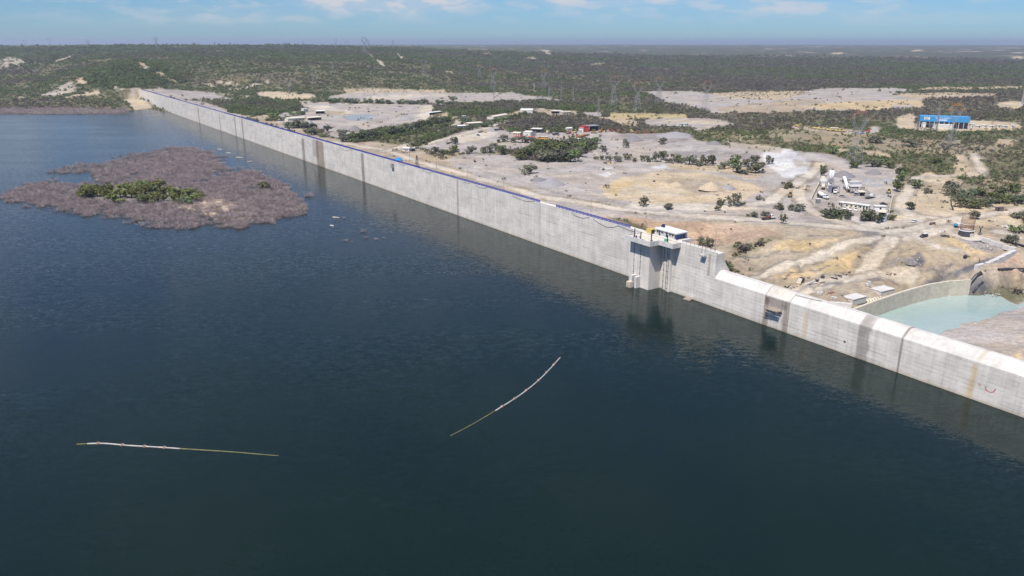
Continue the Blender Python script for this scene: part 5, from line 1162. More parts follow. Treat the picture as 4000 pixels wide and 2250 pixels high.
def excavator(e, m):
    for s in (-1, 1): MB().extrude_y([(-1.8,.1),(1.8,.1),(2.1,.5),(1.8,.9),(-1.8,.9),(-2.1,.5)], s * 1.1 - .3, s * 1.1 + .3).build('track', CHAS, e)
    MB().box(-1.9, 1.4, -1.2, 1.2, 1.0, 2.0).build('house', m, e); MB().box(.2, 1.4, -1.2, -.2, 2.0, 2.9).build('cab', GLASS, e)
    MB().tube([(1.3,.3,1.6),(3.2,.3,3.6),(5.0,.3,2.6)], [.28,.25,.2], 6).build('boom', m, e); MB().tube([(5.0,.3,2.6),(4.4,.3,.8)], .18, 6).build('stick', m, e); MB().cbox((4.2,.3,.5), .9, .9, .7).build('bucket', CHAS, e)
# ---- vehicles
for a, b_, l in (((3299,817),(3294,835),'white pickup parked nosed out, at the cabin end of the row of three'),((3321,820),(3316,838),'white pickup parked nosed out, the middle one of three'),((3343,823),(3338,841),'white pickup parked nosed out, at the container end of the row of three')):
    pickup(spot('pickup', a, b_, l, 'pickup', 'pickups at the plant office'), VWHITE)
mixer(spot('mixer_truck', (3215,775), (3245,782), 'white concrete mixer truck parked side on near the plant gate', 'truck', 'mixer trucks'))
mixer(spot('mixer_truck', (3262,754), (3258,775), 'white mixer truck backed under the grey loading shed', 'truck', 'mixer trucks'))
mixer(spot('mixer_truck', (3239,738), (3233,760), 'white mixer truck waiting below the cement silo', 'truck', 'mixer trucks'))
e = spot('cement_tanker', (3215,738), (3222,705), 'cream cement tanker trailer parked along the yard wall', 'tanker')
MB().tube([(-4,0,2.2),(-3.2,0,2.3),(0,0,2.15),(3.2,0,2.3),(4,0,2.3)], [.9,1.3,1.15,1.3,.9], 14).build('tank', TANC, e, True); MB().box(-4,4,-.5,.5,.7,1.0).build('chassis', CHAS, e)
for x in (-2,0,2): MB().cyl((x,0,3.35), .3, .2, 10).build('hatch', GALV, e)
wheels(e, (-3.2,-1.9), 1.0, .5, .3); MB().box(2.2,2.4,-.8,.8,0,1.0).build('landing_leg', CHAS, e)
loader(spot('wheel_loader', (3471,755), (3467,790), 'cream and yellow wheel loader working by the gravel heaps', 'loader'), VYEL)
loader(spot('wheel_loader', (3086,768), (3080,800), 'orange wheel loader crossing the sandy haul road', 'loader'), VORG)
crane_truck(spot('crane_truck', (3003,857), (3040,853), 'white cabbed crane truck with rusty load beside a feathery shrub', 'truck'))
sedan(spot('sedan', (3571,868), (3600,856), 'white saloon car on the open sandy junction', 'car'), VWHITE)
e = spot('suv', (3608,926), (3585,932), 'dark off-roader with white roof and open door', 'car'); sedan(e, VDARK, True, VWHITE); MB().cbox((.6,1.25,.95), .9, .06, 1.0, .9).build('open_door', VDARK, e)
crane_truck(spot('crane_truck', (1762,562), (1800,562), 'flatbed crane truck standing by the dark yard tree', 'truck'))
flatbed(spot('flatbed_truck', (1886,518), (1915,518), 'pale flatbed truck with yellow cab in the truck yard', 'truck'), VYEL, GALV)
trailer(spot('dark_trailer', (1948,510), (1975,508), 'dark boxy trailer parked below the thicket', 'trailer'), VDARK, 10)
for a, b_, m, l in (((2030,538),(2060,541),VPINK,'long red trailer behind bushes'),((2076,540),(2100,541),VPINK,'short red trailer bright in the sun')): trailer(spot('trailer', a, b_, l + ' in the equipment yard', 'trailer'), m, 11 if 'long' in l else 7)
bus(spot('bus', (2119,545), (2150,548), 'orange bus with cream roof in the equipment yard', 'bus'), VORG, TANC)
bus(spot('bus', (2666,493), (2700,493), 'white coach alone on the pale clearing', 'bus'), VWHITE)
trailer(spot('trailer', (2170,527), (2195,522), 'rust-dark open trailer in the equipment yard', 'trailer'), VDARK, 10)
loader(spot('wheel_loader', (2146,521), (2170,519), 'yellow wheel loader behind the rust-dark trailer', 'loader'), VYEL)
loader(spot('tractor', (2203,543), (2198,556), 'red tractor facing the grove from the equipment yard', 'tractor'), VRED)
loader(spot('tractor', (2238,535), (2250,528), 'dark maroon tractor in the equipment yard', 'tractor'), VRUST)
sedan(spot('car', (2256,531), (2275,533), 'bright red car beside the stacked yellow beams', 'car'), VRED)
excavator(spot('excavator', (2388,514), (2360,516), 'red excavator at the scrap yard edge', 'excavator'), VRED)
flatbed(spot('flatbed_truck', (2080,618), (2110,617), 'red truck half hidden under the grove', 'truck'), VPINK)
sedan(spot('car', (1108,470), (1125,470), 'white car parked by the low houses', 'car'), VWHITE); sedan(spot('car', (1120,469), (1138,469), 'dull red car parked by the low houses', 'car'), VRED)
flatbed(spot('tipper_truck', (1718,412), (1740,412), 'white truck on the road between the gravel yards', 'truck'), VWHITE)
sedan(spot('car', (1795,394), (1812,394), 'white car beside a lone dark tree in the far gravel yard', 'car'), VWHITE)
sedan(spot('car', (2347,552), (2362,549), 'silver car on the grey yard beyond the white tank', 'car'), VSILV)
for i, (x, y, kind, m, l) in enumerate(((3113,494,'excavator',VYEL,'yellow excavator, farthest along the plant line from the scrap cars'),(3124,498,'loader',VYEL,'pale yellow loader beside the farthest yellow excavator'),(3166,502,'loader',VYEL,'pale yellow loader standing apart by a gap in the machine line'),(3192,505,'bus',VYEL,'long pale yellow machine in the middle of the line'),(3206,508,'loader',VYEL,'pale yellow loader against the long yellow machine'),
        (3231,507,'loader',VYEL,'small yellow loader before the thicket gap'),(3242,512,'bus',VYEL,'low yellow carrier in front of the roofed machine'),(3260,505,'bus',TANC,'cream roofed machine behind the yellow carrier'),(3268,514,'excavator',VYEL,'yellow excavator with raised boom nearest the dark car'),(3287,516,'loader',VYEL,'large yellow loader next to the scrap cars'),
        (3258,513,'car',VDARK,'dark car squeezed between yellow machines'),(3320,519,'car',VWHITE,'pale scrap car next to the large yellow loader'),(3334,516,'car',VSILV,'silver scrap car in the crowded row'),(3346,522,'car',VSILV,'grey scrap car at the foot of the pylon'),(3358,518,'car',VWHITE,'white scrap car behind the blue car'),(3369,523,'car',VBLUE,'deep blue car at the end of the scrap row'),(3382,516,'truck',VRED,'dark red truck at the end of the scrap row'),(3387,522,'car',VWHITE,'white car before the dark red truck'),
        (3455,519,'car',VWHITE,'white car alone at the thicket beyond the clearing'),(3490,505,'car',VSILV,'grey car on the sandy track to the station'),(3510,500,'car',VWHITE,'white car on the sandy track to the station'))):
    e = spot(kind if kind != 'bus' else 'crawler_machine', (x, y), (x + 20, y + 1), l, 'machine' if kind in ('bus',) else kind)
    {'excavator': excavator, 'loader': loader, 'bus': lambda e_, m_: trailer(e_, m_, 8), 'car': sedan, 'truck': flatbed}[kind](e, m)
for i, (x, y, kind, m, l) in enumerate(((2020,520,'truck',VDARK,'dark truck behind the tan roofed hut'),(1990,522,'car',VWHITE,'white car at the edge of the equipment yard near the huts'),(2132,519,'truck',VWHITE,'white truck beside the yellow wheel loader in the equipment yard'),(2196,514,'loader',VYEL,'yellow loader close under the thicket edge'),(2222,524,'truck',VRED,'red truck parked before the pale pink cabin'),(2246,520,'excavator',VYEL,'yellow excavator before the red site block'),(2318,521,'loader',VORG,'orange loader at the dark open shed'),(2345,517,'excavator',VORG,'orange excavator between dark shed and red excavator'),(2412,514,'truck',VPINK,'faded red truck among the machine scrap'),(2462,516,'truck',VYEL,'yellow truck before the rust-red plate wall'),
        (3290,770,'car',VSILV,'silver car in the plant yard before the conveyor'),(3400,775,'truck',VWHITE,'white truck waiting in the plant yard by the shelter'),(3452,800,'car',VDARK,'dark car by the white shipping container'),(1868,530,'car',VDARK,'dark car in the truck yard'),(1990,545,'car',VWHITE,'white car beside the bushes before the red trailers'))):
    e = spot(kind, (x, y), (x + 20, y + random.uniform(-6, 6)), l, kind); {'excavator': excavator, 'loader': loader, 'car': sedan, 'truck': flatbed}[kind](e, m)
# ---- buildings
ROOFW = M('white_sheet_roof', (.70,.68,.62), 0.5, var=0.12); ROOFC = M('cream_sheet_roof', (.66,.61,.48), 0.6, var=0.15); WALLW = M('white_wall', (.62,.60,.56), 0.8); WALLG = M('grey_sheet_wall', (.26,.28,.32), 0.6); WALLB = M('beige_wall', (.50,.43,.33), 0.85)
def house(a, b_, depth, h, label, name='house', roof='gable', rm=ROOFW, wm=WALLW, open_front=False, cat='building', nwin=3, rise=.8, group=None):
    pa, pb = ground(*a), ground(*b_); L = (pb - pa).length
    e = empty(name, pa, heading(pa, pb), label, cat, group); z0 = -0.6
    if open_front:
        MB().box(0, L, depth - .15, depth, z0, h).build('wall', wm, e); MB().box(0, .15, 0, depth - .15, z0, h).build('wall', wm, e); MB().box(L - .15, L, 0, depth - .15, z0, h).build('wall', wm, e)
        for k in range(1, max(2, int(L / 4))): MB().box(k * L / max(2, int(L / 4)) - .1, k * L / max(2, int(L / 4)) + .1, .05, .25, z0, h).build('post', CHAS, e)
        MB().box(.15, L - .15, depth - .17, depth - .155, 0, h - .1).build('back_panel', VDARK, e)
    else:
        MB().box(0, L, 0, depth, z0, h).build('wall', wm, e)
        d = MB().box(L * .45, L * .45 + 1.0, -.05, .02, 0, 2.05).build('door', CHAS, e); MB().box(L * .45 + .8, L * .45 + .9, -.1, -.04, 1, 1.1).build('handle', GALV, d)
        for k in range(nwin):
            x = L * (k + .5) / nwin - .5
            if abs(x - L * .45) < 1.2: continue
            w = MB().box(x, x + 1.1, -.04, .02, 1.0, 2.0).build('window', GLASS, e); MB().box(x - .08, x + 1.18, -.1, .01, .9, 1.0).build('sill', wm, w)
    if roof == 'gable': MB().extrude_x([(-.4, h - .05), (depth / 2, h + rise), (depth + .4, h - .05), (depth + .4, h + .08), (depth / 2, h + rise + .14), (-.4, h + .08)], -.3, L + .3).build('roof', rm, e)
    else: MB().extrude_x([(-.5, h + .02), (depth + .3, h + (.35 if roof == 'shed' else .02)), (depth + .3, h + (.5 if roof == 'shed' else .28)), (-.5, h + .2)], -.3, L + .3).build('roof', rm, e)
    return e
house((1125,474),(1196,470),12,3.2,'long low house with cream roof by the pond yard',rm=ROOFC); house((1203,472),(1256,468),11,3.4,'grey open-fronted shed joined beside the long cream house',name='shed',open_front=True,rm=ROOFC,wm=WALLB)
house((1187,438),(1204,437),6,4.5,'small white block house at the thicket corner',roof='flat'); house((1234,445),(1269,444),9,3.6,'white roofed shed with dark open front at the pond yard',name='shed',open_front=True,wm=WALLG)
house((1572,590),(1598,592),5,2.6,'white roofed hut with grey side by the crest road',name='hut',wm=WALLW,nwin=2); house((1601,592),(1622,590),4,2.2,'grey lean-to beside the crest road hut',name='lean_to',roof='shed',rm=WALLG,wm=WALLG,open_front=True)
house((2032,446),(2080,447),26,5,'big white hall with bright metal roof by the access road',name='hall',rise=1.4); house((1928,466),(1985,455),9,3,'long pale roofed building behind the clipped hedge',rm=ROOFC)
house((1830,494),(1886,490),11,3.3,'pale house with wide cream roof at the truck yard road',rm=ROOFC,wm=WALLB); house((1790,503),(1820,502),8,3,'small white roofed house with grey walls near the thicket',wm=WALLG)
house((1678,450),(1728,441),6,2.8,'long pale lean-to roof among trees by the gravel yard',name='shed',roof='shed',open_front=True); house((1810,463),(1821,463),4,3,'tiny white guard hut on the dirt loop',name='hut',roof='flat',nwin=1)
house((2153,444),(2186,444),10,3.4,'dark fronted office with white end at the access road end',open_front=True,wm=WALLW,name='office',roof='flat'); house((2187,446),(2198,446),8,3.6,'white cube annex beside the dark fronted office',name='annex',roof='flat',nwin=1); house((2200,449),(2233,447),8,3.4,'beige flat roofed block beyond the white annex',roof='flat',wm=WALLB,rm=ROOFC)
house((2045,531),(2072,533),13,4,'white shed with cream roof in the equipment yard',name='shed',nwin=1,wm=WALLW); house((2003,530),(2030,531),7,3,'small tan roofed hut by the red trailer',name='hut',rm=ROOFC,wm=WALLB); house((2074,519),(2112,519),8,4.2,'open canopy on posts behind the white shed',name='canopy',roof='shed',open_front=True,wm=WALLG)
house((2280,516),(2300,515),7,6,'bright red site container block',name='container_block',roof='flat',rm=VRED,wm=VRED,nwin=1); house((2260,517),(2278,517),6,5,'pale pink and white cabin next to the red block',name='cabin',roof='flat',rm=VPINK,wm=WALLW,nwin=2); house((2303,513),(2340,511),9,5.4,'tall dark open shed beside the red block',name='shed',roof='shed',rm=WALLG,wm=WALLG,open_front=True)
house((2256,556),(2269,556),4,3.4,'small white kiosk at the back of the grove',name='kiosk',roof='flat',nwin=1); house((2215,512),(2236,511),5,2.8,'low white hut under the thicket edge',name='hut',nwin=1)
e = spot('water_tank', (2311,547), (2330,547), 'white rounded tank at the end of the stacked beams', 'tank'); MB().tube([(-2.2,0,1.5),(-1.6,0,1.5),(1.6,0,1.5),(2.2,0,1.5)], [.7,1.35,1.35,.7], 12).build('shell', WHT, e, True); [MB().box(x - .2, x + .2, -1, 1, -.3, .7).build('saddle', C_LIGHT, e) for x in (-1.2, 1.2)]
e = spot('beam_stack', (2264,540), (2322,524), 'long stack of rusty yellow steel beams', 'beams')
for i in range(5):
    for k in range(3): MB().box(0, 26 - i, i * .9, i * .9 + .6, k * .7, k * .7 + .5).build('beam', VRUST if (i + k) % 2 else VORG, e)
e = spot('scrap_wall', (2482,523), (2538,521), 'long rust-red wall of stacked plates at the scrap yard', 'scrap')
for k in range(9): MB().box(k * 2.3, k * 2.3 + 2.2, 0, 1.2, -.3, 3.3 + .3 * math.sin(k * 2)).build('plate', VRUST, e)
def heap(a, b_, label, m, n=18, r=2.5, h=1.0, name='scrap_heap', cat='scrap', size=1.5, part='piece'):
    e = spot(name, a, b_, label, cat)
    for i in range(n):
        q = random.gauss(0, r * .45), random.gauss(0, r * .3); z = max(0, h * (1 - math.hypot(*q) / r)) * random.random()
        MB().cbox((q[0], q[1], z + .1), random.uniform(.3,1) * size, random.uniform(.15,.4) * size, random.uniform(.1,.35) * size, random.uniform(0,3.1), random.uniform(-.5,.5)).build(part, m[i % len(m)], e)
    return e
heap((2440,518),(2460,518),'rusty machine scrap between excavator and plate wall',[VRUST,VPINK,CHAS],26,7,2,size=3); heap((2350,512),(2370,512),'reddish scrap heap before the dark open shed',[VRUST,VPINK,VORG],20,5,1.6,size=2.5)
heap((1580,448),(1600,448),'stack of pale precast pieces at the pond yard',[C_LIGHT,VRUST],22,7,2.5,size=3,name='precast_stack',cat='precast'); heap((1490,478),(1510,476),'dark scrap row on the pond yard',[CHAS,VRUST],16,7,.8,size=2)
heap((3690,924),(3710,924),'dark machine scrap heap beside the rebar cage',[CHAS,VDARK,GALV],26,3.4,1.1,size=1.5); heap((3682,908),(3700,905),'pale timber offcuts behind the scrap heap',[WOOD,WHT],10,2,1,size=1.4,name='timber_heap',cat='timber')
heap((3082,1124),(3100,1115),'long heap of grey scrap timber at the dam toe',[WOOD,C_LIGHT,CHAS],30,4.2,1.0,name='timber_heap',cat='timber'); heap((3250,1146),(3265,1146),'reddish pipe fittings scattered in the lower yard',[VRUST,VPINK,CHAS],24,3.0,.5,size=.9)
heap((3295,1068),(3310,1066),'loose timber on the track below the yellow slope',[WOOD],10,3,.3,name='timber_heap',cat='timber'); heap((3480,1070),(3500,1066),'scattered planks on the tan works ground',[WOOD,VRUST],14,4,.3,name='timber_heap',cat='timber'); heap((3400,1118),(3420,1114),'scattered boards beside the block pallets',[WOOD,C_LIGHT],10,2.4,.2,name='timber_heap',cat='timber')
heap((3372,1209),(3385,1205),'small rubble heap where the channel wall meets the dam',[C_LIGHT,VRUST],14,1.6,.7,size=.8,name='rubble_heap',cat='rubble'); heap((3935,890),(3950,890),'white rubble heap behind the dark green bush',[WHT,C_LIGHT],26,4,1.6,size=1.6,name='rubble_heap',cat='rubble')
heap((3830,968),(3850,970),'broken white stone strewn in the dark gravel bay',[C_LIGHT,C_DARK],34,6,.3,size=1.1,name='stone_pile',cat='stones',part='stone'); heap((2375,800),(2395,800),'dark stone pile by the terrace road',[C_DARK,C_TAN],12,3,1,size=1.5,name='stone_pile',cat='stones',part='stone')
heap((2530,755),(2550,753),'pale boulders at the sand pit edge',[C_TAN,C_LIGHT],10,3.4,.9,size=2.2,name='stone_pile',cat='stones',part='stone'); heap((2600,662),(2620,662),'white stone litter under the tree belt',[C_LIGHT],22,8,.5,size=1.8,name='stone_pile',cat='stones',part='stone')
heap((3905,1150),(3930,1148),'grey riprap stones along the pool edge slope',[C_DARK,C_LIGHT],40,9,.6,size=1.2,name='stone_pile',cat='stones',part='stone')
# gravel heaps
GRV = mat('grey_gravel', (.30,.285,.295), 0.95, var=0.25, scale=1.5, bump=.5); GRV2 = mat('dark_gravel', (.215,.20,.205), 0.95, var=0.25, scale=1.5, bump=.5); SNDM = mat('tan_sand', (.46,.37,.27), 0.95, var=0.2, scale=1.2, bump=.4)
def mound(px, w, h, label, m, ax=1.0):
    p = ground(*px); k = mpp(p); r = w * k / 2; hh = h * k; mb = MB(); n, mr = 28, 9; vs = [(0, 0, hh)]
    for j in range(1, mr + 1):
        for i in range(n):
            a = 2 * math.pi * i / n; q = j / mr; nz = 1 + .22 * (vnoise(np.array(math.cos(a) * 2 + px[0]), np.array(math.sin(a) * 2 + px[1]), 5) - .5) + .06 * random.uniform(-1, 1)
            vs.append((math.cos(a) * r * q * nz, math.sin(a) * r * q * nz * ax, hh * max(0, 1 - q ** 1.15) - (.7 if j == mr else 0)))
    fs = [(0, 1 + i, 1 + (i + 1) % n) for i in range(n)] + [(1 + j*n + i, 1 + (j+1)*n + i, 1 + (j+1)*n + (i+1) % n, 1 + j*n + (i+1) % n) for j in range(mr - 1) for i in range(n)]
    mb.add(vs, fs); o = mb.build('spoil_heap', m, None, True); o.location = (p.x, p.y, p.z); return tag(o, label, 'heap')
for px, w, h, l, m in (((3412,678),64,18,'dark pointed gravel heap at the back of the concrete plant',GRV2),((3296,688),90,22,'broad grey gravel heap behind the cement silo',GRV2),((3395,708),52,12,'low pale gravel heap in the middle of the plant yard',GRV),((3465,706),60,14,'bluish gravel heap near the plant yard trees',GRV),((3430,725),50,9,'flat pale gravel heap before the bluish heap',GRV),
        ((2475,548),90,20,'dark rounded gravel heap on the grey yard',GRV2),((2790,563),70,14,'brown gravel heap at the edge of the scrub',GRV2),((2640,530),150,16,'long grey gravel bank below the scrub',GRV),((2150,722),110,26,'smooth grey gravel mound on the open yard',GRV),((2100,705),70,14,'small broken stone heap beside the smooth mound',GRV2),((2775,735),90,26,'tan sand cone in the sand pit',SNDM),((2840,735),60,14,'low grey heap beside the tan sand cone',GRV),
        ((1270,500),46,22,'pointed grey heap with scrap on top near the low houses',GRV),((1210,488),50,20,'grey heap in front of the shed',GRV),((1385,512),66,22,'brownish gravel cone behind the crest belt',GRV2),((1590,465),60,12,'low gravel heap beside the precast stack',GRV),((2110,385),46,10,'gravel cone at the end of the far yard',GRV2),((2835,415),36,10,'small gravel cone in the far quarry',GRV),((3560,1025),50,14,'dark rock spoil heap on the works ground',C_DARK),((2640,722),60,12,'sand heap with a crest in the sand pit',SNDM)):
    mound(px, w, h, l, m)

# ---- concrete plant
def slab(name, a, b_, depth, z0, z1, m, label, cat):
    pa, pb = ground(*a), ground(*b_); e = empty(name, pa, heading(pa, pb), label, cat); L = (pb - pa).length
    return e, L
e = spot('cement_silo', (3241,748), (3270,748), 'tall white cement silo with dark lettering on braced legs', 'silo')
MB().cyl((0,0,6.6), 1.62, 7.4, 24).build('shell', VWHITE, e, True); MB().tube([(0,0,6.6),(0,0,5.0)], [1.6,.35], 20).build('hopper', GALV, e, True); MB().cyl((0,0,14), 1.55, .25, 24).build('lid', VWHITE, e); MB().box(-.5,.5,-.4,.4,14.25,15.2).build('filter', VRUST, e)
for x in (-1.5,1.5):
    for y in (-1.5,1.5): MB().box(x-.13,x+.13,y-.13,y+.13,-.3,6.8).build('leg', GALV, e)
for y in (-1.5,1.5):
    for s in (-1,1): MB().bar((-1.5*s,y,.5),(1.5*s,y,5.5),.12).build('brace', GALV, e)
rl = MB()
for k in range(14): 
    a0, a1 = 2*math.pi*k/14, 2*math.pi*(k+1)/14; rl.bar((1.5*math.cos(a0),1.5*math.sin(a0),15.0),(1.5*math.cos(a1),1.5*math.sin(a1),15.0),.05); rl.bar((1.5*math.cos(a0),1.5*math.sin(a0),14.2),(1.5*math.cos(a0),1.5*math.sin(a0),15.0),.05)
rl.build('top_rail', GALV, e)
def text_mesh(s, size):
    cu = bpy.data.curves.new('t', 'FONT'); cu.body = s; cu.size = size; cu.align_x = 'LEFT'; cu.resolution_u = 2
    ob = bpy.data.objects.new('t', cu); COL.objects.link(ob); dg = bpy.context.evaluated_depsgraph_get(); me = bpy.data.meshes.new_from_object(ob.evaluated_get(dg))
    vs = [tuple(v.co) for v in me.vertices]; fs = [tuple(p.vertices) for p in me.polygons]; bpy.data.objects.remove(ob); return vs, fs
INK = M('dark_lettering', (.05,.06,.09), 0.6)
vs, fs = text_mesh('HOLCIM', 1.25); xm = max(v[0] for v in vs)
th0 = -math.pi / 2 - e.rotation_euler.z + math.atan2(0 - e.location.x, e.location.y) * 0 + math.atan2(-e.location.x, e.location.y) * -1 * 0 - 0.0
camd = math.atan2(-e.location.y, -e.location.x) - e.rotation_euler.z       # side that faces the reservoir
lb = MB(); lb.add([(1.655 * math.cos(camd + (-.45 + v[1]) / 1.65 * -1), 1.655 * math.sin(camd + (-.45 + v[1]) / 1.65 * -1), 7.1 + v[0] * 4.6 / xm) for v in vs], fs); lo_ = bpy.data.objects.new('lettering', raw_mesh(lb, 'lettering', INK)); COL.objects.link(lo_); lo_.parent = e
lg = MB()
for a0 in range(10):
    t0, t1 = a0 * .55, a0 * .55 + .6
    q = [(rr * math.cos(t), 12.7 + rr * math.sin(t)) for t, rr in ((t0,.38),(t1,.38),(t1,.62),(t0,.62))]
    if a0 not in (4, 5): lg.add([(1.66 * math.cos(camd + x / 1.65), 1.66 * math.sin(camd + x / 1.65), z) for x, z in q], [(0,1,2,3)])
lo_ = bpy.data.objects.new('emblem', raw_mesh(lg, 'emblem', INK)); COL.objects.link(lo_); lo_.parent = e
e = spot('feed_hopper', (3212,728), (3240,729), 'white feed hopper box beside the cement silo', 'hopper'); MB().box(-2,2.2,-1.4,1.4,3.6,5.2).build('box', VWHITE, e); MB().box(-1.6,1.0,-.9,1.6,5.2,7.0).build('duct', TANC, e); [MB().box(x-.1,x+.1,y-.1,y+.1,-.3,3.6).build('leg', GALV, e) for x in (-1.8,2.0) for y in (-1.2,1.2)]
e = spot('loading_shed', (3246,756), (3282,756), 'grey roofed open loading shed over the mixer truck', 'shed'); MB().box(0,5.6,-.3,5,4.1,4.35).build('roof', GALV, e); MB().box(.1,.3,0,4.8,-.3,4.1).build('side_wall', WALLG, e); MB().box(.3,5.5,4.6,4.8,-.3,4.1).build('back_wall', WALLG, e); [MB().box(x-.12,x+.12,-.12,.12,-.3,4.1).build('post', GALV, e) for x in (.2,5.4)]
e = spot('belt_conveyor', (3311,748), (3272,722), 'white inclined belt conveyor rising to the loading shed', 'conveyor')
cv_ = MB(); cv_.extrude_y([(0,1.0),(11.5,7.2),(11.5,8.2),(0,2.4)], -.9, .9).build('trough', VWHITE, e); [MB().bar((x,s*.8,-.3),(x,s*.8,1.2 + x*.5),.16).build('trestle', GALV, e) for x in (3.5,7.5) for s in (-1,1)]; MB().box(-1.2,.6,-1.1,1.1,-.2,1.6).build('tail_bin', VRUST, e)
e = spot('aggregate_bins', (3320,757), (3366,757), 'raised aggregate bins with cream roof and grey hoppers', 'bins')
MB().box(0,7.4,.4,4.6,4.6,6.6).build('bin_wall', VWHITE, e); MB().extrude_x([(0.3,6.4),(2.2,7.4),(2.2,7.6),(.3,6.6)],-.1,7.5).build('front_sheet', WALLG, e); MB().extrude_x([(2.2,7.4),(5.0,7.5),(5.0,7.7),(2.2,7.6)],-.1,7.5).build('roof', ROOFC, e); MB().box(.2,7.2,.2,.4,4.5,5.1).build('band', WHT, e)
for x in (1.0,3.2,5.4): MB().extrude_x([(.8,4.6),(2.2,3.2),(2.8,3.2),(4.2,4.6)],x-.6,x+1.0).build('hopper', GALV, e)
[MB().box(x-.14,x+.14,y-.14,y+.14,-.3,4.6).build('leg', GALV, e) for x in (.2,3.7,7.2) for y in (.6,4.4)]; [MB().bar((a0,.55,0),(b0,.55,4.4),.12).build('brace', GALV, e) for a0, b0 in ((.2,3.7),(7.2,3.7))]
for px, l in (((3296,716),'dark hopper box behind the conveyor'),((3315,717),'dark hopper box next to the aggregate bins')):
    e = spot('hopper_box', px, (px[0]+20,px[1]), l, 'hopper'); MB().box(-1.1,1.1,-1.1,1.1,.9,2.8).build('box', VDARK, e); [MB().box(x-.1,x+.1,y-.1,y+.1,-.3,.9).build('leg', GALV, e) for x in (-1,1) for y in (-1,1)]
e = spot('switch_cabin', (3334,765), (3352,766), 'small grey cabin under the aggregate bins', 'cabin'); MB().box(0,3,0,2,.4,2.4).build('wall', GALV, e); MB().box(-.1,3.1,-.1,2.1,2.4,2.55).build('roof', WHT, e); MB().box(.5,2.5,-.03,.02,1.2,2.0).build('window', GLASS, e); MB().box(0,3,.2,1.8,-.3,.4).build('skid', CHAS, e)
house((3357,767),(3378,767),3.2,2.6,'little open shelter at the end of the aggregate bins',name='shelter',roof='shed',open_front=True,rm=ROOFC,wm=WALLG)
for i in range(4): heap((3384 + i * 6, 745 + i * 6),(3400,750),'tan block pile curving behind the aggregate bins' if i == 0 else ['','tan block pile second along the curve','tan block pile third along the curve','tan block pile at the end of the curve by the shelter'][i],[C_TAN,VRUST],9,1.3,.7,size=.9,name='block_pile',cat='blocks',part='block')
for a, b_, d, h, l, wm in (((3274,806),(3294,809),3,2.7,'white site office trailer at the gate end',WALLW),((3297,811),(3350,818),3,2.9,'long cream site office trailer behind the pickups',TANC),((3352,817),(3391,822),3,2.7,'white office trailer with window beside the container',WALLW)):
    house(a, b_, d, h, l, name='office_trailer', roof='flat', wm=wm, cat='trailer', nwin=3)
e = house((3416,824),(3458,826),2.6,2.8,'white shipping container beside the office trailers',name='shipping_container',roof='flat',wm=VWHITE,cat='container',nwin=0)
house((3430,846),(3456,848),6,2.6,'cream flat roof shelter at the plant corner',name='shelter',roof='flat',rm=ROOFC,wm=WALLG,open_front=True)
e = spot('water_tank', (3195,793), (3212,793), 'grey box tank behind the plant gate wall', 'tank'); MB().box(-1.2,1.2,-1,1,.3,2.6).build('shell', GALV, e); MB().box(-1.3,1.3,-1.1,1.1,2.6,2.75).build('lid', WHT, e); MB().box(-1.2,1.2,-.8,.8,-.3,.3).build('base', VRUST, e)
def wallrun(pts, h, th, label, m, name='yard_wall', cap=None, base=None, cat='wall', seg=4.0):
    """wall through photo pixels on the ground, one panel after another"""
    Q = [ground(*p) if base is None else Vector(P(p[0], p[1], base if not isinstance(base, list) else base[i])) for i, p in enumerate(pts)]; e = empty(name, Q[0], 0, label, cat); O_ = Q[0]
    for a, b_ in zip(Q[:-1], Q[1:]):
        L = (b_ - a).length; n = max(1, int(L / seg)); t = (b_ - a)
        for k in range(n):
            p, q = a + t * (k / n), a + t * ((k + .985) / n); d = Vector((-(q - p).y, (q - p).x, 0)).normalized() * th / 2
            z0 = min(p.z, q.z) - 1.0; z1 = max(p.z, q.z) + h
            if base is not None: z1 = max(p.z, q.z); z0 = z1 - h
            MB().prism([((p - d).x - O_.x, (p - d).y - O_.y), ((q - d).x - O_.x, (q - d).y - O_.y), ((q + d).x - O_.x, (q + d).y - O_.y), ((p + d).x - O_.x, (p + d).y - O_.y)], z0 - O_.z, z1 - O_.z).build('panel', m, e)
    return e
wallrun([(3205,712),(3186,748),(3166,790),(3180,806)],1.9,.4,'tan yard wall on the haul road side of the concrete plant',C_TAN); wallrun([(3488,770),(3480,800),(3472,836)],2.0,.4,'tan yard wall on the dirt road side of the concrete plant',C_TAN)
wallrun([(3240,850),(3330,858),(3372,860)],1.9,.3,'grey panel wall behind the hedge of the concrete plant',C_LIGHT); wallrun([(3070,728),(3105,735)],1.0,.6,'low tan block wall by the curving haul road',C_TAN)
e = spot('steel_container', (3445,866), (3460,867), 'bluish grey steel container at the plant corner', 'container'); MB().box(-2,2,-1.2,1.2,0,2.5).build('body', M('blue_grey_steel', (.28,.33,.40), .5), e); [MB().box(x,x+.1,-1.25,-1.2,.1,2.4).build('rib', GALV, e) for x in (-1.6,-.8,0,.8,1.6)]

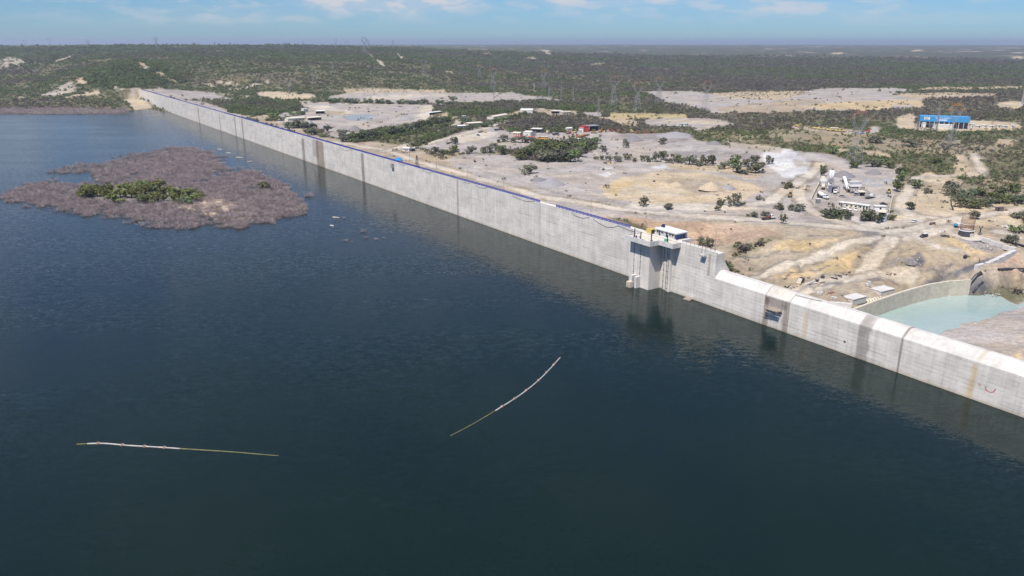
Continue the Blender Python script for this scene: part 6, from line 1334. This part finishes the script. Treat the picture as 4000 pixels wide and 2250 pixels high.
# ---- lower works area
ch = [(3318,1212),(3334,1206),(3420,1174),(3501,1146),(3570,1125),(3637,1108),(3710,1097),(3792,1092)]
wallrun(ch, 11.5, 1.1, 'curved tan concrete training wall along the turquoise pool', C_TAN, 'channel_wall', base=-10.6, seg=5.0)
wallrun([(3206,1178),(3262,1180),(3328,1186)], 5.5, 1.5, 'short white wing wall joining the dam beside the channel', C_LIGHT, 'wing_wall', base=-8.6, seg=5.0)
wallrun([(3826,924),(3870,938),(3920,956),(3968,974)], 2.2, 1.4, 'low white retaining wall running from the rebar cage', C_LIGHT, 'retaining_wall', base=[-3.0,-3.4,-4.0,-4.8], seg=6)
wallrun([(3966,976),(3920,998),(3870,1022),(3812,1050)], 4.5, 1.9, 'broad topped white retaining wall slanting to the dark trench', C_LIGHT, 'retaining_wall', base=[-4.9,-5.6,-6.4,-8.2], seg=6)
def lid_box(a, b_, d, h, label):
    pa, pb = ground(*a), ground(*b_); e = empty('valve_chamber', pa, heading(pa, pb), label, 'chamber'); L = (pb - pa).length
    MB().box(0, L, 0, d, -.6, h).build('wall', C_LIGHT, e); MB().box(-.15, L + .15, -.15, d + .15, h, h + .3).build('lid', C_LIGHT, e)
lid_box((3330,1190),(3380,1190),5.2,2.0,'white concrete chamber nearest the dam by the channel wall'); lid_box((3440,1158),(3492,1152),5.5,2.0,'white concrete chamber beyond the ribbed pipe')
pa, pb = ground(3384,1182), ground(3458,1158); e = empty('ribbed_pipe', pa, heading(pa, pb), 'cream half-buried pipe with dark ribs between the white chambers', 'pipe'); L = (pb - pa).length
MB().tube([(0,0,.5),(L,0,.5)], 1.25, 18).build('barrel', TANC, e, True)
for k in range(7): MB().tube([(L*(k+.3)/7-.12,0,.5),(L*(k+.3)/7+.12,0,.5)], 1.36, 18).build('rib', VRUST, e)
for i, (x, y, l) in enumerate(((3196,1150,'pallet of grey concrete blocks, the one nearest the dam'),(3206,1152,'pallet of grey concrete blocks in the middle of three'),(3212,1147,'pallet of grey concrete blocks behind the other two'),(3252,1168,'pallet of grey blocks before the pipe fittings'),(3262,1171,'white topped pallet of blocks near the wing wall'),(3384,1116,'pallet of grey blocks on the far side of the lower yard'),(3394,1112,'taller stack of grey blocks on the far side of the lower yard'))):
    e = spot('block_pallet', (x, y), (x + 15, y - 2), l, 'pallet', 'block pallets')
    for k in range(3): MB().box(-.6,.6,-.5+k*.36,-.22+k*.36,0,.14).build('slat', WOOD, e)
    for k in range(2 if i != 6 else 3):
        for q in (-.31,.31): MB().box(q-.29,q+.29,-.5,.5,.14+k*.5,.62+k*.5).build('block', C_LIGHT, e)
e = spot('tool_crate', (3128,1102), (3145,1098), 'dark crate with a tan panel leaning on it at the dam toe', 'crate'); MB().box(-1.2,1.3,-1,1,0,2.0).build('body', VDARK, e); MB().cbox((-1.7,-.3,1.0),.12,2.0,2.5,0,.45).build('leaning_panel', C_TAN, e); MB().box(.9,1.7,-.6,.6,.0,1.7).build('gas_rack', GALV, e)
e = spot('light_tower', (3191,1099), (3210,1097), 'cream lighting tower on a dark wheeled base', 'light tower'); MB().box(-.7,.7,-.5,.5,.3,.9).build('engine_box', VDARK, e); MB().tube([(0,0,.9),(0,0,3.4)], .1, 6).build('mast', TANC, e); MB().box(-.7,.7,-.2,.2,3.2,3.9).build('lamp_head', TANC, e); wheels(e, (0,), .55, .3, .2)
e = spot('pump_set', (3213,1085), (3230,1083), 'small grey pump set near the lighting tower', 'pump'); MB().box(-.8,.8,-.5,.5,.2,.9).build('base', VDARK, e); MB().box(-.5,.4,-.4,.4,.9,1.7).build('engine', GALV, e); wheels(e, (-.4,.4), .5, .28, .15)
for a, b_, w, l in (((3144,1116),(3182,1109),.5,'long pale concrete beam lying along the lower track'),((3182,1109),(3220,1103),.3,'brown timber lying beyond the pale beam'),((3245,1085),(3272,1094),.35,'dark steel beam on the ground near the pump set'),((3260,1075),(3288,1086),.35,'dark steel beam lying beside its twin near the yellow slope'),((3062,1090),(3088,1080),.3,'dark pole on the gravel below the ramp'),((3520,1028),(3552,1018),.4,'dark log on the tan works ground'),((3826,1010),(3842,1030),.35,'tan timber bridging the dark trench')):
    pa, pb = ground(*a), ground(*b_); e = empty('beam', pa, heading(pa, pb), l, 'beam'); L = (pb - pa).length; MB().box(0, L, -w/2, w/2, -.05, w).build('web', C_LIGHT if 'concrete' in l else (WOOD if 'timber' in l else CHAS), e); [MB().box(x, x+.25, -.4, .4, -.2, .02).build('sleeper', WOOD, e) for x in (L*.15, L*.8)]
# rebar cage of a round pier
e = spot('rebar_cage', (3772,921), (3800,921), 'tall rusty round rebar cage above a dark formwork base', 'rebar cage')
REB = M('rusty_rebar', (.24,.13,.085), .9)
Rr = 3.15; nb_ = 56
mb1 = MB(); mb2 = MB()
MB().tube([(0,0,0),(0,0,2.9)], [3.9,3.4], 28).build('formwork', VDARK, e); MB().tube([(0,0,2.9),(0,0,3.2)], 3.65, 28).build('ring_platform', WHT, e)
for k in range(nb_):
    a = 2*math.pi*k/nb_; MB().tube([(Rr*math.cos(a),Rr*math.sin(a),3.2),(Rr*math.cos(a),Rr*math.sin(a),6.8 + 4.6*(.75+.25*math.sin(k*1.7)))], .035, 4, False).build('bar', REB, e)
for k in range(26):
    z = 3.4 + k*.16 if k < 18 else 6.4 + (k-18)*.55
    MB().tube([(Rr*1.01*math.cos(t),Rr*1.01*math.sin(t),z) for t in np.linspace(0,2*math.pi,29)], .03, 4, False).build('hoop', REB, e)
MB().tube([(3.4*math.cos(t),3.4*math.sin(t),6.5) for t in np.linspace(0,2*math.pi,29)], .09, 5, False).build('collar', WHT, e); MB().box(-1.0,1.0,-4.0,-3.2,.2,1.9).build('arch_panel', C_LIGHT, e)
e = spot('round_slab', (3772,924), (3800,924), 'pale concrete slab under the rebar cage', 'slab'); MB().cyl((0,-1,-.5), 7.2, .65, 30).build('slab', C_LIGHT, e); MB().cyl((0,-1,.15), 7.0, .03, 30).build('finish', C_TAN, e)
e = spot('batch_mixer', (3733,889), (3750,886), 'blue drum concrete mixer with a white hopper', 'mixer'); MB().tube([(-1.0,0,1.2),(-.4,0,1.5),(.5,0,1.9)], [.5,1.0,.6], 12).build('drum', M('mixer_blue', (.04,.22,.40), .5), e, True); MB().box(.4,2.6,-.8,.8,.9,2.2).build('hopper', WHT, e); MB().box(-1,2.4,-.6,.6,.2,.5).build('frame', CHAS, e); wheels(e, (-.4,1.6), .7, .35, .2)
e = spot('forked_post', (3827,915), (3840,915), 'dark forked steel post on a small plinth', 'post'); MB().box(-.9,.9,-.8,.8,0,.6).build('plinth', GALV, e); MB().tube([(0,0,.6),(0,0,3.2)], .3, 8).build('stem', CHAS, e); [MB().tube([(0,0,3.0),(s*.8,0,3.4),(s*.9,0,4.3)], .2, 6).build('prong', CHAS, e) for s in (-1,1)]
e = spot('steel_box', (3900,824), (3925,824), 'rust-brown open steel box by the road', 'box'); MB().box(-1.5,2.6,-1,1.2,0,2.4).build('body', M('brown_steel', (.16,.11,.11), .7), e); MB().box(-1.6,-.4,-1.05,-.98,.1,2.3).build('door', CHAS, e); MB().tube([(-3.6,-.4,.2),(-2.0,-.4,.2)], .4, 8).build('pipe_stub', GALV, e)
heap((3925,822),(3940,822),'tan stone pile beside the rust-brown box',[C_TAN,WOOD],18,2.6,1.4,size=1.5,name='stone_pile',cat='stones',part='stone')
e = spot('tool_cart', (3770,1008), (3785,1005), 'dark tool cart on the slope above the trench', 'cart'); MB().box(-1,1,-.6,.6,.5,1.2).build('tray', VDARK, e); MB().box(-.8,.8,-.5,.5,1.6,1.7).build('shelf', GALV, e); [MB().box(x-.05,x+.05,y-.05,y+.05,1.2,1.7).build('post', CHAS, e) for x in (-.7,.7) for y in (-.4,.4)]; wheels(e, (-.6,.6), .55, .3, .15)
e = spot('steel_pipe_pair', (3632,880), (3668,866), 'two dark pipe lengths crossed on the sand', 'pipes'); MB().tube([(0,0,.5),(6,0,.5)], .45, 10).build('pipe', VRUST, e); MB().tube([(2.5,.9,.5),(5.2,-.6,.6)], .55, 10).build('pipe', VDARK, e); MB().tube([(2,-1.5,.2),(3.6,-1.8,.2)], .2, 8).build('stub', VRUST, e)
def pipe_thing(px, r, label, lift=.2, flange=True):
    Q = [ground(*p) for p in px]; e = empty('drain_pipe', Q[0], 0, label, 'pipe'); pts = [q - Q[0] + Vector((0,0,r + lift)) for q in Q]
    MB().tube(pts, r, 10).build('barrel', VDARK, e, True)
    if flange:
        for q, nx_ in ((pts[0], pts[1]), (pts[-1], pts[-2])): d = (nx_ - q).normalized(); MB().tube([q, q + d*.3], r*1.18, 10).build('flange', CHAS, e)
pipe_thing([(3833,1072),(3812,1084),(3796,1104),(3780,1125),(3760,1147)], .75, 'thick dark pipe running down the bank into the pool'); pipe_thing([(3838,1108),(3820,1122),(3800,1148)], .45, 'thinner dark pipe on the rocky bank beside the thick one')
pipe_thing([(3908,942),(3940,950),(4005,968)], .55, 'long dark pipe lying beyond the retaining wall'); pipe_thing([(3900,1058),(3940,1055),(4010,1056)], .5, 'straight dark pipe lying above the pool bank')
pipe_thing([(3985,905),(4005,915)], .6, 'short dark culvert beside the bush')
# people
SK = M('skin', (.35,.22,.16), .7)
def person(px, label, top, leg):
    p = ground(*px); e = empty('person', p, random.uniform(0,6.28), label, 'person', None)
    bm = bmesh.new(); me = bpy.data.meshes.new('body')
    V = [(0,0,.95),(0,0,1.2),(0,0,1.42),(0,0,1.52),(0,0,1.63),(.1,0,.9),(.13,.03,.48),(.14,0,.06),(.15,.12,.03),(-.1,0,.9),(-.12,-.02,.48),(-.13,0,.06),(-.14,.12,.03),(.19,0,1.4),(.27,.02,1.12),(.28,.12,.9),(-.19,0,1.4),(-.27,.02,1.12),(-.28,.12,.9),(0,0,1.74)]
    Ed = [(0,1),(1,2),(2,3),(3,4),(4,19),(0,5),(5,6),(6,7),(7,8),(0,9),(9,10),(10,11),(11,12),(2,13),(13,14),(14,15),(2,16),(16,17),(17,18)]
    me.from_pydata(V, Ed, []); o = bpy.data.objects.new('body', me); COL.objects.link(o); o.parent = e; me.materials.append(top)
    md = o.modifiers.new('skin', 'SKIN'); rad = [.15,.15,.15,.06,.1,.09,.065,.045,.04,.09,.065,.045,.04,.07,.05,.04,.07,.05,.04,.1]
    for i, r_ in enumerate(rad): me.skin_vertices[0].data[i].radius = (r_, r_)
    me.skin_vertices[0].data[0].use_root = True; o.modifiers.new('sub', 'SUBSURF').levels = 1
    MB().cyl((0,0,1.66), .13, .12, 10).build('hard_hat', YEL, e)
    return e
person((2140,651), 'person in dark clothes standing on the gravel, arms down, beside a lighter dressed one', M('dark_clothes', (.06,.06,.08), .9), CHAS); person((2153,652), 'person in a grey shirt standing on the gravel below the grove', M('grey_shirt', (.22,.22,.25), .9), CHAS); person((1573,566), 'person in dark clothes walking on the crest road near the hut', M('dark_blue_clothes', (.06,.07,.12), .9), CHAS)
e = spot('work_bench', (2377,639), (2390,639), 'rusty table frame with a yellow box on the gravel', 'bench'); MB().box(-2,2,-1,1,1.5,1.7).build('top', VRUST, e); [MB().box(x-.15,x+.15,y-.15,y+.15,0,1.5).build('leg', VRUST, e) for x in (-1.8,1.8) for y in (-.8,.8)]; MB().box(-.6,.6,-.9,-.1,0,1.2).build('box', VYEL, e)
e = spot('rail_frame', (1413,569), (1425,569), 'rust-red tubular frame standing behind the crest', 'frame'); [MB().bar((x,0,0),(x,0,4),.15).build('post', VRUST, e) for x in (-3,-1.5,0,1.5,3)]; [MB().bar((-3,0,z),(3,0,z),.12).build('rail', VRUST, e) for z in (2.2,3.6)]
heap((1578,596),(1600,603),'row of dark reddish scrap lying before the hut',[VRUST,CHAS],24,6,.4,size=1.6)

# ---- pumping station
pa, pb = ground(3588,500), ground(3783,505); L = (pb - pa).length
e = empty('pumping_station', pa, heading(pa, pb), 'long blue pumping station with lettered fascia, white roof and open base', 'building')
PBL = M('station_blue', (.05,.27,.55), .5, var=.1)
HB = 7.2; HT = 13.0; dp = 13
for x in np.linspace(.4, L-.4, 11):
    for y in (.4, dp-.4): MB().box(x-.25, x+.25, y-.25, y+.25, -1, HB).build('column', C_LIGHT, e)
MB().box(0, L, 0, .3, HB, HT).build('fascia', PBL, e); MB().box(0, .3, .3, dp, HB, HT).build('fascia', PBL, e); MB().box(L-.3, L, .3, dp, HB, HT).build('fascia', PBL, e); MB().box(.3, L-.3, dp-.3, dp, HB, HT).build('fascia', PBL, e)
MB().box(.3, L-.3, .3, dp-.3, HT-1.2, HT-.9).build('roof', WHT, e); MB().box(.3, L-.3, 6, dp-.3, -1, HB).build('back_wall', M('station_dark_wall', (.16,.15,.17), .8), e)  # white roof, back wall in one dark grey
MB().box(L*.085, L*.20, -.12, -.002, HB+1.9, HB+4.7).build('sign_board', WHT, e)
vs, fs = text_mesh('PLANTA DE BOMBEO 4.0', 2.0); xm = max(v[0] for v in vs); WTX = M('white_lettering', (.8,.8,.8), .6)
lb = MB(); lb.add([(L*.31 + v[0]*L*.33/xm, -.02, HB + 3.3 + v[1]) for v in vs], fs); o = bpy.data.objects.new('lettering', raw_mesh(lb, 'lettering', WTX)); COL.objects.link(o); o.parent = e
for k in range(9): MB().box(L*(.345 + k*.023), L*(.345 + k*.023 + .018), -.03, -.001, HB+1.3, HB+2.5).build('lettering', WTX, e)
for k in range(4): MB().box(L*.1, L*(.16+.02*(k%2)), -.14, -.121, HB+2.2+k*.55, HB+2.5+k*.55).build('lettering', GALV, e)
MB().box(L*.27, L*.68, -4.0, 2, -1, 4.6).build('white_wall', WALLW, e); MB().box(L*.265, L*.685, -4.1, 2.1, 4.6, 4.9).build('coping', WHT, e); MB().box(L*.2, L*.262, -.5, 3, -1, 6.4).build('dark_gate', VDARK, e); MB().box(L*.05, L*.14, -.3, .5, .5, 6.0).build('white_panel', WHT, e)
e = spot('switchyard', (3572,505), (3640,508), 'grey steel switchyard frames before the pumping station', 'switchyard')
for i in range(7):
    for j in range(3):
        x, y = i * 3.4, j * 3.6 - 2; MB().bar((x,y,-.5),(x,y,6.5 + (i*j)%3),.22).build('post', GALV, e)
        if i < 6: MB().bar((x,y,6),(x+3.4,y,6),.18).build('beam', GALV, e)
        MB().cyl((x,y,3.2), .35, 1.4, 8).build('insulator', M('brown_porcelain', (.25,.16,.13), .4), e)
for j in range(3): MB().box(1.5 + j*7, 4 + j*7, -4.5, -2.6, -.3, 2.6).build('transformer', GALV, e)
for k in range(7): house((3790 + 26*k, 498 + (k%2)*2),(3806 + 26*k, 498 + (k%2)*2),5,2.2 if k else 3.6,['white pipe store block right beside the station','low white pipe store, first beyond the block','low white pipe store, second beyond the block','low white pipe store, third beyond the block','low white pipe store, fourth beyond the block','low white pipe store, fifth beyond the block','low white pipe store, farthest from the station'][k],name='pipe_store',roof='flat',nwin=0)
# white tower on the right
p = ground(3997, 410); e = empty('white_mast_tower', p, 0, 'tall tapering white tubular tower on a sandy pad', 'tower'); MB().tube([(0,0,-1),(0,0,40),(0,0,85)], [3.2,2.7,2.0], 24).build('shaft', WHT, e, True); MB().cyl((0,0,-1), 5.5, 1.6, 24).build('foundation', C_LIGHT, e); MB().box(-.6,.6,-3.3,-3.1,.6,2.8).build('door', GALV, e)

# ------------------------------------------------------------------ power line towers and poles
PYL = M('pylon_steel', (.36,.37,.38), .5, metal=.3, var=.15); PRED = M('pylon_red_paint', (.42,.18,.14), .6); PORG = M('pylon_orange_paint', (.58,.27,.05), .6)
def lat(mb, a, b_, n, w):                     # zig-zag between two legs
    for k in range(n):
        t0, t1 = k / n, (k + 1) / n
        mb.bar(Vector(a[0]).lerp(Vector(a[1]), t0), Vector(b_[0]).lerp(Vector(b_[1]), t1), w); mb.bar(Vector(b_[0]).lerp(Vector(b_[1]), t0), Vector(a[0]).lerp(Vector(a[1]), t1), w)
def pylon_meshes(w, topm):
    """40 m single-circuit tower: splayed body, waist, V window and red cross-beam"""
    out = []; hb = 4.6; hw = 1.3; zw = 24
    c4 = [(1,1),(-1,1),(-1,-1),(1,-1)]
    for sx, sy in c4: out.append(('leg', MB().bar((sx*hb, sy*hb, -.5), (sx*hw, sy*hw, zw), w).mesh('leg', PYL)))
    br = MB()
    for i in range(4):
        a, b_ = c4[i], c4[(i+1) % 4]; lat(br, ((a[0]*hb,a[1]*hb,0),(a[0]*hw,a[1]*hw,zw)), ((b_[0]*hb,b_[1]*hb,0),(b_[0]*hw,b_[1]*hw,zw)), 5, w*.6)
    out.append(('bracing', br.mesh('bracing', PYL)))
    v = MB()
    for s in (-1, 1):
        for y in (-1, 1): v.bar((s*hw*.4, y*hw, zw), (s*6.0, y*.9, 33), w*.85); v.bar((s*hw, y*hw, zw), (s*7.6, y*.9, 32), w*.7); v.bar((s*6.0,y*.9,33),(s*5.0,y*.7,37.2),w*.8)
        lat(v, ((s*hw*.4,-hw,zw),(s*6.0,-.9,33)), ((s*hw,-hw,zw),(s*7.6,-.9,32)), 5, w*.5)
    out.append(('window_arm', v.mesh('window_arm', PYL)))
    t = MB()
    for y in (-.8, .8): t.bar((-5,y,37.2),(5,y,37.2),w*.9); t.bar((-5,y,38.6),(5,y,38.6),w*.9)
    for s in (-1, 1): 
        t.bar((s*5,0,38.6),(s*4.4,0,41.5),w); t.bar((s*6.0,0,33),(s*11.5,0,34.6),w); t.bar((s*6.0,0,33),(s*4.6,0,37.4),w*1.2); t.bar((s*7.2,0,32.2),(s*11.5,0,34.6),w*.8); t.bar((s*5,0,37.2),(s*7.6,0,33.4),w)
    lat(t, ((-5,-.8,37.2),(5,-.8,37.2)), ((-5,-.8,38.6),(5,-.8,38.6)), 8, w*.6)
    out.append(('cross_beam', t.mesh('cross_beam', topm)))
    return out
PK = {}
def pylon(px, top, label, kind='red', rz=0.35, w=.17, group='lattice pylons'):
    p = ground(*px); m = mpp(p); h = (px[1] - top) * m * 1.05 / 41.5; key = (kind, w)
    if key not in PK: PK[key] = pylon_meshes(w, {'red': PRED, 'orange': PORG, 'grey': PYL}[kind])
    e = empty('pylon', p, rz, label, 'pylon', group)
    for nm, me in PK[key]:
        o = bpy.data.objects.new(nm, me); COL.objects.link(o); o.parent = e; o.scale = (h, h, h)
    return e
pylon((3335,641),434,'red-topped lattice pylon rising behind the concrete plant'); pylon((3707,582),406,'orange-topped lattice pylon before the blue pumping station','orange')
pylon((2395,415),300,'lattice pylon with dull red top, at the bush edge nearest the thin masts',w=.2); pylon((2488,436),324,'lattice pylon with bright red top standing on the bare ridge of bushes',w=.2); pylon((2572,410),301,'lattice pylon with faint red top at the quarry strip tip',w=.2); pylon((2756,430),317,'lattice pylon with red top on the quarry strip',w=.2)
pylon((2123,342),274,'orange-topped pylon deep in the scrub plain','orange',w=.26); pylon((1873,303),254,'small orange-topped pylon in the middle of the scrub slope','orange',w=.28); pylon((1925,353),266,'faint grey pylon at the back of the gravel yard','red',w=.24)
for px, top, l in (((1226,331),274,'thin grey pylon above the tan cut bank'),((1131,361),317,'thin grey pylon at the tan cut bank'),((1657,300),234,'faint pylon on the green slope beside the track'),((1300,291),243,'faint pylon in the green slope above the tree row')): pylon(px, top, l, 'grey', w=.24)
for k, (x, base, top) in enumerate(((101,184,158),(198,184,150),(347,184,157),(613,184,148),(686,186,168),(986,184,169),(1106,184,167),(1186,184,164),(1312,184,153),(1357,192,162),(1425,202,149),(1440,190,160),(1536,186,157))):
    pylon((x, base + 4), top, 'distant pylon standing against the sky on the ridge', 'grey', rz=.2 + k * .35, w=.42, group='pylons on the skyline')
def mast(px, top, label, w=.5, lattice=True, name='lattice_mast'):
    p = ground(*px); m = mpp(p); h = (px[1] - top) * m * 1.05; e = empty(name, p, .4, label, 'mast'); b0 = h * .045; mb = MB()
    for sx, sy in ((1,1),(-1,1),(-1,-1),(1,-1)): MB().bar((sx*b0,sy*b0,-.4),(sx*.3,sy*.3,h),.16).build('leg', PYL, e)
    lat(mb, ((b0,-b0,0),(.3,-.3,h)), ((-b0,-b0,0),(-.3,-.3,h)), 8, .1); lat(mb, ((b0,-b0,0),(.3,-.3,h)), ((b0,b0,0),(.3,.3,h)), 8, .1); mb.build('bracing', PYL, e)
    for z in (.78, .88, .97): MB().bar((-h*.09,0,h*z),(h*.09,0,h*z),.16).build('cross_arm', PYL, e)
for px, top, l in (((2144,385),340,'slim lattice mast, first of three above the access road'),((2191,400),340,'slim lattice mast, second of three above the access road'),((2238,404),340,'slim lattice mast, third of three above the access road'),((2337,451),390,'slim lattice mast near the pale block house'),((1929,404),344,'slender lattice mast standing in the gravel yard tree line'),((3656,505),417,'slim lattice mast before the station switchyard')): mast(px, top, l)
p = ground(2086, 362); e = empty('communications_mast', p, 0, 'white communications pole with dish pods on the scrub edge', 'mast'); MB().tube([(0,0,-.5),(0,0,17)], [.3,.2], 8).build('pole', WHT, e); [MB().cyl((0,0,z), .7, 1.2, 10).build('antenna', WHT, e) for z in (11.5, 15.6)]
for x, yb, yt, l in ((3574,806,743,'wooden utility pole rising from the round dark bush'),(3567,772,738,'wooden utility pole beside the dirt road'),(3870,672,638,'wooden utility pole by the winding dirt road'),(3592,704,676,'wooden utility pole at the dirt road bend'),(2085,470,432,'tall tan utility pole above the thicket'),(1388,530,505,'grey utility pole in the belt behind the crest'),(1707,565,545,'thin wooden pole in the truck yard')):
    p = ground(x, yb); h = (yb - yt) * mpp(p) * 1.05; e = empty('utility_pole', p, .5, l, 'pole'); MB().tube([(0,0,-.4),(0,0,h)], [.16,.11], 8).build('shaft', WOOD, e); MB().box(-.9,.9,-.06,.06,h-.6,h-.45).build('cross_arm', WOOD, e); [MB().cyl((x2,0,h-.45), .05, .18, 6).build('insulator', WHT, e) for x2 in (-.8,0,.8)]
pa, pb = ground(3725, 822), ground(3709, 810); e = empty('leaning_trunk', pa, 0, 'dark leaning tree trunk before the thick stand', 'trunk'); MB().tube([(0,0,-.3),(-1.4,1,3.2),(-1.9,1.5,6.4)], [.42,.36,.25], 8).build('stem', CHAS, e); MB().tube([(-1.9,1.5,6.2),(-1.4,2,8.6)], [.2,.08], 6).build('limb', CHAS, e)

# ------------------------------------------------------------------ floating booms
ALG = M('algae_pipe', (.14,.13,.055), .6, var=.35, scale=.4); PIPEW = M('bleached_pipe', (.46,.43,.39), .5, var=.3, scale=.4); FLO = M('orange_float', (.55,.33,.25), .6)
def boom(px, floats, label, name='floating_boom'):
    Q = [Vector(P(x, y, 0)) for x, y in px]; n = 60; pts = []
    for i in range(n):                        # smooth curve through the traced points
        t = i / (n - 1) * (len(Q) - 1); k = min(int(t), len(Q) - 2); u = t - k
        p0, p1, p2, p3 = Q[max(k-1,0)], Q[k], Q[k+1], Q[min(k+2,len(Q)-1)]
        pts.append(.5 * ((2*p1) + (p2-p0)*u + (2*p0-5*p1+4*p2-p3)*u*u + (3*p1-3*p2+p3-p0)*u**3))
    e = empty(name, pts[0], 0, label, 'boom'); O_ = pts[0]
    r = .17
    def zz(i):
        q = i / (n - 1); d = max(0, floats[0] - q, q - floats[1]); return .07 - min(.24, d * .42)
    loc = [p - O_ + Vector((0, 0, zz(i))) for i, p in enumerate(pts)]
    i0, i1 = int(floats[0] * n), int(floats[1] * n)
    MB().tube(loc[max(0,i0-3):i1+4], r, 10).build('pipe', PIPEW, e, True); 
    if i0 > 4: MB().tube(loc[:i0-2], r*.98, 10).build('sunken_pipe', ALG, e, True)
    MB().tube(loc[i1+3:], r*.98, 10).build('sunken_pipe', ALG, e, True)
    for q in floats[2]:
        i = int(q * (n - 1)); d = (loc[min(i+1,n-1)] - loc[i-1]).normalized(); rz = math.atan2(d.y, d.x)
        fl = MB().cbox(loc[i] + Vector((0,0,.05)), .55, .6, .42, rz).build('float', FLO, e); MB().cbox(loc[i] + Vector((0,0,.27)), .15, .64, .06, rz).build('strap', DARKST, fl)
boom([(300,1736),(400,1733),(500,1741),(605,1747),(700,1753),(900,1765),(1000,1773),(1090,1780)], (.13,.52,[.135,.255,.385,.50]), 'pale pipe boom with four orange floats, lying almost straight on the water')
boom([(1760,1702),(1850,1655),(1950,1596),(2030,1545),(2100,1490),(2150,1440),(2190,1395)], (.36,.93,[.37,.47,.575,.685,.79,.895]), 'curved pale pipe boom with orange floats bending towards the dam')

# ------------------------------------------------------------------ haze: one closed box of thin even air
hz = MB().box(-42000, 42000, -1500, 42000, -160, 150).build('haze', None); tag(hz, 'thin pale air over the whole valley', 'haze', kind='stuff')
hm = bpy.data.materials.new('thin_haze'); hm.use_nodes = True; t = hm.node_tree; t.nodes.clear()
pv = NN(t, 'ShaderNodeVolumePrincipled'); pv.inputs['Color'].default_value = (.70,.82,1,1); pv.inputs['Density'].default_value = 0.00008; pv.inputs['Anisotropy'].default_value = 0.2
ou = NN(t, 'ShaderNodeOutputMaterial'); t.links.new(pv.outputs[0], ou.inputs['Volume']); hz.data.materials.append(hm)
